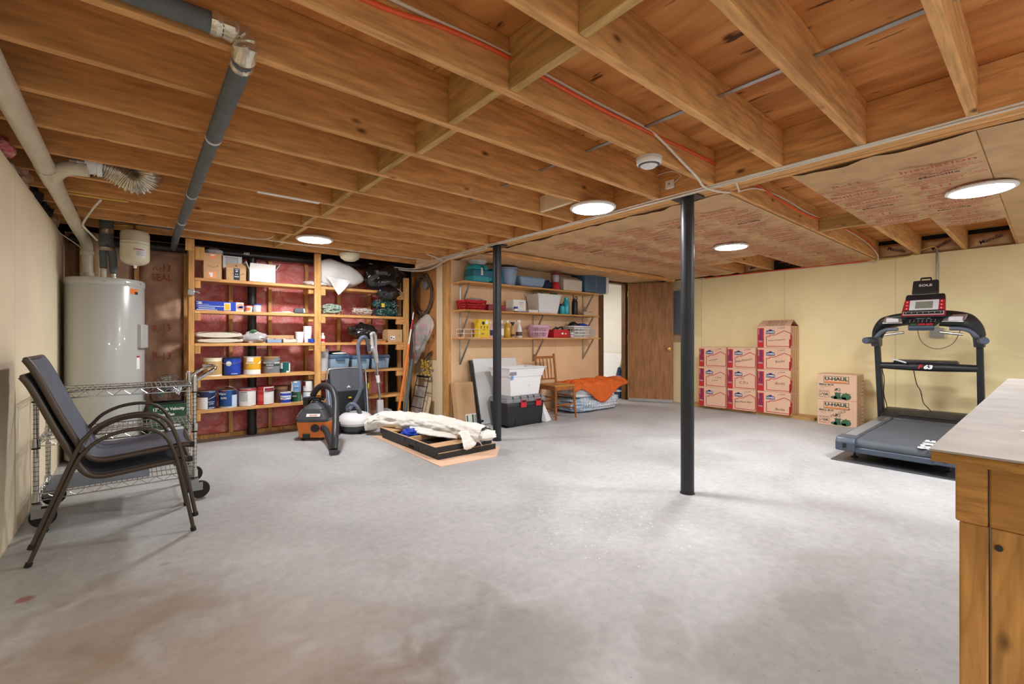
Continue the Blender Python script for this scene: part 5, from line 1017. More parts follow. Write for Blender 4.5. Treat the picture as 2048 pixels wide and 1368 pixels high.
# ------------------------------------------------------------------ things on the floor by the centre wall
t = T('flat_carton', 'flat brown carton with a shipping label leaning by the corner post', 'box', (3.14, 4.7, 0), world=True)
b = MB().hexa([(2.995, 4.60, .002), (3.27, 4.60, .002), (3.27, 4.70, .002), (2.995, 4.70, .002), (2.995, 4.70, .53), (3.28, 4.70, .53), (3.28, 4.80, .53), (2.995, 4.80, .53)]); obj('carton', b, W['card'], t, .002)
M = Matrix.Translation((3.185, 4.6145, .085)) @ FY(0, 0, 0) @ Matrix.Rotation(-.187, 4, 'X')
decal([rect(-.085, -.062, .085, .062)], W['whitep'], t, M, 'label'); decal([rect(.01, -.05, .035, .05), rect(.05, -.05, .06, .045), rect(.065, -.05, .07, .045), rect(-.07, -.03, -.05, .045)], W['greenp'], t, Matrix.Translation((0, -.0008, 0)) @ M, 'print')
t = T('folding_table', 'white table top with a black metal edge standing against the tan wall', 'table', (3.6, 4.6, 0), world=True)
def sl(x, off, zz): return (x, 4.555+.20*zz/.82+off, zz)
b = MB().hexa([sl(3.30, 0, .004), sl(4.02, 0, .004), sl(4.02, .03, .004), sl(3.30, .03, .004), sl(3.30, 0, .82), sl(4.02, 0, .82), sl(4.02, .03, .82), sl(3.30, .03, .82)]); obj('top', b, W['wplastm'], t, .006)
b = MB().hexa([sl(3.262, .0, .01), sl(3.292, .0, .01), sl(3.292, .05, .01), sl(3.262, .05, .01), sl(3.262, 0, .80), sl(3.292, 0, .80), sl(3.292, .05, .80), sl(3.262, .05, .80)]); obj('edge_rail', b, W['black'], t, .004)
obj('leg', MB().tube([sl(3.278, -.012, .03), sl(3.278, -.012, .76)], .012, 8), W['blackm'], t); obj('foot', MB().tube([sl(3.262, -.012, .05), sl(3.32, -.012, .05)], .014, 8), W['black'], t)
t = T('plastic_chest', 'black plastic trunk with a grey lid and red latches', 'trunk', (3.70, 4.345, 0)); a, c = .315, .185
b = MB(); b.fr(0, 0, .008, .30, a*.90, c*.88, a*.985, c*.97); obj('tub', b, W['black'], t, .025, seg=3)
b = MB(); b.fr(0, 0, .295, .345, a*1.01, c*1.02, a*1.01, c*1.02); b.fr(0, 0, .345, .375, a*1.0, c*1.0, a*.92, c*.86); obj('lid', b, W['mgrey'], t, .014, seg=3)
for x in (-.22, -.10, .02, .12, .24): obj('lid_rib', MB().box(x-.004, -c*1.03, .30, x+.004, -c*.85, .372), W['dgrey'], t, .002)
for x in (-.06, .19):
    l = obj('latch', MB().hexa([(x-.045, -c-.014, .235), (x+.045, -c-.014, .235), (x+.045, -c+.004, .235), (x-.045, -c+.004, .235), (x-.045, -c-.018, .325), (x+.045, -c-.018, .325), (x+.045, -c, .325), (x-.045, -c, .325)]), W['crimson'], t, .006)
    obj('latch_pad', MB().box(x-.035, -c-.0205, .30, x+.035, -c-.0165, .322), W['black'], l, .002)
b = MB(); b.M = FY(.02, -c*.905, .02) @ Matrix.Rotation(-.10, 4, 'X')
for p in stroke([(-.20, .0), (-.15, .12), (-.09, .16), (.13, .16), (.19, .12), (.24, .0)], .008): b.prism(p, 0, .010)
obj('moulded_arch', b, W['black'], t, .002); b = MB(); b.box(-.30, -c*.97-.004, .262, .30, -c*.95, .27); obj('moulded_line', b, W['dgrey'], t)
for x in (-.27, .27): obj('foot', MB().box(x-.03, -c*.8, 0, x+.03, c*.8, .0085), W['black'], t)
t = T('storage_bin', 'big white open plastic bin standing on the black trunk', 'bin', (3.71, 4.36, .3755)); h, w = .345, .006
def wall(b, a0, c0, a1, c1, z0, z1, w=.006):
    for s in (-1, 1):
        b.hexa([(-a0, s*c0, z0), (a0, s*c0, z0), (a0, s*(c0-w), z0), (-a0, s*(c0-w), z0), (-a1, s*c1, z1), (a1, s*c1, z1), (a1, s*(c1-w), z1), (-a1, s*(c1-w), z1)])
        b.hexa([(s*a0, -c0, z0), (s*(a0-w), -c0, z0), (s*(a0-w), c0, z0), (s*a0, c0, z0), (s*a1, -c1, z1), (s*(a1-w), -c1, z1), (s*(a1-w), c1, z1), (s*a1, c1, z1)])
b = MB(); wall(b, .235, .15, .262, .172, .001, .235); wall(b, .270, .180, .300, .205, .235, h); b.box(-.27, -.18, .232, .27, -.165, .236).box(-.27, .165, .232, .27, .18, .236); b.box(-.235, -.15, .001, .235, .15, .007); obj('bin', b, W['wplast'], t, .004)
b = MB(); b.tube([(-.305, -.21, h), (.305, -.21, h), (.305, .21, h), (-.305, .21, h)], .012, 8, True, .6); obj('rim', b, W['wplast'], t)
obj('handle_recess', MB().box(-.275, -.196, .26, -.17, -.186, .30), W['mgrey'], t, .004); decal([rect(-.20, .20, -.165, .25)], W['skyp'], t, FY(-.05, -.187, .005), 'label')
txt('25', .03, W['lgrey'], t, FY(.06, -.1665, .12, -.4))
b = MB().hexa([(4.03, 4.24, .002), (4.06, 4.17, .002), (4.20, 4.23, .002), (4.17, 4.30, .002), (4.028, 4.33, .31), (4.05, 4.29, .31), (4.075, 4.30, .31), (4.055, 4.34, .31)]); o = obj('white_wedge', b, W['wplast'], bevel=.008); tagset(o, 'white folded plastic step leaning at the right end of the black trunk', 'step stool')
# old wooden chair facing the room
t = T('wooden_chair', 'small old wooden spindle-back chair beside the orange blanket', 'chair', (4.435, 4.385, 0), -.06)
def leg(x0, y0, x1, y1, z1, r0, r1, n=6):
    P = [(x0+(x1-x0)*k/n, y0+(y1-y0)*k/n, .001+(z1-.001)*k/n) for k in range(n+1)]; return MB().tube(P, [r0+(r1-r0)*k/n+(.003 if k in (2, 4) else 0) for k in range(n+1)], 12)
sx_, fy, by = .165, -.185, .175
for s in (-1, 1):
    obj('leg', leg(s*(sx_+.015), fy-.02, s*sx_, fy+.01, .435, .012, .020), W['oldchair'], t)
    obj('leg', MB().tube(arc([(s*.155, by+.015, .001), (s*.155, by, .25), (s*.157, by, .45), (s*.165, by+.03, .65), (s*.178, by+.075, .86)], 5), .016, 12), W['oldchair'], t)
b = MB(); b.prism([(-.185, fy-.005), (.185, fy-.005), (.165, by+.01), (-.165, by+.01)], .43, .455); obj('seat', b, W['oldseat'], t, .008, seg=3); obj('seat_rail', MB().box(-.16, fy+.0, .385, .16, fy+.022, .43), W['oldchair'], t, .003)
for s in (-1, 1): obj('seat_rail', MB().box(s*.155-.01, fy+.02, .385, s*.155+.01, by-.01, .43), W['oldchair'], t, .003)
for z0, z1 in ((.795, .83), (.50, .52)):
    f = lambda zz: by+.0+.075*max(0, (zz-.45)/.41)**1.2; b = MB(); b.hexa([(-.175, f(z0)-.009, z0), (.175, f(z0)-.009, z0), (.175, f(z0)+.009, z0), (-.175, f(z0)+.009, z0), (-.18, f(z1)-.009, z1), (.18, f(z1)-.009, z1), (.18, f(z1)+.009, z1), (-.18, f(z1)+.009, z1)]); obj('back_rail', b, W['oldchair'], t, .005)
for x in (-.10, -.035, .035, .10): obj('spindle', MB().tube([(x*.8, by+.012, .515), (x*.95, by+.035, .66), (x, by+.062, .80)], [.006, .009, .006], 10), W['oldchair'], t)
for (p, q) in (((-.17, fy, .19), (.17, fy, .19)), ((-.168, fy, .13), (-.155, by, .13)), ((.168, fy, .13), (.155, by, .13)), ((.168, fy, .29), (.155, by, .29)), ((-.168, fy, .29), (-.155, by, .29)), ((-.155, by, .2), (.155, by, .2))): obj('stretcher', MB().tube([p, V(p).lerp(V(q), .5), q], [.008, .012, .008], 10), W['oldchair'], t)
# bedding pile
def quilt(name, label, x0, x1, y0, y1, z0, z1, m, seed, cat, amp=.03, folds=3):
    cx, cy_, cz = (x0+x1)/2, (y0+y1)/2, (z0+z1)/2; rx, ry, rz = (x1-x0)/2, (y1-y0)/2, (z1-z0)/2
    def fn(u, v):
        a = 2*PI*u; e = PI*(v-.5); sg = lambda t, p: math.copysign(abs(t)**p, t)
        p = V((sg(math.cos(e), .45)*sg(math.cos(a), .5), sg(math.cos(e), .45)*sg(math.sin(a), .5), sg(math.sin(e), .7)))
        n = noise.fractal(p*2.4+V((seed, 0, seed)), 1., 2., 4); wr = math.sin(folds*PI*p.z+2.5*p.x+seed+1.5*n)*.5+.5
        k = 1+amp*2.2*n-amp*1.4*wr*(1-abs(p.z)**3)
        return (cx+rx*p.x*k, cy_+ry*p.y*k, max(z0, cz+rz*p.z*(1+amp*2.5*n*(p.z > 0))))
    o = obj(name, MB().grid(72, 40, fn, True), W[m], smooth=80); tagset(o, label, cat); return o
quilt('folded_quilt', 'pale blue quilt folded at the bottom of the bedding pile', 4.72, 5.84, 4.30, 4.79, .0, .22, 'bedp', 3., 'quilt', .05, 5)
quilt('folded_comforter', 'white comforter in the middle of the bedding pile', 4.74, 5.86, 4.32, 4.79, .205, .40, 'bedw', 8., 'comforter', .055, 4)
def blk(u, v):
    x = 4.70+1.22*u; s = v*2-1; n = noise.fractal(V((u*5, v*3, 4)), 1., 2., 4)
    edge = .10+.26*(.5+.5*noise.noise(V((u*4.2, 1.7, 0))))*(.4+.6*math.sin(PI*min(1, u*1.05)))
    if v > .42:
        k = (v-.42)/.58; y = 4.80-.44*k-.02*n; z = .44+.055*math.sin(PI*k*.8)+.03*n+.035*math.sin(u*17+3*k)*k
    else:
        k = 1-v/.42; y = 4.36-.045-.045*k-.014*math.sin(u*31+2*n); z = .455-edge*k+.02*math.sin(u*17)*(1-k)
        return (x, y, z)
    return (x, y, z)
def blanket(u, v):
    x = 4.68+1.24*u; n = noise.fractal(V((u*6, v*4, 4)), 1., 2., 4); drop = .05+.24*math.exp(-((u-.52)/.24)**2)
    L = .46; s = v*(L+drop); crease = .018*math.sin(u*26+5*v+3*n)
    if s < drop: y = 4.285-.006*math.sin(u*26); z = .425-drop+s; y -= abs(crease)*.9
    else:
        k = (s-drop)/L; y = 4.285+L*k; z = .425+.05*math.sin(PI*min(1, k*1.3+.05))*(.6+.5*math.sin(PI*u))+.03*n+crease
    if u < .12: z -= .06*(1-u/.12)
    return (x, y, z)
b = MB().grid(90, 40, blanket); o = obj('blanket', b, W['blanket'], smooth=80); tagset(o, 'rumpled orange blanket thrown over the bedding pile', 'blanket')
so = o.modifiers.new('thick', 'SOLIDIFY'); so.thickness = .012
# black boards, drop cloth, cardboard
o = obj('cardboard_sheet', MB().prism([(1.955, 3.29), (2.52, 3.25), (2.75, 3.50), (2.74, 4.70), (1.99, 4.80)], .0005, .006), W['cardpink'], smooth=0); tagset(o, 'flat sheet of cardboard on the floor under the black boards', 'cardboard')
t = T('black_board', 'lower black board lying on the cardboard sheet', 'panel', (2.36, 4.06, .0065), world=True); x0, x1, y0, y1 = 2.04, 2.68, 3.47, 4.655
obj('board', MB().box(x0, y0, .0065, x1, y1, .058), W['black'], t, .002); obj('top_edge', MB().box(x0+.004, y0+.004, .0581, x1-.004, y1-.004, .061), W['card'], t)
for y in (3.85, 4.05): obj('hinge', MB().box(x0-.004, y-.02, .018, x0, y+.02, .048), W['blackm'], t, .001)
obj('recess', MB().box(x0-.003, 3.93, .022, x0-.0005, 4.02, .044), W['mesh'], t)
t = T('black_tray', 'upper shallow black tray with pale wood rims and a divider', 'tray', (2.34, 4.06, .0615), world=True); x0, x1, y0, y1, w = 2.02, 2.645, 3.49, 4.665, .016; z0, z1 = .0615, .118
obj('bottom', MB().box(x0+w, y0+w, z0, x1-w, y1-w, z0+.008), W['black'], t)
b = MB().box(x0, y0, z0, x0+w, y1, z1-.003).box(x1-w, y0, z0, x1, y1, z1-.003).box(x0+w, y0, z0, x1-w, y0+w, z1-.003).box(x0+w, y1-w, z0, x1-w, y1, z1-.003); obj('frame', b, W['black'], t)
b = MB().box(x0, y0, z1-.003, x0+w, y1, z1).box(x1-w, y0, z1-.003, x1, y1, z1).box(x0+w, y0, z1-.003, x1-w, y0+w, z1).box(x0+w, y1-w, z1-.003, x1-w, y1, z1); obj('rim', b, W['card'], t)
obj('divider', MB().box(x0+w, 4.02, z0+.008, x1-w, 4.04, z1-.002), W['card'], t); obj('corner_fill', MB().box(x0+w, y0+w, z1-.02, x1-w, y0+.16, z1-.004), W['card'], t); obj('corner_fill', MB().box(x0+w, y1-.26, z1-.02, x1-w, y1-w, z1-.004), W['card'], t)
for y in (3.86, 4.10): obj('hinge', MB().box(x0-.004, y-.02, z0+.015, x0, y+.02, z1-.015), W['blackm'], t, .001)
b = MB().blob((2.135, 4.17, .115), (.09, .105, .045), .45, 4., 30, 18, 3., lo=.071); o = obj('blue_bundle', b, W['royal'], smooth=30); tagset(o, 'crumpled bright blue bundle lying in the black tray', 'bundle')
AX = arc([(2.02, 4.98, .10), (2.14, 4.78, .165), (2.30, 4.30, .185), (2.42, 3.85, .185), (2.52, 3.42, .165)], 10)
RR = lambda s: (.135-.02*abs(2*s-1)**2)*(1-.55*max(0, (.06-s)/.06)) 
def cl(u, v):
    i = v*(len(AX)-1); k = min(int(i), len(AX)-2); c = AX[k].lerp(AX[k+1], i-k); a = 2*PI*u; n = noise.fractal(V((math.cos(a)*1.6, math.sin(a)*1.6, v*9)), 1., 2., 4)
    n3 = noise.fractal(V((math.cos(a)*4.5, math.sin(a)*4.5, v*13)), 1., 2., 3); r = RR(v)*(1+.17*n+.09*n3+.035*math.sin(v*50+5*a+5*n)); d = V((.90, .34, 0))
    p = c+d*(r*1.05*math.cos(a))+V((0, 0, r*.72*math.sin(a))); p.z = max(p.z, .1185 if p.y < 4.66 else .0075+.11*max(0, (5.2-p.y)/.6-.1)); return p
t = T('drop_cloth', 'long rolled-up stained white drop cloth lying over the black tray', 'drop cloth', (2.3, 4.2, .1), world=True)
obj('roll', MB().grid(64, 170, cl, True), W['dropc'], t, smooth=80)
def flap(u, v):
    n = noise.fractal(V((u*4, v*3, 2)), 1., 2., 3); return (2.30+.17*u+.04*v*(u-.5), 3.56-.135*v-.03*n*v+.03*math.sin(u*9)*v, .20-.005*v-.15*max(0, v-.28)*(1+.3*math.sin(u*7))+.015*n)
o = obj('hanging_flap', MB().grid(26, 20, flap), W['dropc'], t, smooth=80); so = o.modifiers.new('thick', 'SOLIDIFY'); so.thickness = .006
def flap2(u, v):
    n = noise.fractal(V((u*5, v*3, 7)), 1., 2., 3); return (2.08+.05*u-.02*v, 4.55-1.05*u, .20-.075*v+.012*n+.02*math.sin(u*12)*v) if False else (2.17+.20*u-.075*v*(.4+.6*math.sin(PI*u)), 4.25-.62*u, .175-.05*v+.01*n)
o = obj('loose_edge', MB().grid(30, 8, flap2), W['dropc'], t, smooth=80); so = o.modifiers.new('thick', 'SOLIDIFY'); so.thickness = .005
obj('roll_end', MB().blob((2.535, 3.42, .165), (.10, .05, .05), .35, 4., 24, 14, 6., lo=.119), W['dropc'], t, smooth=80)
# ------------------------------------------------------------------ shop vacuum
W['vacgrey'] = mat('charcoal_plastic', S(66, 68, 74), .4, var=.06)
t = T('shop_vacuum', 'orange and charcoal shop vacuum with a looping black hose', 'vacuum', (1.50, 5.13, 0), world=True)
RZ = Matrix.Translation((1.50, 5.13, 0)) @ Matrix.Rotation(-.62, 4, 'Z')
def rbox(hx, hy, z0, z1, hx2, hy2, r, n=6, b=None):
    b = b or MB(); P = []
    for zz, ax_, ay in ((z0, hx, hy), (z1, hx2, hy2)):
        ring = []
        for (cx, cy_, a0) in ((ax_-r, ay-r, 0), (-ax_+r, ay-r, PI/2), (-ax_+r, -ay+r, PI), (ax_-r, -ay+r, 3*PI/2)):
            for k in range(n+1): a = a0+PI/2*k/n; ring.append((cx+r*math.cos(a), cy_+r*math.sin(a), zz))
        P.append(ring)
    m = len(P[0]); return b.add(P[0]+P[1], [tuple(range(m-1, -1, -1)), tuple(range(m, 2*m))]+[(i, (i+1) % m, m+(i+1) % m, m+i) for i in range(m)])
b = MB(); b.M = RZ; rbox(.145, .15, .03, .20, .165, .17, .05, 6, b); obj('tank', b, W['orange'], t, .004)
b = MB(); b.M = RZ; b.box(-.09, -.165, .03, -.015, -.145, .075); obj('front_notch', b, W['black'], t, .004)
b = MB(); b.M = RZ; rbox(.172, .177, .20, .235, .172, .177, .055, 6, b); obj('rim', b, W['vacgrey'], t, .006)
b = MB(); b.M = RZ; rbox(.165, .17, .235, .33, .115, .125, .05, 6, b); rbox(.115, .125, .33, .385, .05, .07, .03, 6, b); obj('motor_head', b, W['vacgrey'], t, .012)
b = MB(); b.M = RZ; b.lathe([(.07, .36), (.05, .40), (.03, .405)], 20); b.box(-.035, -.035, .39, .035, .035, .425); obj('lid_neck', b, W['black'], t, .006)
b = MB(); b.M = RZ; b.tube(arc([(-.10, .02, .38), (-.06, .01, .425), (.02, 0, .44), (.085, -.01, .42)], 5), [.022]*16, 10); b.box(-.14, -.02, .355, -.085, .05, .44); obj('handle', b, W['black'], t, .006)
b = MB(); b.M = RZ; b.box(.0, -.028, .442, .05, .012, .456); obj('switch', b, W['orange'], t, .004)
b = MB(); b.M = RZ @ FY(0, 0, 0); b.M = RZ @ Matrix.Translation((0, -.1585, .265)) @ FY(0, 0, 0) @ Matrix.Rotation(-.45, 4, 'X'); b.prism(rect(-.05, -.012, .09, .02), 0, .004); obj('logo_strip', b, W['whitep'], t)
txt('RIDGID', .024, W['red'], t, RZ @ Matrix.Translation((.02, -.1615, .268)) @ FY(0, 0, 0) @ Matrix.Rotation(-.45, 4, 'X'), .03)
b = MB(); b.M = RZ; b.add([(-.176, -.10, .245), (-.176, .12, .245), (-.135, .07, .32), (-.135, -.06, .32), (-.170, -.10, .245), (-.170, .12, .245), (-.129, .07, .32), (-.129, -.06, .32)], [(0, 1, 2, 3), (7, 6, 5, 4), (0, 4, 5, 1), (1, 5, 6, 2), (2, 6, 7, 3), (3, 7, 4, 0)]); obj('side_vent', b, W['mgrey'], t)
for s, x in ((-1, -.185), (1, .185)):
    b = MB(); b.M = RZ; b.lathe([(.02, -.018), (.07, -.018), (.075, -.012), (.075, .012), (.07, .018), (.02, .018)], 26, (x, .12, .0755), 'x'); obj('rear_wheel', b, W['rubber'], t)
    b = MB(); b.M = RZ; b.lathe([(.012, -.014), (.024, -.01), (.024, .01), (.012, .014)], 16, (s*.10, -.12, .0245), 'x'); obj('caster', b, W['rubber'], t)
HP = arc([(1.505, 4.93, .135), (1.50, 4.86, .135), (1.485, 4.72, .11), (1.46, 4.56, .06), (1.43, 4.40, .032), (1.405, 4.30, .034)], 9)
b = MB(); b.tube(HP, [.030+(.0025 if k % 2 else 0) for k in range(len(HP))], 14); obj('hose', b, W['hose'], t, smooth=30)
HP = arc([(1.405, 4.275, .05), (1.435, 4.34, .16), (1.50, 4.52, .30), (1.565, 4.72, .45), (1.57, 4.86, .55), (1.535, 5.01, .575), (1.50, 5.12, .53), (1.475, 5.19, .455)], 12)
b = MB(); b.tube(HP, [.031+(.002 if k % 2 else 0) for k in range(len(HP))], 14); obj('hose', b, W['hose'], t, smooth=30)
b = MB(); b.tube([(1.403, 4.29, .035), (1.40, 4.25, .022)], [.034, .05], 14, flat=.55); obj('nozzle', b, W['vacgrey'], t)
b = MB(); b.M = RZ @ Matrix.Translation((.04, -.165, .135)); b.lathe([(.04, -.02), (.045, 0.02)], 20, ax='y'); obj('hose_port', b, W['black'], t)
# ------------------------------------------------------------------ canister vacuum with wand
t = T('canister_vacuum', 'white canister vacuum with a grey hose and upright chrome wand', 'vacuum', (1.945, 5.18, 0), world=True)
def can_f(zs, zt, k0):
    def fn(u, v):
        a = 2*PI*u; e = PI/2*v; r = math.cos(e)**.65
        return (1.945+.195*r*math.cos(a)*(1.), 5.18+.215*r*math.sin(a), zs+(zt-zs)*math.sin(e)**.9)
    return fn
b = MB().grid(40, 14, can_f(.115, .232, 0), True); b.lathe([(.001, .115), (1., .115)], 40) if False else None; b.grid(40, 2, lambda u, v: (1.945+(.195 if v else .185)*math.cos(2*PI*u), 5.18+(.215 if v else .20)*math.sin(2*PI*u), .09+.026*v), True); obj('upper_shell', b, W['wplast'], t, smooth=60)
b = MB().grid(40, 5, lambda u, v: (1.945+(.13+.055*v**.6)*math.cos(2*PI*u), 5.18+(.15+.05*v**.6)*math.sin(2*PI*u), .012+.082*v), True); b.prism([(1.945+.13*math.cos(2*PI*k/40), 5.18+.15*math.sin(2*PI*k/40)) for k in range(40)], .010, .0125); obj('lower_shell', b, W['dgrey'], t)
for s in (-1, 1): obj('wheel', MB().lathe([(.01, -.014), (.045, -.014), (.05, 0), (.045, .014), (.01, .014)], 20, (1.945+s*.165, 5.27, .0505), 'x'), W['rubber'], t)
obj('front_caster', MB().lathe([(.008, -.012), (.02, -.012), (.02, .012), (.008, .012)], 14, (1.945, 5.02, .0205), 'x'), W['rubber'], t)
b = MB().hexa([(1.90, 4.985, .095), (2.03, 5.0, .095), (2.03, 5.03, .095), (1.90, 5.015, .095), (1.91, 4.99, .112), (2.02, 5.005, .112), (2.02, 5.03, .112), (1.91, 5.02, .112)]); obj('bumper', b, W['lgrey'], t, .004)
obj('panel_line', MB().tube([(1.89, 5.03, .156), (1.945, 5.0, .150), (2.01, 5.03, .152), (2.05, 5.07, .155)], .004, 6), W['dgrey'], t)
HP = arc([(1.955, 5.07, .185), (1.95, 5.085, .25), (1.925, 5.11, .31), (1.88, 5.14, .33), (1.855, 5.19, .29), (1.88, 5.25, .245), (1.935, 5.28, .28), (1.99, 5.25, .38), (2.02, 5.22, .50), (2.02, 5.22, .70), (2.002, 5.23, .87), (1.998, 5.235, 1.0), (2.03, 5.22, 1.085), (2.08, 5.22, 1.09), (2.12, 5.25, 1.02), (2.15, 5.29, .93)], 10)
b = MB(); b.tube(HP, [.021+(.0018 if k % 2 else 0) for k in range(len(HP))], 12); obj('hose', b, W['tmgrey'], t, smooth=30)
obj('hose_elbow', MB().tube(HP[:14], .027, 14), W['dgrey'], t); wx, wy = 2.29, 5.395
h = obj('handle_grip', MB().tube(arc([(2.155, 5.30, .92), (2.215, 5.345, .97), (2.20, 5.33, 1.10), (2.19, 5.32, 1.13), (2.225, 5.345, 1.145), (2.262, 5.37, 1.11), (2.268, 5.38, 1.0), (2.275, 5.385, .87), (2.285, 5.39, .79)], 6), [.018]*24+[.022]*16+[.028]*9, 12), W['lgrey'], t)
obj('grip_web', MB().tube(arc([(2.21, 5.34, 1.01), (2.245, 5.365, .92), (2.275, 5.385, .85)], 6), [.018+.001*k for k in range(13)], 12), W['lgrey'], t)
obj('wand', MB().tube([(2.285, 5.39, .80), (2.335, 5.40, .30)], .0155, 14), W['chrome'], t)
P_ = lambda z: V((2.285, 5.39, .80)).lerp(V((2.335, 5.40, .30)), (.80-z)/.5)
obj('collar', MB().tube([P_(.62), P_(.53)], .025, 14), W['wplast'], t); obj('collar', MB().tube([P_(.83), P_(.78)], .030, 14), W['lgrey'], t)
obj('wand_cord', MB().tube(arc([(2.27, 5.37, .77), (2.262, 5.36, .62), (2.30, 5.365, .45), (2.325, 5.37, .33)], 6), .003, 5), W['mgrey'], t)
b = MB(); b.M = Matrix.Translation((2.338, 5.40, 0)); b.fr(0, 0, .04, .31, .045, .03, .036, .026); b.box(-.13, -.045, .001, .13, .05, .045); obj('floor_nozzle', b, W['lgrey'], t, .008)
# ------------------------------------------------------------------ folded backpack beach chair against the shelves
t = T('backpack_chair', 'folded grey backpack beach chair leaning on the shelving behind the vacuums', 'chair', (1.93, 5.38, 0), world=True)
def cy2(z): return 5.33+.115*z/.72
b = MB(); f = .004
def quad(x0, x1, x2, x3, z0, z1, off=0., th=.02): return MB().hexa([(x0, cy2(z0)+off, z0), (x1, cy2(z0)+off, z0), (x1, cy2(z0)+off+th, z0), (x0, cy2(z0)+off+th, z0), (x2, cy2(z1)+off, z1), (x3, cy2(z1)+off, z1), (x3, cy2(z1)+off+th, z1), (x2, cy2(z1)+off+th, z1)])
obj('back_panel', quad(1.74, 2.135, 1.735, 2.14, .06, .715), W['gfab'], t, .008)
b = MB(); b.M = FY(0, 5.33, 0) @ Matrix.Rotation(-math.atan(.115/.72), 4, 'X'); b.prism([(1.735, .72), (1.735, .47), (1.85, .405), (1.94, .39), (2.03, .41), (2.13, .47), (2.13, .72)], .002, .022); obj('flap', b, W['gfab'], t, .006)
obj('pouch', quad(1.755, 2.12, 1.74, 2.13, .08, .46, -.03, .03), W['mesh'], t, .012)
for s, x in ((-1, 1.715), (1, 2.155)): obj('side_panel', quad(x-.03, x+.03, x-.03, x+.03, .03, .50, .0, .03), W['bfab'], t, .008)
obj('frame_tube', MB().tube(arc([(1.72, 5.31, .01), (1.705, 5.40, .45), (1.70, 5.425, .62), (1.715, 5.43, .70), (1.78, 5.432, .725), (2.08, 5.432, .725), (2.15, 5.43, .70), (2.165, 5.425, .6), (2.15, 5.31, .01)], 5), .0115, 10), W['alu'], t)
obj('armrest', MB().tube([(1.70, 5.405, .50), (1.71, 5.41, .60)], .017, 10), W['black'], t)
for x0, x1 in ((1.725, 1.80), (2.14, 2.09)): obj('strap', MB().tube([(x0, cy2(.55)-.006, .55), ((x0+x1)/2, cy2(.42)-.036, .42), (x1, cy2(.2)-.036, .2)], .012, 6, flat=.3), W['black'], t)
M = FY(0, 5.33, 0) @ Matrix.Rotation(-math.atan(.115/.72), 4, 'X'); decal([[(1.915, .497), (1.94, .525), (1.965, .50), (1.955, .497), (1.94, .512), (1.927, .497)], circ(1.945, .503, .006, 10)], W['whitep'], t, M @ Matrix.Translation((0, 0, .023)), 'logo')
obj('zip_pull', MB().box(1.925, cy2(.375)-.045, .368, 1.96, cy2(.375)-.034, .386), W['yellow'], t, .003); obj('buckle', MB().box(2.17, 5.37, .47, 2.185, 5.39, .53), W['yellow'], t, .003)
b = MB().blob((2.42, 5.52, .09), (.14, .10, .085), .4, 4., 26, 14, 3., lo=.001); o = obj('plastic_bag', b, W['clear'], smooth=40); tagset(o, 'crumpled clear plastic on the floor under the lower right shelf', 'bag')
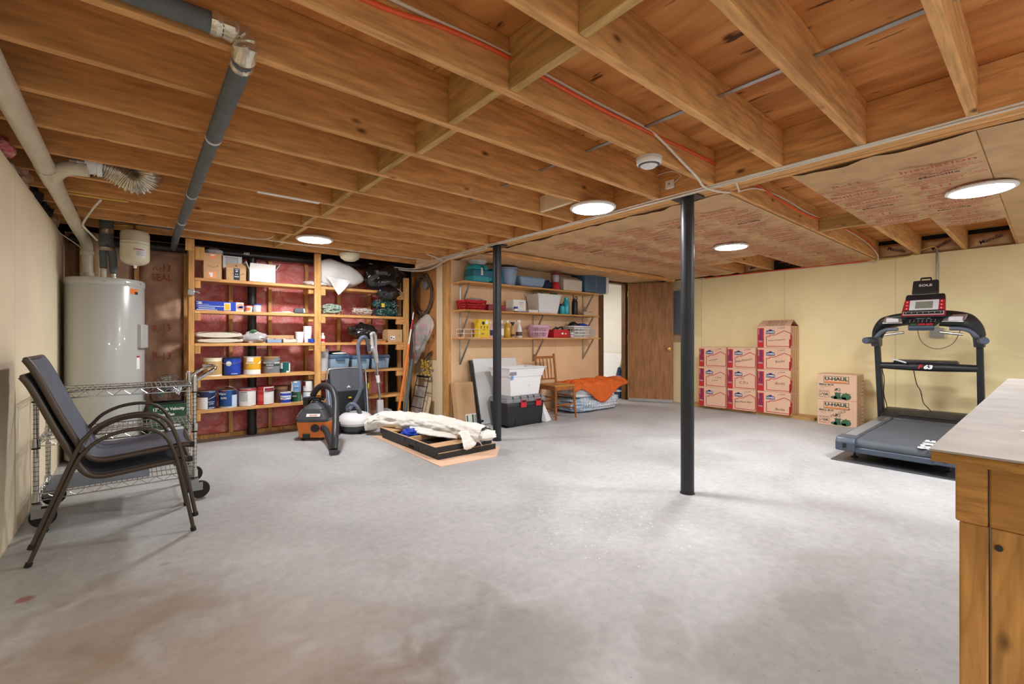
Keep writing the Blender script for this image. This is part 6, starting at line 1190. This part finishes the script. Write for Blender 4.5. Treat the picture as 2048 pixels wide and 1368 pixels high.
# ------------------------------------------------------------------ moving boxes on the right
for k, (x, l) in enumerate(((6.79, 'front pine board on the floor under the red-striped boxes'), (6.955, 'back pine board on the floor behind the front one'))):
    o = obj('floor_board', MB().box(x, 1.99, 0, x+.089, 3.88-.06*k, .04), W['block'], bevel=.002); tagset(o, l, 'board')
NOTES = {}
def mbox(y1, y0, x, z, label, notes, flaps=False, h=.302, depth=.30):
    t = T('moving_box', label, 'box', (x+depth/2, (y0+y1)/2, z), group='red-striped moving boxes', world=True)
    obj('carton', MB().box(x, y0, z+.001, x+depth, y1, z+h), W['cardpink'], t, .003)
    w = y1-y0; F = FX(x-.0006, y1, z); F2 = FX(x-.0012, y1, z); sc = w/.41
    decal([rect(.0, .004, .082*sc, h-.025)], W['red'], t, F, 'red_stripe')
    txt('small', .085, W['navy'], t, FX(x-.0013, y1-.047*sc, z+h-.125, -PI/2), .012, 1.05)
    txt('moving box', .018, W['whitep'], t, FX(x-.0013, y1-.018*sc, z+h-.07, -PI/2))
    for q in (.095, .083): decal([rect(.012*sc, q, .068*sc, q+.003)], W['whitep'], t, F2, 'fine_print')
    u, v = .165*sc, h-.085
    decal([[(u-.054, v-.022), (u+.054, v-.022), (u+.058, v-.012), (u+.054, v+.022), (u+.030, v+.026), (u, v+.044), (u-.030, v+.026), (u-.054, v+.022), (u-.058, v-.012)]], W['navy'], t, F, 'logo')
    txt("LOWE'S", .034, W['whitep'], t, FX(x-.0014, y1-u, z+v+.0), .03, .86)
    H_ = [(.115*sc, .022), (.115*sc, .158), (.155*sc, .158), (.155*sc, .176), (.22*sc, .178), (.335*sc, .235), (.41*sc, .20), (.41*sc, .022), (.115*sc, .022)]
    decal(stroke(H_, .0085), W['red'], t, F, 'house_outline')
    decal([rect(.392*sc, .0, w, .12)], W['red'], t, F, 'corner_print') if notes and notes[0] == '*' else None
    for (s, pu, pv, size, rot) in (notes[1:] if notes and notes[0] == '*' else notes): txt(s, size, W['pencil'], t, FX(x-.0014, y1-pu*sc, z+pv, rot), 0, 1., 'handwriting', .25)
    if flaps:
        b = MB().hexa([(x, y0, z+h), (x, y1, z+h), (x+.004, y1, z+h), (x+.004, y0, z+h), (x+.115, y0-.0, z+h+.085), (x+.115, y1-.03, z+h+.085), (x+.119, y1-.03, z+h+.085), (x+.119, y0, z+h+.085)]); fl = obj('flap', b, W['cardpink'], t)
        b = MB().hexa([(x+depth-.004, y0, z+h), (x+depth-.004, y1, z+h), (x+depth, y1, z+h), (x+depth, y0, z+h), (x+.117, y0, z+h+.082), (x+.117, y1-.03, z+h+.082), (x+.121, y1-.03, z+h+.082), (x+.121, y0, z+h+.082)]); obj('flap', b, W['card'], t)
        for q in range(5): txt('handle with care  keep dry', .022, W['pencil'], t, Matrix.Translation((x+.012+q*.02, (y0+y1)/2-.02, z+h+.010+q*.0148)) @ FX(0, 0, 0) @ Matrix.Rotation(-.93, 4, 'X'))
    return t
J = ('J. Scott', .30, .275, .03, .1)
c0, c1, c2 = (3.515, 3.105), (3.085, 2.695), (2.675, 2.255)
Z0 = .0405; dz = .303
def sidetape(t, x, y0, z, h=.302, red=True):
    for q in (.045, .12, .20): decal([rect(q, .01, q+.035, h-.02)], W['tanp'], t, Matrix.Translation((x, y0-.0006, z)) @ FY(0, 0, 0), 'tape')
    if red: decal([[(0, .02), (.03, .04), (.05, .09), (.035, .12), (.06, .14), (.03, .18), (0, .17)]], W['red'], t, Matrix.Translation((x, y0-.0012, z)) @ FY(0, 0, 0), 'house_print')
mbox(*c0, 6.70, Z0, 'red-striped box at the bottom left of the stack, unmarked by pen', [])
mbox(*c0, 6.70, Z0+dz, 'red-striped box in the left column, middle of three', [('S. Scott', .30, .15, .032, .08), ('J. Scott', .25, .105, .03, .05)])
mbox(*c0, 6.705, Z0+2*dz, 'red-striped box on top of the left column', [J, ('craft supplies', .22, .11, .026, .2)])
mbox(*c1, 6.72, Z0, 'red-striped box at the bottom of the middle column', [J, ('Baby/Photo Box', .23, .125, .036, .05)])
mbox(*c1, 6.72, Z0+dz, 'red-striped box marked CDs in the middle column', [('Old', .22, .155, .032, .0), ('C D s', .24, .10, .052, .0)])
mbox(*c1, 6.722, Z0+2*dz, 'red-striped box on top of the middle column', [J, ('Baby/Photo/J.S.', .25, .12, .040, .2)])
for k, l in enumerate(('red-striped box marked Books at the bottom of the tall right column', 'red-striped box marked Books, second from the floor in the tall right column', 'red-striped box marked Books, third from the floor in the tall right column')):
    t = mbox(*c2, 6.745+.004*(k == 1), Z0+k*dz, l, ['*', J, ('Books', .28, (.07, .12, .12)[k], .048, (.0, .05, .15)[k])]); sidetape(t, 6.745, c2[1], Z0+k*dz)
t = mbox(*c2, 6.745, Z0+3*dz, 'red-striped box with tented open flaps on top of the tall right column', ['*', J, ('books and magazines', .24, .11, .026, .08)], True); sidetape(t, 6.745, c2[1], Z0+3*dz)
def pots(t, F):
    decal([[(u*.01, v*.01) for u, v in ((16, 1.5), (14, 2.6), (14.5, 4.2), (17, 5.2), (20, 5), (20.5, 3), (21, 1.2))], rect(.185, .035, .245, .09), rect(.18, .088, .25, .095), circ(.30, .048, .052, 20, .04), rect(.25, .083, .35, .088), circ(.30, .094, .008, 8, .006), rect(.175, .012, .30, .04)], W['greenp'], t, F, 'pots_print')
    decal(stroke([(.20, .09), (.198, .125)], .003)+stroke([(.235, .09), (.238, .12)], .003)+[[(.175, .115), (.20, .15), (.212, .14), (.205, .12)]]+stroke([(.225+.014*math.cos(a), .132+.014*math.sin(a)) for a in [2*PI*k/14 for k in range(15)]], .006), W['dkgreen'], t, F, 'tools_print')
def ubox(z, label, extra=None):
    x, y1, y0, h = 6.635, 1.912, 1.505, .318
    t = T('moving_box', label, 'box', (x+.155, 1.71, z), group='green and orange moving boxes', world=True); obj('carton', MB().box(x, y0, z+.001, x+.31, y1, z+h), W['cardpink'], t, .003)
    F = FX(x-.0006, y1, z); F2 = FX(x-.0013, y1, z)
    decal(frame(.068, .205, .33, .292, .005), W['dkgreen'], t, F, 'logo_frame'); txt('U-HAUL', .054, W['dkgreen'], t, FX(x-.0013, y1-.199, z+.258), .05, 1.22); decal([rect(.08, .214, .318, .228)], W['orangep'], t, F2, 'logo_bar')
    txt('SMALL BOX', .030, W['dkgreen'], t, FX(x-.0013, y1-.095, z+.185), .04, 1.0); txt('16 3/8" x 12 5/8" x 12 5/8"', .011, W['dkgreen'], t, FX(x-.0013, y1-.085, z+.160)); txt('1.5 cu. ft.', .012, W['dkgreen'], t, FX(x-.0013, y1-.055, z+.143))
    decal(frame(.02, .025, .128, .110, .003), W['dkgreen'], t, F, 'ok_frame'); txt('OK', .036, W['dkgreen'], t, FX(x-.0013, y1-.088, z+.062), .05, 1.1); decal(stroke([(.028, .062), (.036, .05), (.055, .082)], .005)+[circ(.035, .093, .006, 8)], W['dkgreen'], t, F2, 'tick'); txt('65 LBS MAX', .012, W['dkgreen'], t, FX(x-.0013, y1-.083, z+.094), .02); txt('for moving', .011, W['dkgreen'], t, FX(x-.0013, y1-.07, z+.035))
    pots(t, FX(x-.0006, y1, z+.0))
    for q in (.06, .13): decal([rect(q, .01, q+.03, h-.015)], W['tanp'], t, Matrix.Translation((x, y0-.0006, z)) @ FY(0, 0, 0), 'tape')
    for q in range(5): decal([rect(.20, .05+q*.045, .27, .058+q*.045)], W['dkgreen'], t, Matrix.Translation((x, y0-.0006, z)) @ FY(0, 0, 0), 'side_print')
    if extra: txt(extra, .044, W['pencil'], t, FX(x-.0014, y1-.24, z+.165, .52), 0, 1.1, 'handwriting', .2)
    return t
ubox(.0, 'lower green-printed moving box with FRAGILE written across it', 'FRAGILE  +')
ubox(.319, 'upper green-printed moving box with an orange bar')
# ------------------------------------------------------------------ treadmill
t = T('treadmill', 'black and grey treadmill facing the yellow wall', 'treadmill', (5.7, .85, 0), world=True); YL, YR = 1.245, .455
for y0, y1, n in ((1.105, 1.235, 'left'), (.465, .595, 'right')):
    obj('side_rail', MB().prism([(4.86, .10), (4.86, .185), (4.90, .20), (6.42, .215), (6.42, .10)], y0, y1, 'y'), W['tmblue'], t, .01, seg=3)
    obj('tread_strip', MB().prism([(4.95, .2005), (5.9, .2105), (5.9, .2145), (4.95, .2045)], y0+.02, y1-.02, 'y'), W['mgrey'], t)
    obj('tread_strip', MB().prism([(5.94, .2105), (6.30, .2135), (6.30, .2175), (5.94, .2145)], y0+.02, y1-.02, 'y'), W['alu'], t)
    c = obj('end_cap', MB().prism([(4.77, .085), (4.77, .165), (4.80, .20), (4.955, .206), (4.955, .085)], y0-.006, y1+.006, 'y'), W['tmblue'], t, .012, seg=3)
    ym = (y0+y1)/2; obj('adjuster_slot', MB().box(4.764, ym-.012, .115, 4.7705, ym+.014, .155), W['rubber'], c, .002)
    obj('foot', MB().lathe([(.026, .001), (.026, .008), (.010, .012), (.010, .10)], 16, (5.0, ym-.02 if n == 'left' else ym+.0, 0)), W['black'], t)
b = MB().grid(16, 24, lambda u, v: (lambda a: (4.855-.045*math.cos(a) if v < .22 else 4.855+(6.36-4.855)*(v-.22)/.78, .60+.505*u, .145+.045*math.sin(a) if v < .22 else .19+.012*(v-.22)/.78))(-PI/2+PI*min(1, v/.22)))
obj('belt', b, W['belt'], t, smooth=50)
obj('deck', MB().box(4.93, .60, .12, 6.36, 1.10, .178), W['black'], t); obj('rear_crossbar', MB().box(4.80, .59, .075, 4.88, 1.11, .125), W['tmblue'], t, .008); obj('front_frame', MB().box(6.2, .50, .03, 6.6, 1.20, .11), W['blackm'], t, .01)
txt('SOLE', .13, W['whitep'], t, Matrix.Translation((5.02, .645, .1955)), .05, 1.5)
obj('motor_hood', MB().prism([(6.30, .215), (6.36, .245), (6.44, .285), (6.60, .295), (6.74, .27), (6.80, .20), (6.80, .10), (6.30, .10)], .47, 1.23, 'y'), W['black'], t, .03, seg=3)
obj('hood_inset', MB().hexa([(6.345, .62, .243), (6.345, 1.08, .243), (6.35, 1.08, .243), (6.35, .62, .243), (6.455, .66, .2925), (6.455, 1.04, .2925), (6.465, 1.04, .2925), (6.465, .66, .2925)]), W['blackm'], t, .003)
txt('SOLE', .05, W['alu'], t, Matrix.Translation((6.52, .85, .2975)) @ Matrix.Rotation(-PI/2, 4, 'Z'), .03, 1.6)
for y in (YL, YR):
    s = 1 if y == YL else -1
    obj('upright', MB().hexa([(6.46, y-.028, .12), (6.56, y-.028, .12), (6.56, y+.028, .12), (6.46, y+.028, .12), (6.26, y-.024, 1.03), (6.335, y-.024, 1.03), (6.335, y+.024, 1.03), (6.26, y+.024, 1.03)]), W['blackm'], t, .012, seg=3)
    obj('knuckle', MB().hexa([(6.22, y-.038, .985), (6.345, y-.038, .985), (6.345, y+.038, .985), (6.22, y+.038, .985), (6.13, y-.038, 1.085), (6.345, y-.038, 1.10), (6.345, y+.038, 1.10), (6.13, y+.038, 1.085)]), W['vacgrey'], t, .012, seg=3)
    b = MB(); b.tube([(6.20, y+s*.01, 1.055), (6.05, y+s*.045, 1.05)], .036, 14); hs = obj('handrail_stub', b, W['vacgrey'], t, .006); obj('stub_cap', MB().tube([(6.049, y+s*.045, 1.05), (6.03, y+s*.05, 1.05)], .034, 14), W['tmblue'], hs, .005)
    # pod sweeping from the upright in to the console
    c = .855; P = [(6.30, y, 1.085), (6.28, y-s*.03, 1.17), (6.26, y-s*.085, 1.235), (6.245, y-s*.16, 1.262), (6.235, y-s*.27, 1.28)]
    A = arc(P, 6); b = MB(); b.tube(A, [.055+.035*min(1, k/12) for k in range(len(A))], 14, flat=.62); obj('pod', b, W['black'], t)
    A = arc([(6.20, y-s*.005, 1.075), (6.185, y-s*.05, 1.135), (6.165, y-s*.11, 1.165), (6.155, y-s*.20, 1.17)], 6); obj('grip', MB().tube(A, .027, 12, flat=.7), W['tmgrey'], t)
    A = [(6.12, y-s*.10, 1.11), (6.10, y-s*.26, 1.135)]; obj('pulse_bar', MB().tube(A, .013, 10), W['chrome'], t)
    b = MB(); b.M = FX(6.165, y-s*.155, 1.262) @ Matrix.Rotation(-.5, 4, 'X'); b.prism([(-.085, -.04), (.085, -.04), (.07 if s > 0 else .10, .045), (-.06 if s > 0 else -.07, .045)] if s > 0 else [(-.10, -.03), (.06, -.04), (.085, .05), (-.02, .05)], 0, .012); h_ = obj('bottle_pocket', b, W['alu'], t, .01, seg=3)
    b = MB(); b.M = FX(6.153, y-s*.155, 1.262) @ Matrix.Rotation(-.5, 4, 'X'); b.prism(rect(-.05, -.02, .05, .028), 0, .002); obj('pocket_floor', b, W['lgrey'], h_)
c = .848; M = FX(6.17, c, 1.345) @ Matrix.Rotation(-.55, 4, 'X')
def panel(poly, w0, w1, m, name, bev=.0, par=None, Mx=M):
    b = MB(); b.M = Mx; b.prism(poly, w0, w1); return obj(name, b, W[m], par or t, bev, seg=3)
con = panel([(-.165, -.06), (.165, -.06), (.152, .205), (.145, .225), (-.145, .225), (-.152, .205)], -.06, .0, 'black', 'console', .012)
panel([(-.168, -.055), (.168, -.055), (.168, .0), (.155, .14), (.148, .14), (.150, -.0), (-.150, 0), (-.148, .14), (-.155, .14), (-.168, .0)], .0002, .004, 'maroon', 'console_trim', par=con)
panel(rect(-.112, .02, .112, .145), .0005, .006, 'lgrey', 'display_bezel', .003, con); panel(rect(-.066, .038, .068, .122), .0062, .008, 'lcd', 'display', par=con)
for s in (-1, 1):
    for k in range(3): panel(rect(s*.132-.017, .022+k*.042, s*.132+.017, .058+k*.042), .0005, .006, 'crimson', 'button', .002, con)
    for k in range(3): panel([(s*.132-.006, .034+k*.042), (s*.132+.006, .034+k*.042), (s*.132, .046+k*.042)], .0062, .0068, 'whitep', 'button_mark', par=con)
panel(rect(-.155, -.04, .155, .0), .0042, .008, 'lgrey', 'key_strip', .012, con); ks = panel(rect(-.15, -.035, .15, -.005), .0082, .010, 'black', 'key_strip_inner', .008, con)
for k in range(7): panel([(-.132+k*.044-.004, -.015), (-.132+k*.044+.004, -.015), (-.132+k*.044, -.025)], .0102, .0106, 'whitep', 'key_mark', par=con)
M2 = FX(6.115, c, 1.245) @ Matrix.Rotation(-.95, 4, 'X')
kp = panel([(-.155, .075), (.155, .075), (.10, -.05), (.085, -.075), (-.085, -.075), (-.10, -.05)], -.03, .0, 'black', 'keypad', .006, None, M2)
txt('CARDIO  F63', .020, W['lgrey'], kp, M2 @ Matrix.Translation((0, .055, .001)))
for j in range(2):
    for i in range(7): panel(circ(-.096+i*.032, .026-j*.03, .004, 8), .0003, .001, 'lgrey', 'key', par=kp, Mx=M2)
panel(rect(-.085, -.066, -.035, -.042), .0003, .003, 'greenp', 'start_key', .002, kp, M2); panel(rect(-.028, -.066, .028, -.042), .0003, .003, 'crimson', 'stop_key', .002, kp, M2); panel(rect(.035, -.066, .085, -.042), .0003, .003, 'red', 'stop_key', .002, kp, M2)
panel(rect(-.10, -.105, .10, -.07), -.045, .006, 'tmblue', 'keypad_lip', .012, None, M2)
M3 = FX(6.285, c, 1.555) @ Matrix.Rotation(-.35, 4, 'X'); th = panel([(-.105, -.02), (.105, -.02), (.10, .12), (.09, .13), (-.09, .13), (-.10, .12)], -.012, .012, 'black', 'tablet_holder', .008, None, M3)
txt('SOLE', .034, W['lgrey'], th, M3 @ Matrix.Translation((0, .07, .0125)), .03, 1.35); panel([(-.045, .125), (-.045, .155), (-.035, .165), (.035, .165), (.045, .155), (.045, .125), (.034, .125), (.034, .150), (-.034, .150), (-.034, .125)], -.01, .008, 'black', 'holder_clip', .003, th, M3)
# middle tray bar
b = MB(); n = 16
def bar(u, v, q=0):
    y = YL+(YR-YL)*u; x = 6.33-.06*math.sin(PI*u); a = 2*PI*v; return (x+.045*math.cos(a), y, .79-.012*math.sin(PI*u)+.032*math.sin(a))
A = [(6.36-.05*math.sin(PI*k/n), YL+(YR-YL)*k/n, .775+.0*k) for k in range(n+1)]; b.tube(A, [.040+.012*math.sin(PI*k/n) for k in range(n+1)], 12, flat=.85); cb = obj('crossbar', b, W['black'], t)
obj('tray', MB().hexa([(6.30, .60, .80), (6.30, 1.12, .80), (6.42, 1.12, .80), (6.42, .60, .80), (6.29, .62, .835), (6.29, 1.10, .835), (6.46, 1.10, .845), (6.46, .62, .845)]), W['black'], t, .012)
txt('F', .055, W['red'], cb, FX(6.257, c+.04, .775), .04, 1.2, shear=.2); txt('63', .055, W['whitep'], cb, FX(6.257, c-.022, .775), .05, 1.25, shear=.2)
obj('power_cord', MB().tube(arc([(6.33, 1.16, .80), (6.34, 1.21, .76), (6.38, 1.20, .62), (6.44, 1.215, .45), (6.50, 1.20, .30), (6.44, 1.24, .225), (6.3, 1.24, .205)], 6), .0045, 6), W['black'], t)
obj('safety_cord', MB().tube(arc([(6.12, .885, 1.155), (6.13, .86, 1.05), (6.14, .80, .985), (6.14, .72, .97), (6.14, .63, 1.02), (6.15, .585, 1.12), (6.14, .56, 1.22), (6.14, .53, 1.27)], 7), .0028, 6), W['black'], t)
obj('rear_cord', MB().tube(arc([(6.5, .97, .72), (6.52, .95, .58), (6.54, .92, .50), (6.55, .90, .38), (6.52, .86, .33), (6.50, .83, .295)], 6), .0045, 6), W['black'], t)
o = obj('remote_control', MB().hexa([(6.24, .995, .815), (6.24, 1.12, .858), (6.275, 1.12, .858), (6.275, .995, .815), (6.24, .99, .830), (6.24, 1.115, .873), (6.275, 1.115, .873), (6.275, .99, .830)]), W['lgrey'], bevel=.005); tagset(o, 'grey handheld gadget lying on the treadmill crossbar tray', 'remote control')
o = obj('floor_mat', MB().box(4.76, .40, .0005, 6.9, 1.27, .0085), W['vacgrey'], bevel=.002); tagset(o, 'dark grey mat under the treadmill', 'mat')
t.location.z += .008
# ------------------------------------------------------------------ workbench at the right edge
t = T('workbench', 'wooden workbench with a worn grey top at the right edge', 'workbench', (2.4, -.4, 0), world=True); zt = .862
obj('top_sheet', MB().box(1.205, -1.05, zt-.004, 3.66, .157, zt), W['tabletop'], t); obj('top', MB().box(1.207, -1.05, zt-.024, 3.658, .155, zt-.0045), W['plybdy'], t, .001)
obj('side_apron', MB().box(1.255, .080, zt-.145, 3.62, .125, zt-.0245), W['benchx'], t, .004); obj('side_apron', MB().box(1.255, -1.02, zt-.165, 3.62, -.982, zt-.0245), W['benchx'], t, .004)
obj('front_apron', MB().box(1.257, -.98, zt-.145, 1.295, .078, zt-.0245), W['bench'], t, .003); obj('back_apron', MB().box(3.58, -.98, zt-.165, 3.618, .086, zt-.0245), W['bench'], t, .003)
for x in (1.262, 3.52):
    for y0, y1 in ((.0795, .120), (-1.018, -.978)): obj('leg', MB().box(x, y0, 0, x+.088, y1, zt-.146), W['benchz'], t, .003)
obj('end_panel', MB().box(1.264, -.976, .04, 1.30, .0765, zt-.147), W['benchz'], t, .002)
for z in (.68, .40, .12): obj('screw', MB().lathe([(.006, 0), (.006, .003)], 8, (1.260, .066, z), 'x'), W['black'], t)
b = MB()
for (x, y, r, r2) in ((1.60, .03, .010, .02), (2.35, .05, .012, .012), (2.1, -.2, .02, .01)): b.prism(circ(x, y, r, 14, r2), zt+.0002, zt+.0008)
obj('paint_spots', b, W['whitep'], t, smooth=0)
# ------------------------------------------------------------------ stacked patio chairs
def patio(label, dx, dz, dy=0.):
    t = T('patio_chair', label, 'chair', (-.075+dx, 3.34+dy, dz), group='stacked sling patio chairs')
    X0 = .397-.075; prof = [(-.42, .90), (-.395, .855), (-.36, .77), (-.30, .615), (-.245, .488), (-.215, .425), (-.185, .392), (-.14, .378), (-.06, .383), (.08, .397), (.18, .405), (.225, .403)]
    pr_ = [(x+.075, z) for x, z in prof]
    for s in (-1, 1):
        y = s*.232; obj('side_rail', MB().tube(arc([(x, y, z) for x, z in pr_], 4), .0125, 10, flat=1.15), W['bronze'], t)
        ys = s*.247; legp = [(-.325, ys+s*.0, .001), (-.24, ys, .24), (-.162, ys, .455), (-.13, ys, .51), (-.085, ys, .557), (-.01, ys, .592), (.08, ys, .602), (.15, ys, .582), (.198, ys, .535), (.228, ys, .46), (.248, ys, .385), (.285, ys, .19), (.318, ys, .001)]
        obj('leg_frame', MB().tube(arc(legp, 6), .0098, 10), W['bronze'], t)
        obj('foot_cap', MB().tube([(.3175, ys, .0005), (.314, ys, .02)], .0135, 10), W['rubber'], t); obj('foot_cap', MB().tube([(-.3255, ys, .0005), (-.318, ys, .02)], .0135, 10), W['rubber'], t)
    A = arc([(x, 0, z) for x, z in pr_], 5); nA = len(A)
    def sl_(u, v):
        i = v*(nA-1); k = min(int(i), nA-2); p = A[k].lerp(A[k+1], i-k); d = (A[k+1]-A[k]).normalized(); nrm = V((d.z, 0, -d.x)); sag = .014*(1-(2*u-1)**2)
        return (p.x-nrm.x*(.010-sag)*1., -.232+.464*u, p.z-nrm.z*(.010-sag))
    o = obj('sling', MB().grid(12, 60, sl_), W['sling'], t, smooth=80); so = o.modifiers.new('thick', 'SOLIDIFY'); so.thickness = .004
    obj('crossbar', MB().tube([(.295, -.235, .403), (.295, .235, .403)], .0135, 10), W['bronze'], t); obj('crossbar', MB().tube([(-.155, -.247, .44), (-.155, .247, .44)], .010, 10), W['bronze'], t); obj('crossbar', MB().tube([(.235, -.247, .388), (.235, .247, .388)], .010, 10), W['bronze'], t)
    obj('top_bar', MB().tube([(-.343, -.235, .90), (-.343, .235, .90)], .010, 10), W['bronze'], t)
    for s in (-1, 1): obj('end_cap', MB().tube([(.29, s*.232, .403), (.312, s*.232, .403)], .016, 10), W['rubber'], t)
    return t
patio('lower of two stacked dark sling patio chairs, feet on the floor', 0, 0); patio('upper of two stacked dark sling patio chairs, resting in the lower one', .010, .0815)
# ------------------------------------------------------------------ wire cart, fan and its carton
t = T('wire_cart', 'chrome three-tier wire cart on casters behind the patio chairs', 'cart', (-.075, 3.925, 0), world=True); x0, x1, y0, y1 = -.445, .295, 3.70, 4.15
for x in (x0, x1):
    for y in (y0, y1):
        p = obj('post', MB().lathe([(.0125, .135), (.0125, .83), (.010, .838)], 14, (x, y, 0)), W['chrome'], t)
        for k in range(22): pass
        rb = MB()
        for k in range(24): rb.lathe([(.0129, .16+k*.027), (.0129, .163+k*.027)], 12, (x, y, 0))
        obj('post_grooves', rb, W['blackm'], p, smooth=0)
        c = obj('caster', MB().box(x-.022, y-.022, .105, x+.022, y+.022, .135).box(x-.02, y-.016, .055, x+.045, y-.011, .108).box(x-.02, y+.011, .055, x+.045, y+.016, .108), W['zinc'], t, .002)
        obj('wheel', MB().lathe([(.010, -.011), (.055, -.011), (.0585, -.006), (.0585, .006), (.055, .011), (.010, .011)], 24, (x+.028, y, .0595), 'y'), W['rubber'], c)
for z in (.765, .50, .19):
    b = MB()
    for zz in (z, z-.035): b.tube([(x0, y0, zz), (x1, y0, zz), (x1, y1, zz), (x0, y1, zz)], .0035, 6, True)
    def tr(p, q, n):
        p, q = V(p), V(q); b.tube([p.lerp(q, k/n)+V((0, 0, 0 if k % 2 else -.035)) for k in range(n+1)], .0025, 5)
    for yy in (y0, y1): tr((x0, yy, z), (x1, yy, z), 18)
    for xx in (x0, x1): tr((xx, y0, z), (xx, y1, z), 10)
    s = obj('shelf', b, W['chrome'], t); b = MB()
    for k in range(1, 30): x = x0+(x1-x0)*k/30; b.tube([(x, y0, z+.002), (x, y1, z+.002)], .002, 4)
    for k in (1, 2): y = y0+(y1-y0)*k/3; b.tube([(x0, y, z-.003), (x1, y, z-.003)], .003, 5)
    obj('shelf_wires', b, W['chrome'], s)
    for x in (x0, x1):
        for y in (y0, y1): obj('collar', MB().lathe([(.0165, z-.042), (.0185, z-.04), (.0175, z+.008)], 14, (x, y, 0)), W['chrome'], t); obj('clip', MB().lathe([(.0188, z-.05), (.0188, z-.043)], 14, (x, y, 0)), W['black'], t)
obj('shelf_liner', MB().box(x0+.03, y0+.02, .195, .06, y1-.02, .197), W['tmgrey'], t)
h = MB(); h.tube(arc([(x1+.012, y0, .80), (x1+.06, y0, .835), (x1+.115, y0+.02, .87), (x1+.135, (y0+y1)/2, .88), (x1+.115, y1-.02, .87), (x1+.06, y1, .835), (x1+.012, y1, .80)], 6), .0125, 12); obj('push_handle', h, W['chrome'], t)
for y in (y0, y1): obj('handle_socket', MB().lathe([(.018, .74), (.018, .825)], 12, (x1, y, 0)), W['chrome'], t)
t = T('fan_carton', 'green printed fan carton on the floor behind the wire cart', 'box', (.225, 5.44, 0), world=True); obj('carton', MB().box(.075, 5.33, .002, .375, 5.56, .46), W['bgreen'], t, .003)
decal([rect(.02, .30, .29, .33)], W['greenp'], t, FY(.075, 5.3295, 0), 'band'); txt('12" High Velocity', .040, W['whitep'], t, FY(.225, 5.329, .415), .02, .85); txt('Floor Fan', .040, W['whitep'], t, FY(.20, 5.329, .365), .02, .9); txt('3 speeds', .03, W['whitep'], t, FY(.17, 5.329, .22), .02)
decal([circ(.20, .20, .07, 22)], W['lgrey'], t, FY(.075, 5.3295, 0), 'fan_picture')
t = T('floor_fan', 'black round floor fan standing on the green carton', 'fan', (.225, 5.44, .4605)); b = MB(); R_ = .125
for k in range(7): b.tube([((.02+.0175*k)*math.cos(a), -.05+.02*(k/6)**2, .15+(.02+.0175*k)*math.sin(a)) for a in [2*PI*q/28 for q in range(28)]], .0022, 5, True)
for k in range(16): a = 2*PI*k/16; b.tube([(.02*math.cos(a), -.05, .15+.02*math.sin(a)), (R_*math.cos(a), -.03, .15+R_*math.sin(a)), (R_*math.cos(a), .04, .15+R_*math.sin(a))], .002, 4)
obj('cage', b, W['black'], t)
hub = obj('hub', MB().lathe([(.001, -.055), (.024, -.054), (.026, -.045)], 18, (0, 0, .15), 'y', cap=False), W['tmblue'], t)
for k in range(3):
    b = MB(); b.M = Matrix.Translation((0, 0, .15)) @ Matrix.Rotation(2*PI*k/3+.4, 4, 'Y'); b.hexa([(.02, -.015, -.015), (.11, -.02, -.04), (.11, -.015, -.04), (.02, -.01, -.015), (.02, .01, .015), (.105, .015, .045), (.105, .02, .045), (.02, .015, .015)]); obj('blade', b, W['alu'], t)
obj('motor', MB().lathe([(.04, .02), (.05, .03), (.05, .07), (.03, .085)], 20, (0, 0, .15), 'y'), W['black'], t)
b = MB()
for s in (-1, 1): b.tube(arc([(s*.13, .02, .15), (s*.132, .02, .06), (s*.12, -.08, .008), (s*.11, -.10, .008)], 5), .008, 8); b.tube(arc([(s*.132, .02, .06), (s*.12, .09, .008)], 4), .008, 8)
b.tube([(-.12, .09, .008), (.12, .09, .008)], .008, 8); b.tube([(-.11, -.10, .008), (.11, -.10, .008)], .008, 8); obj('stand', b, W['black'], t)
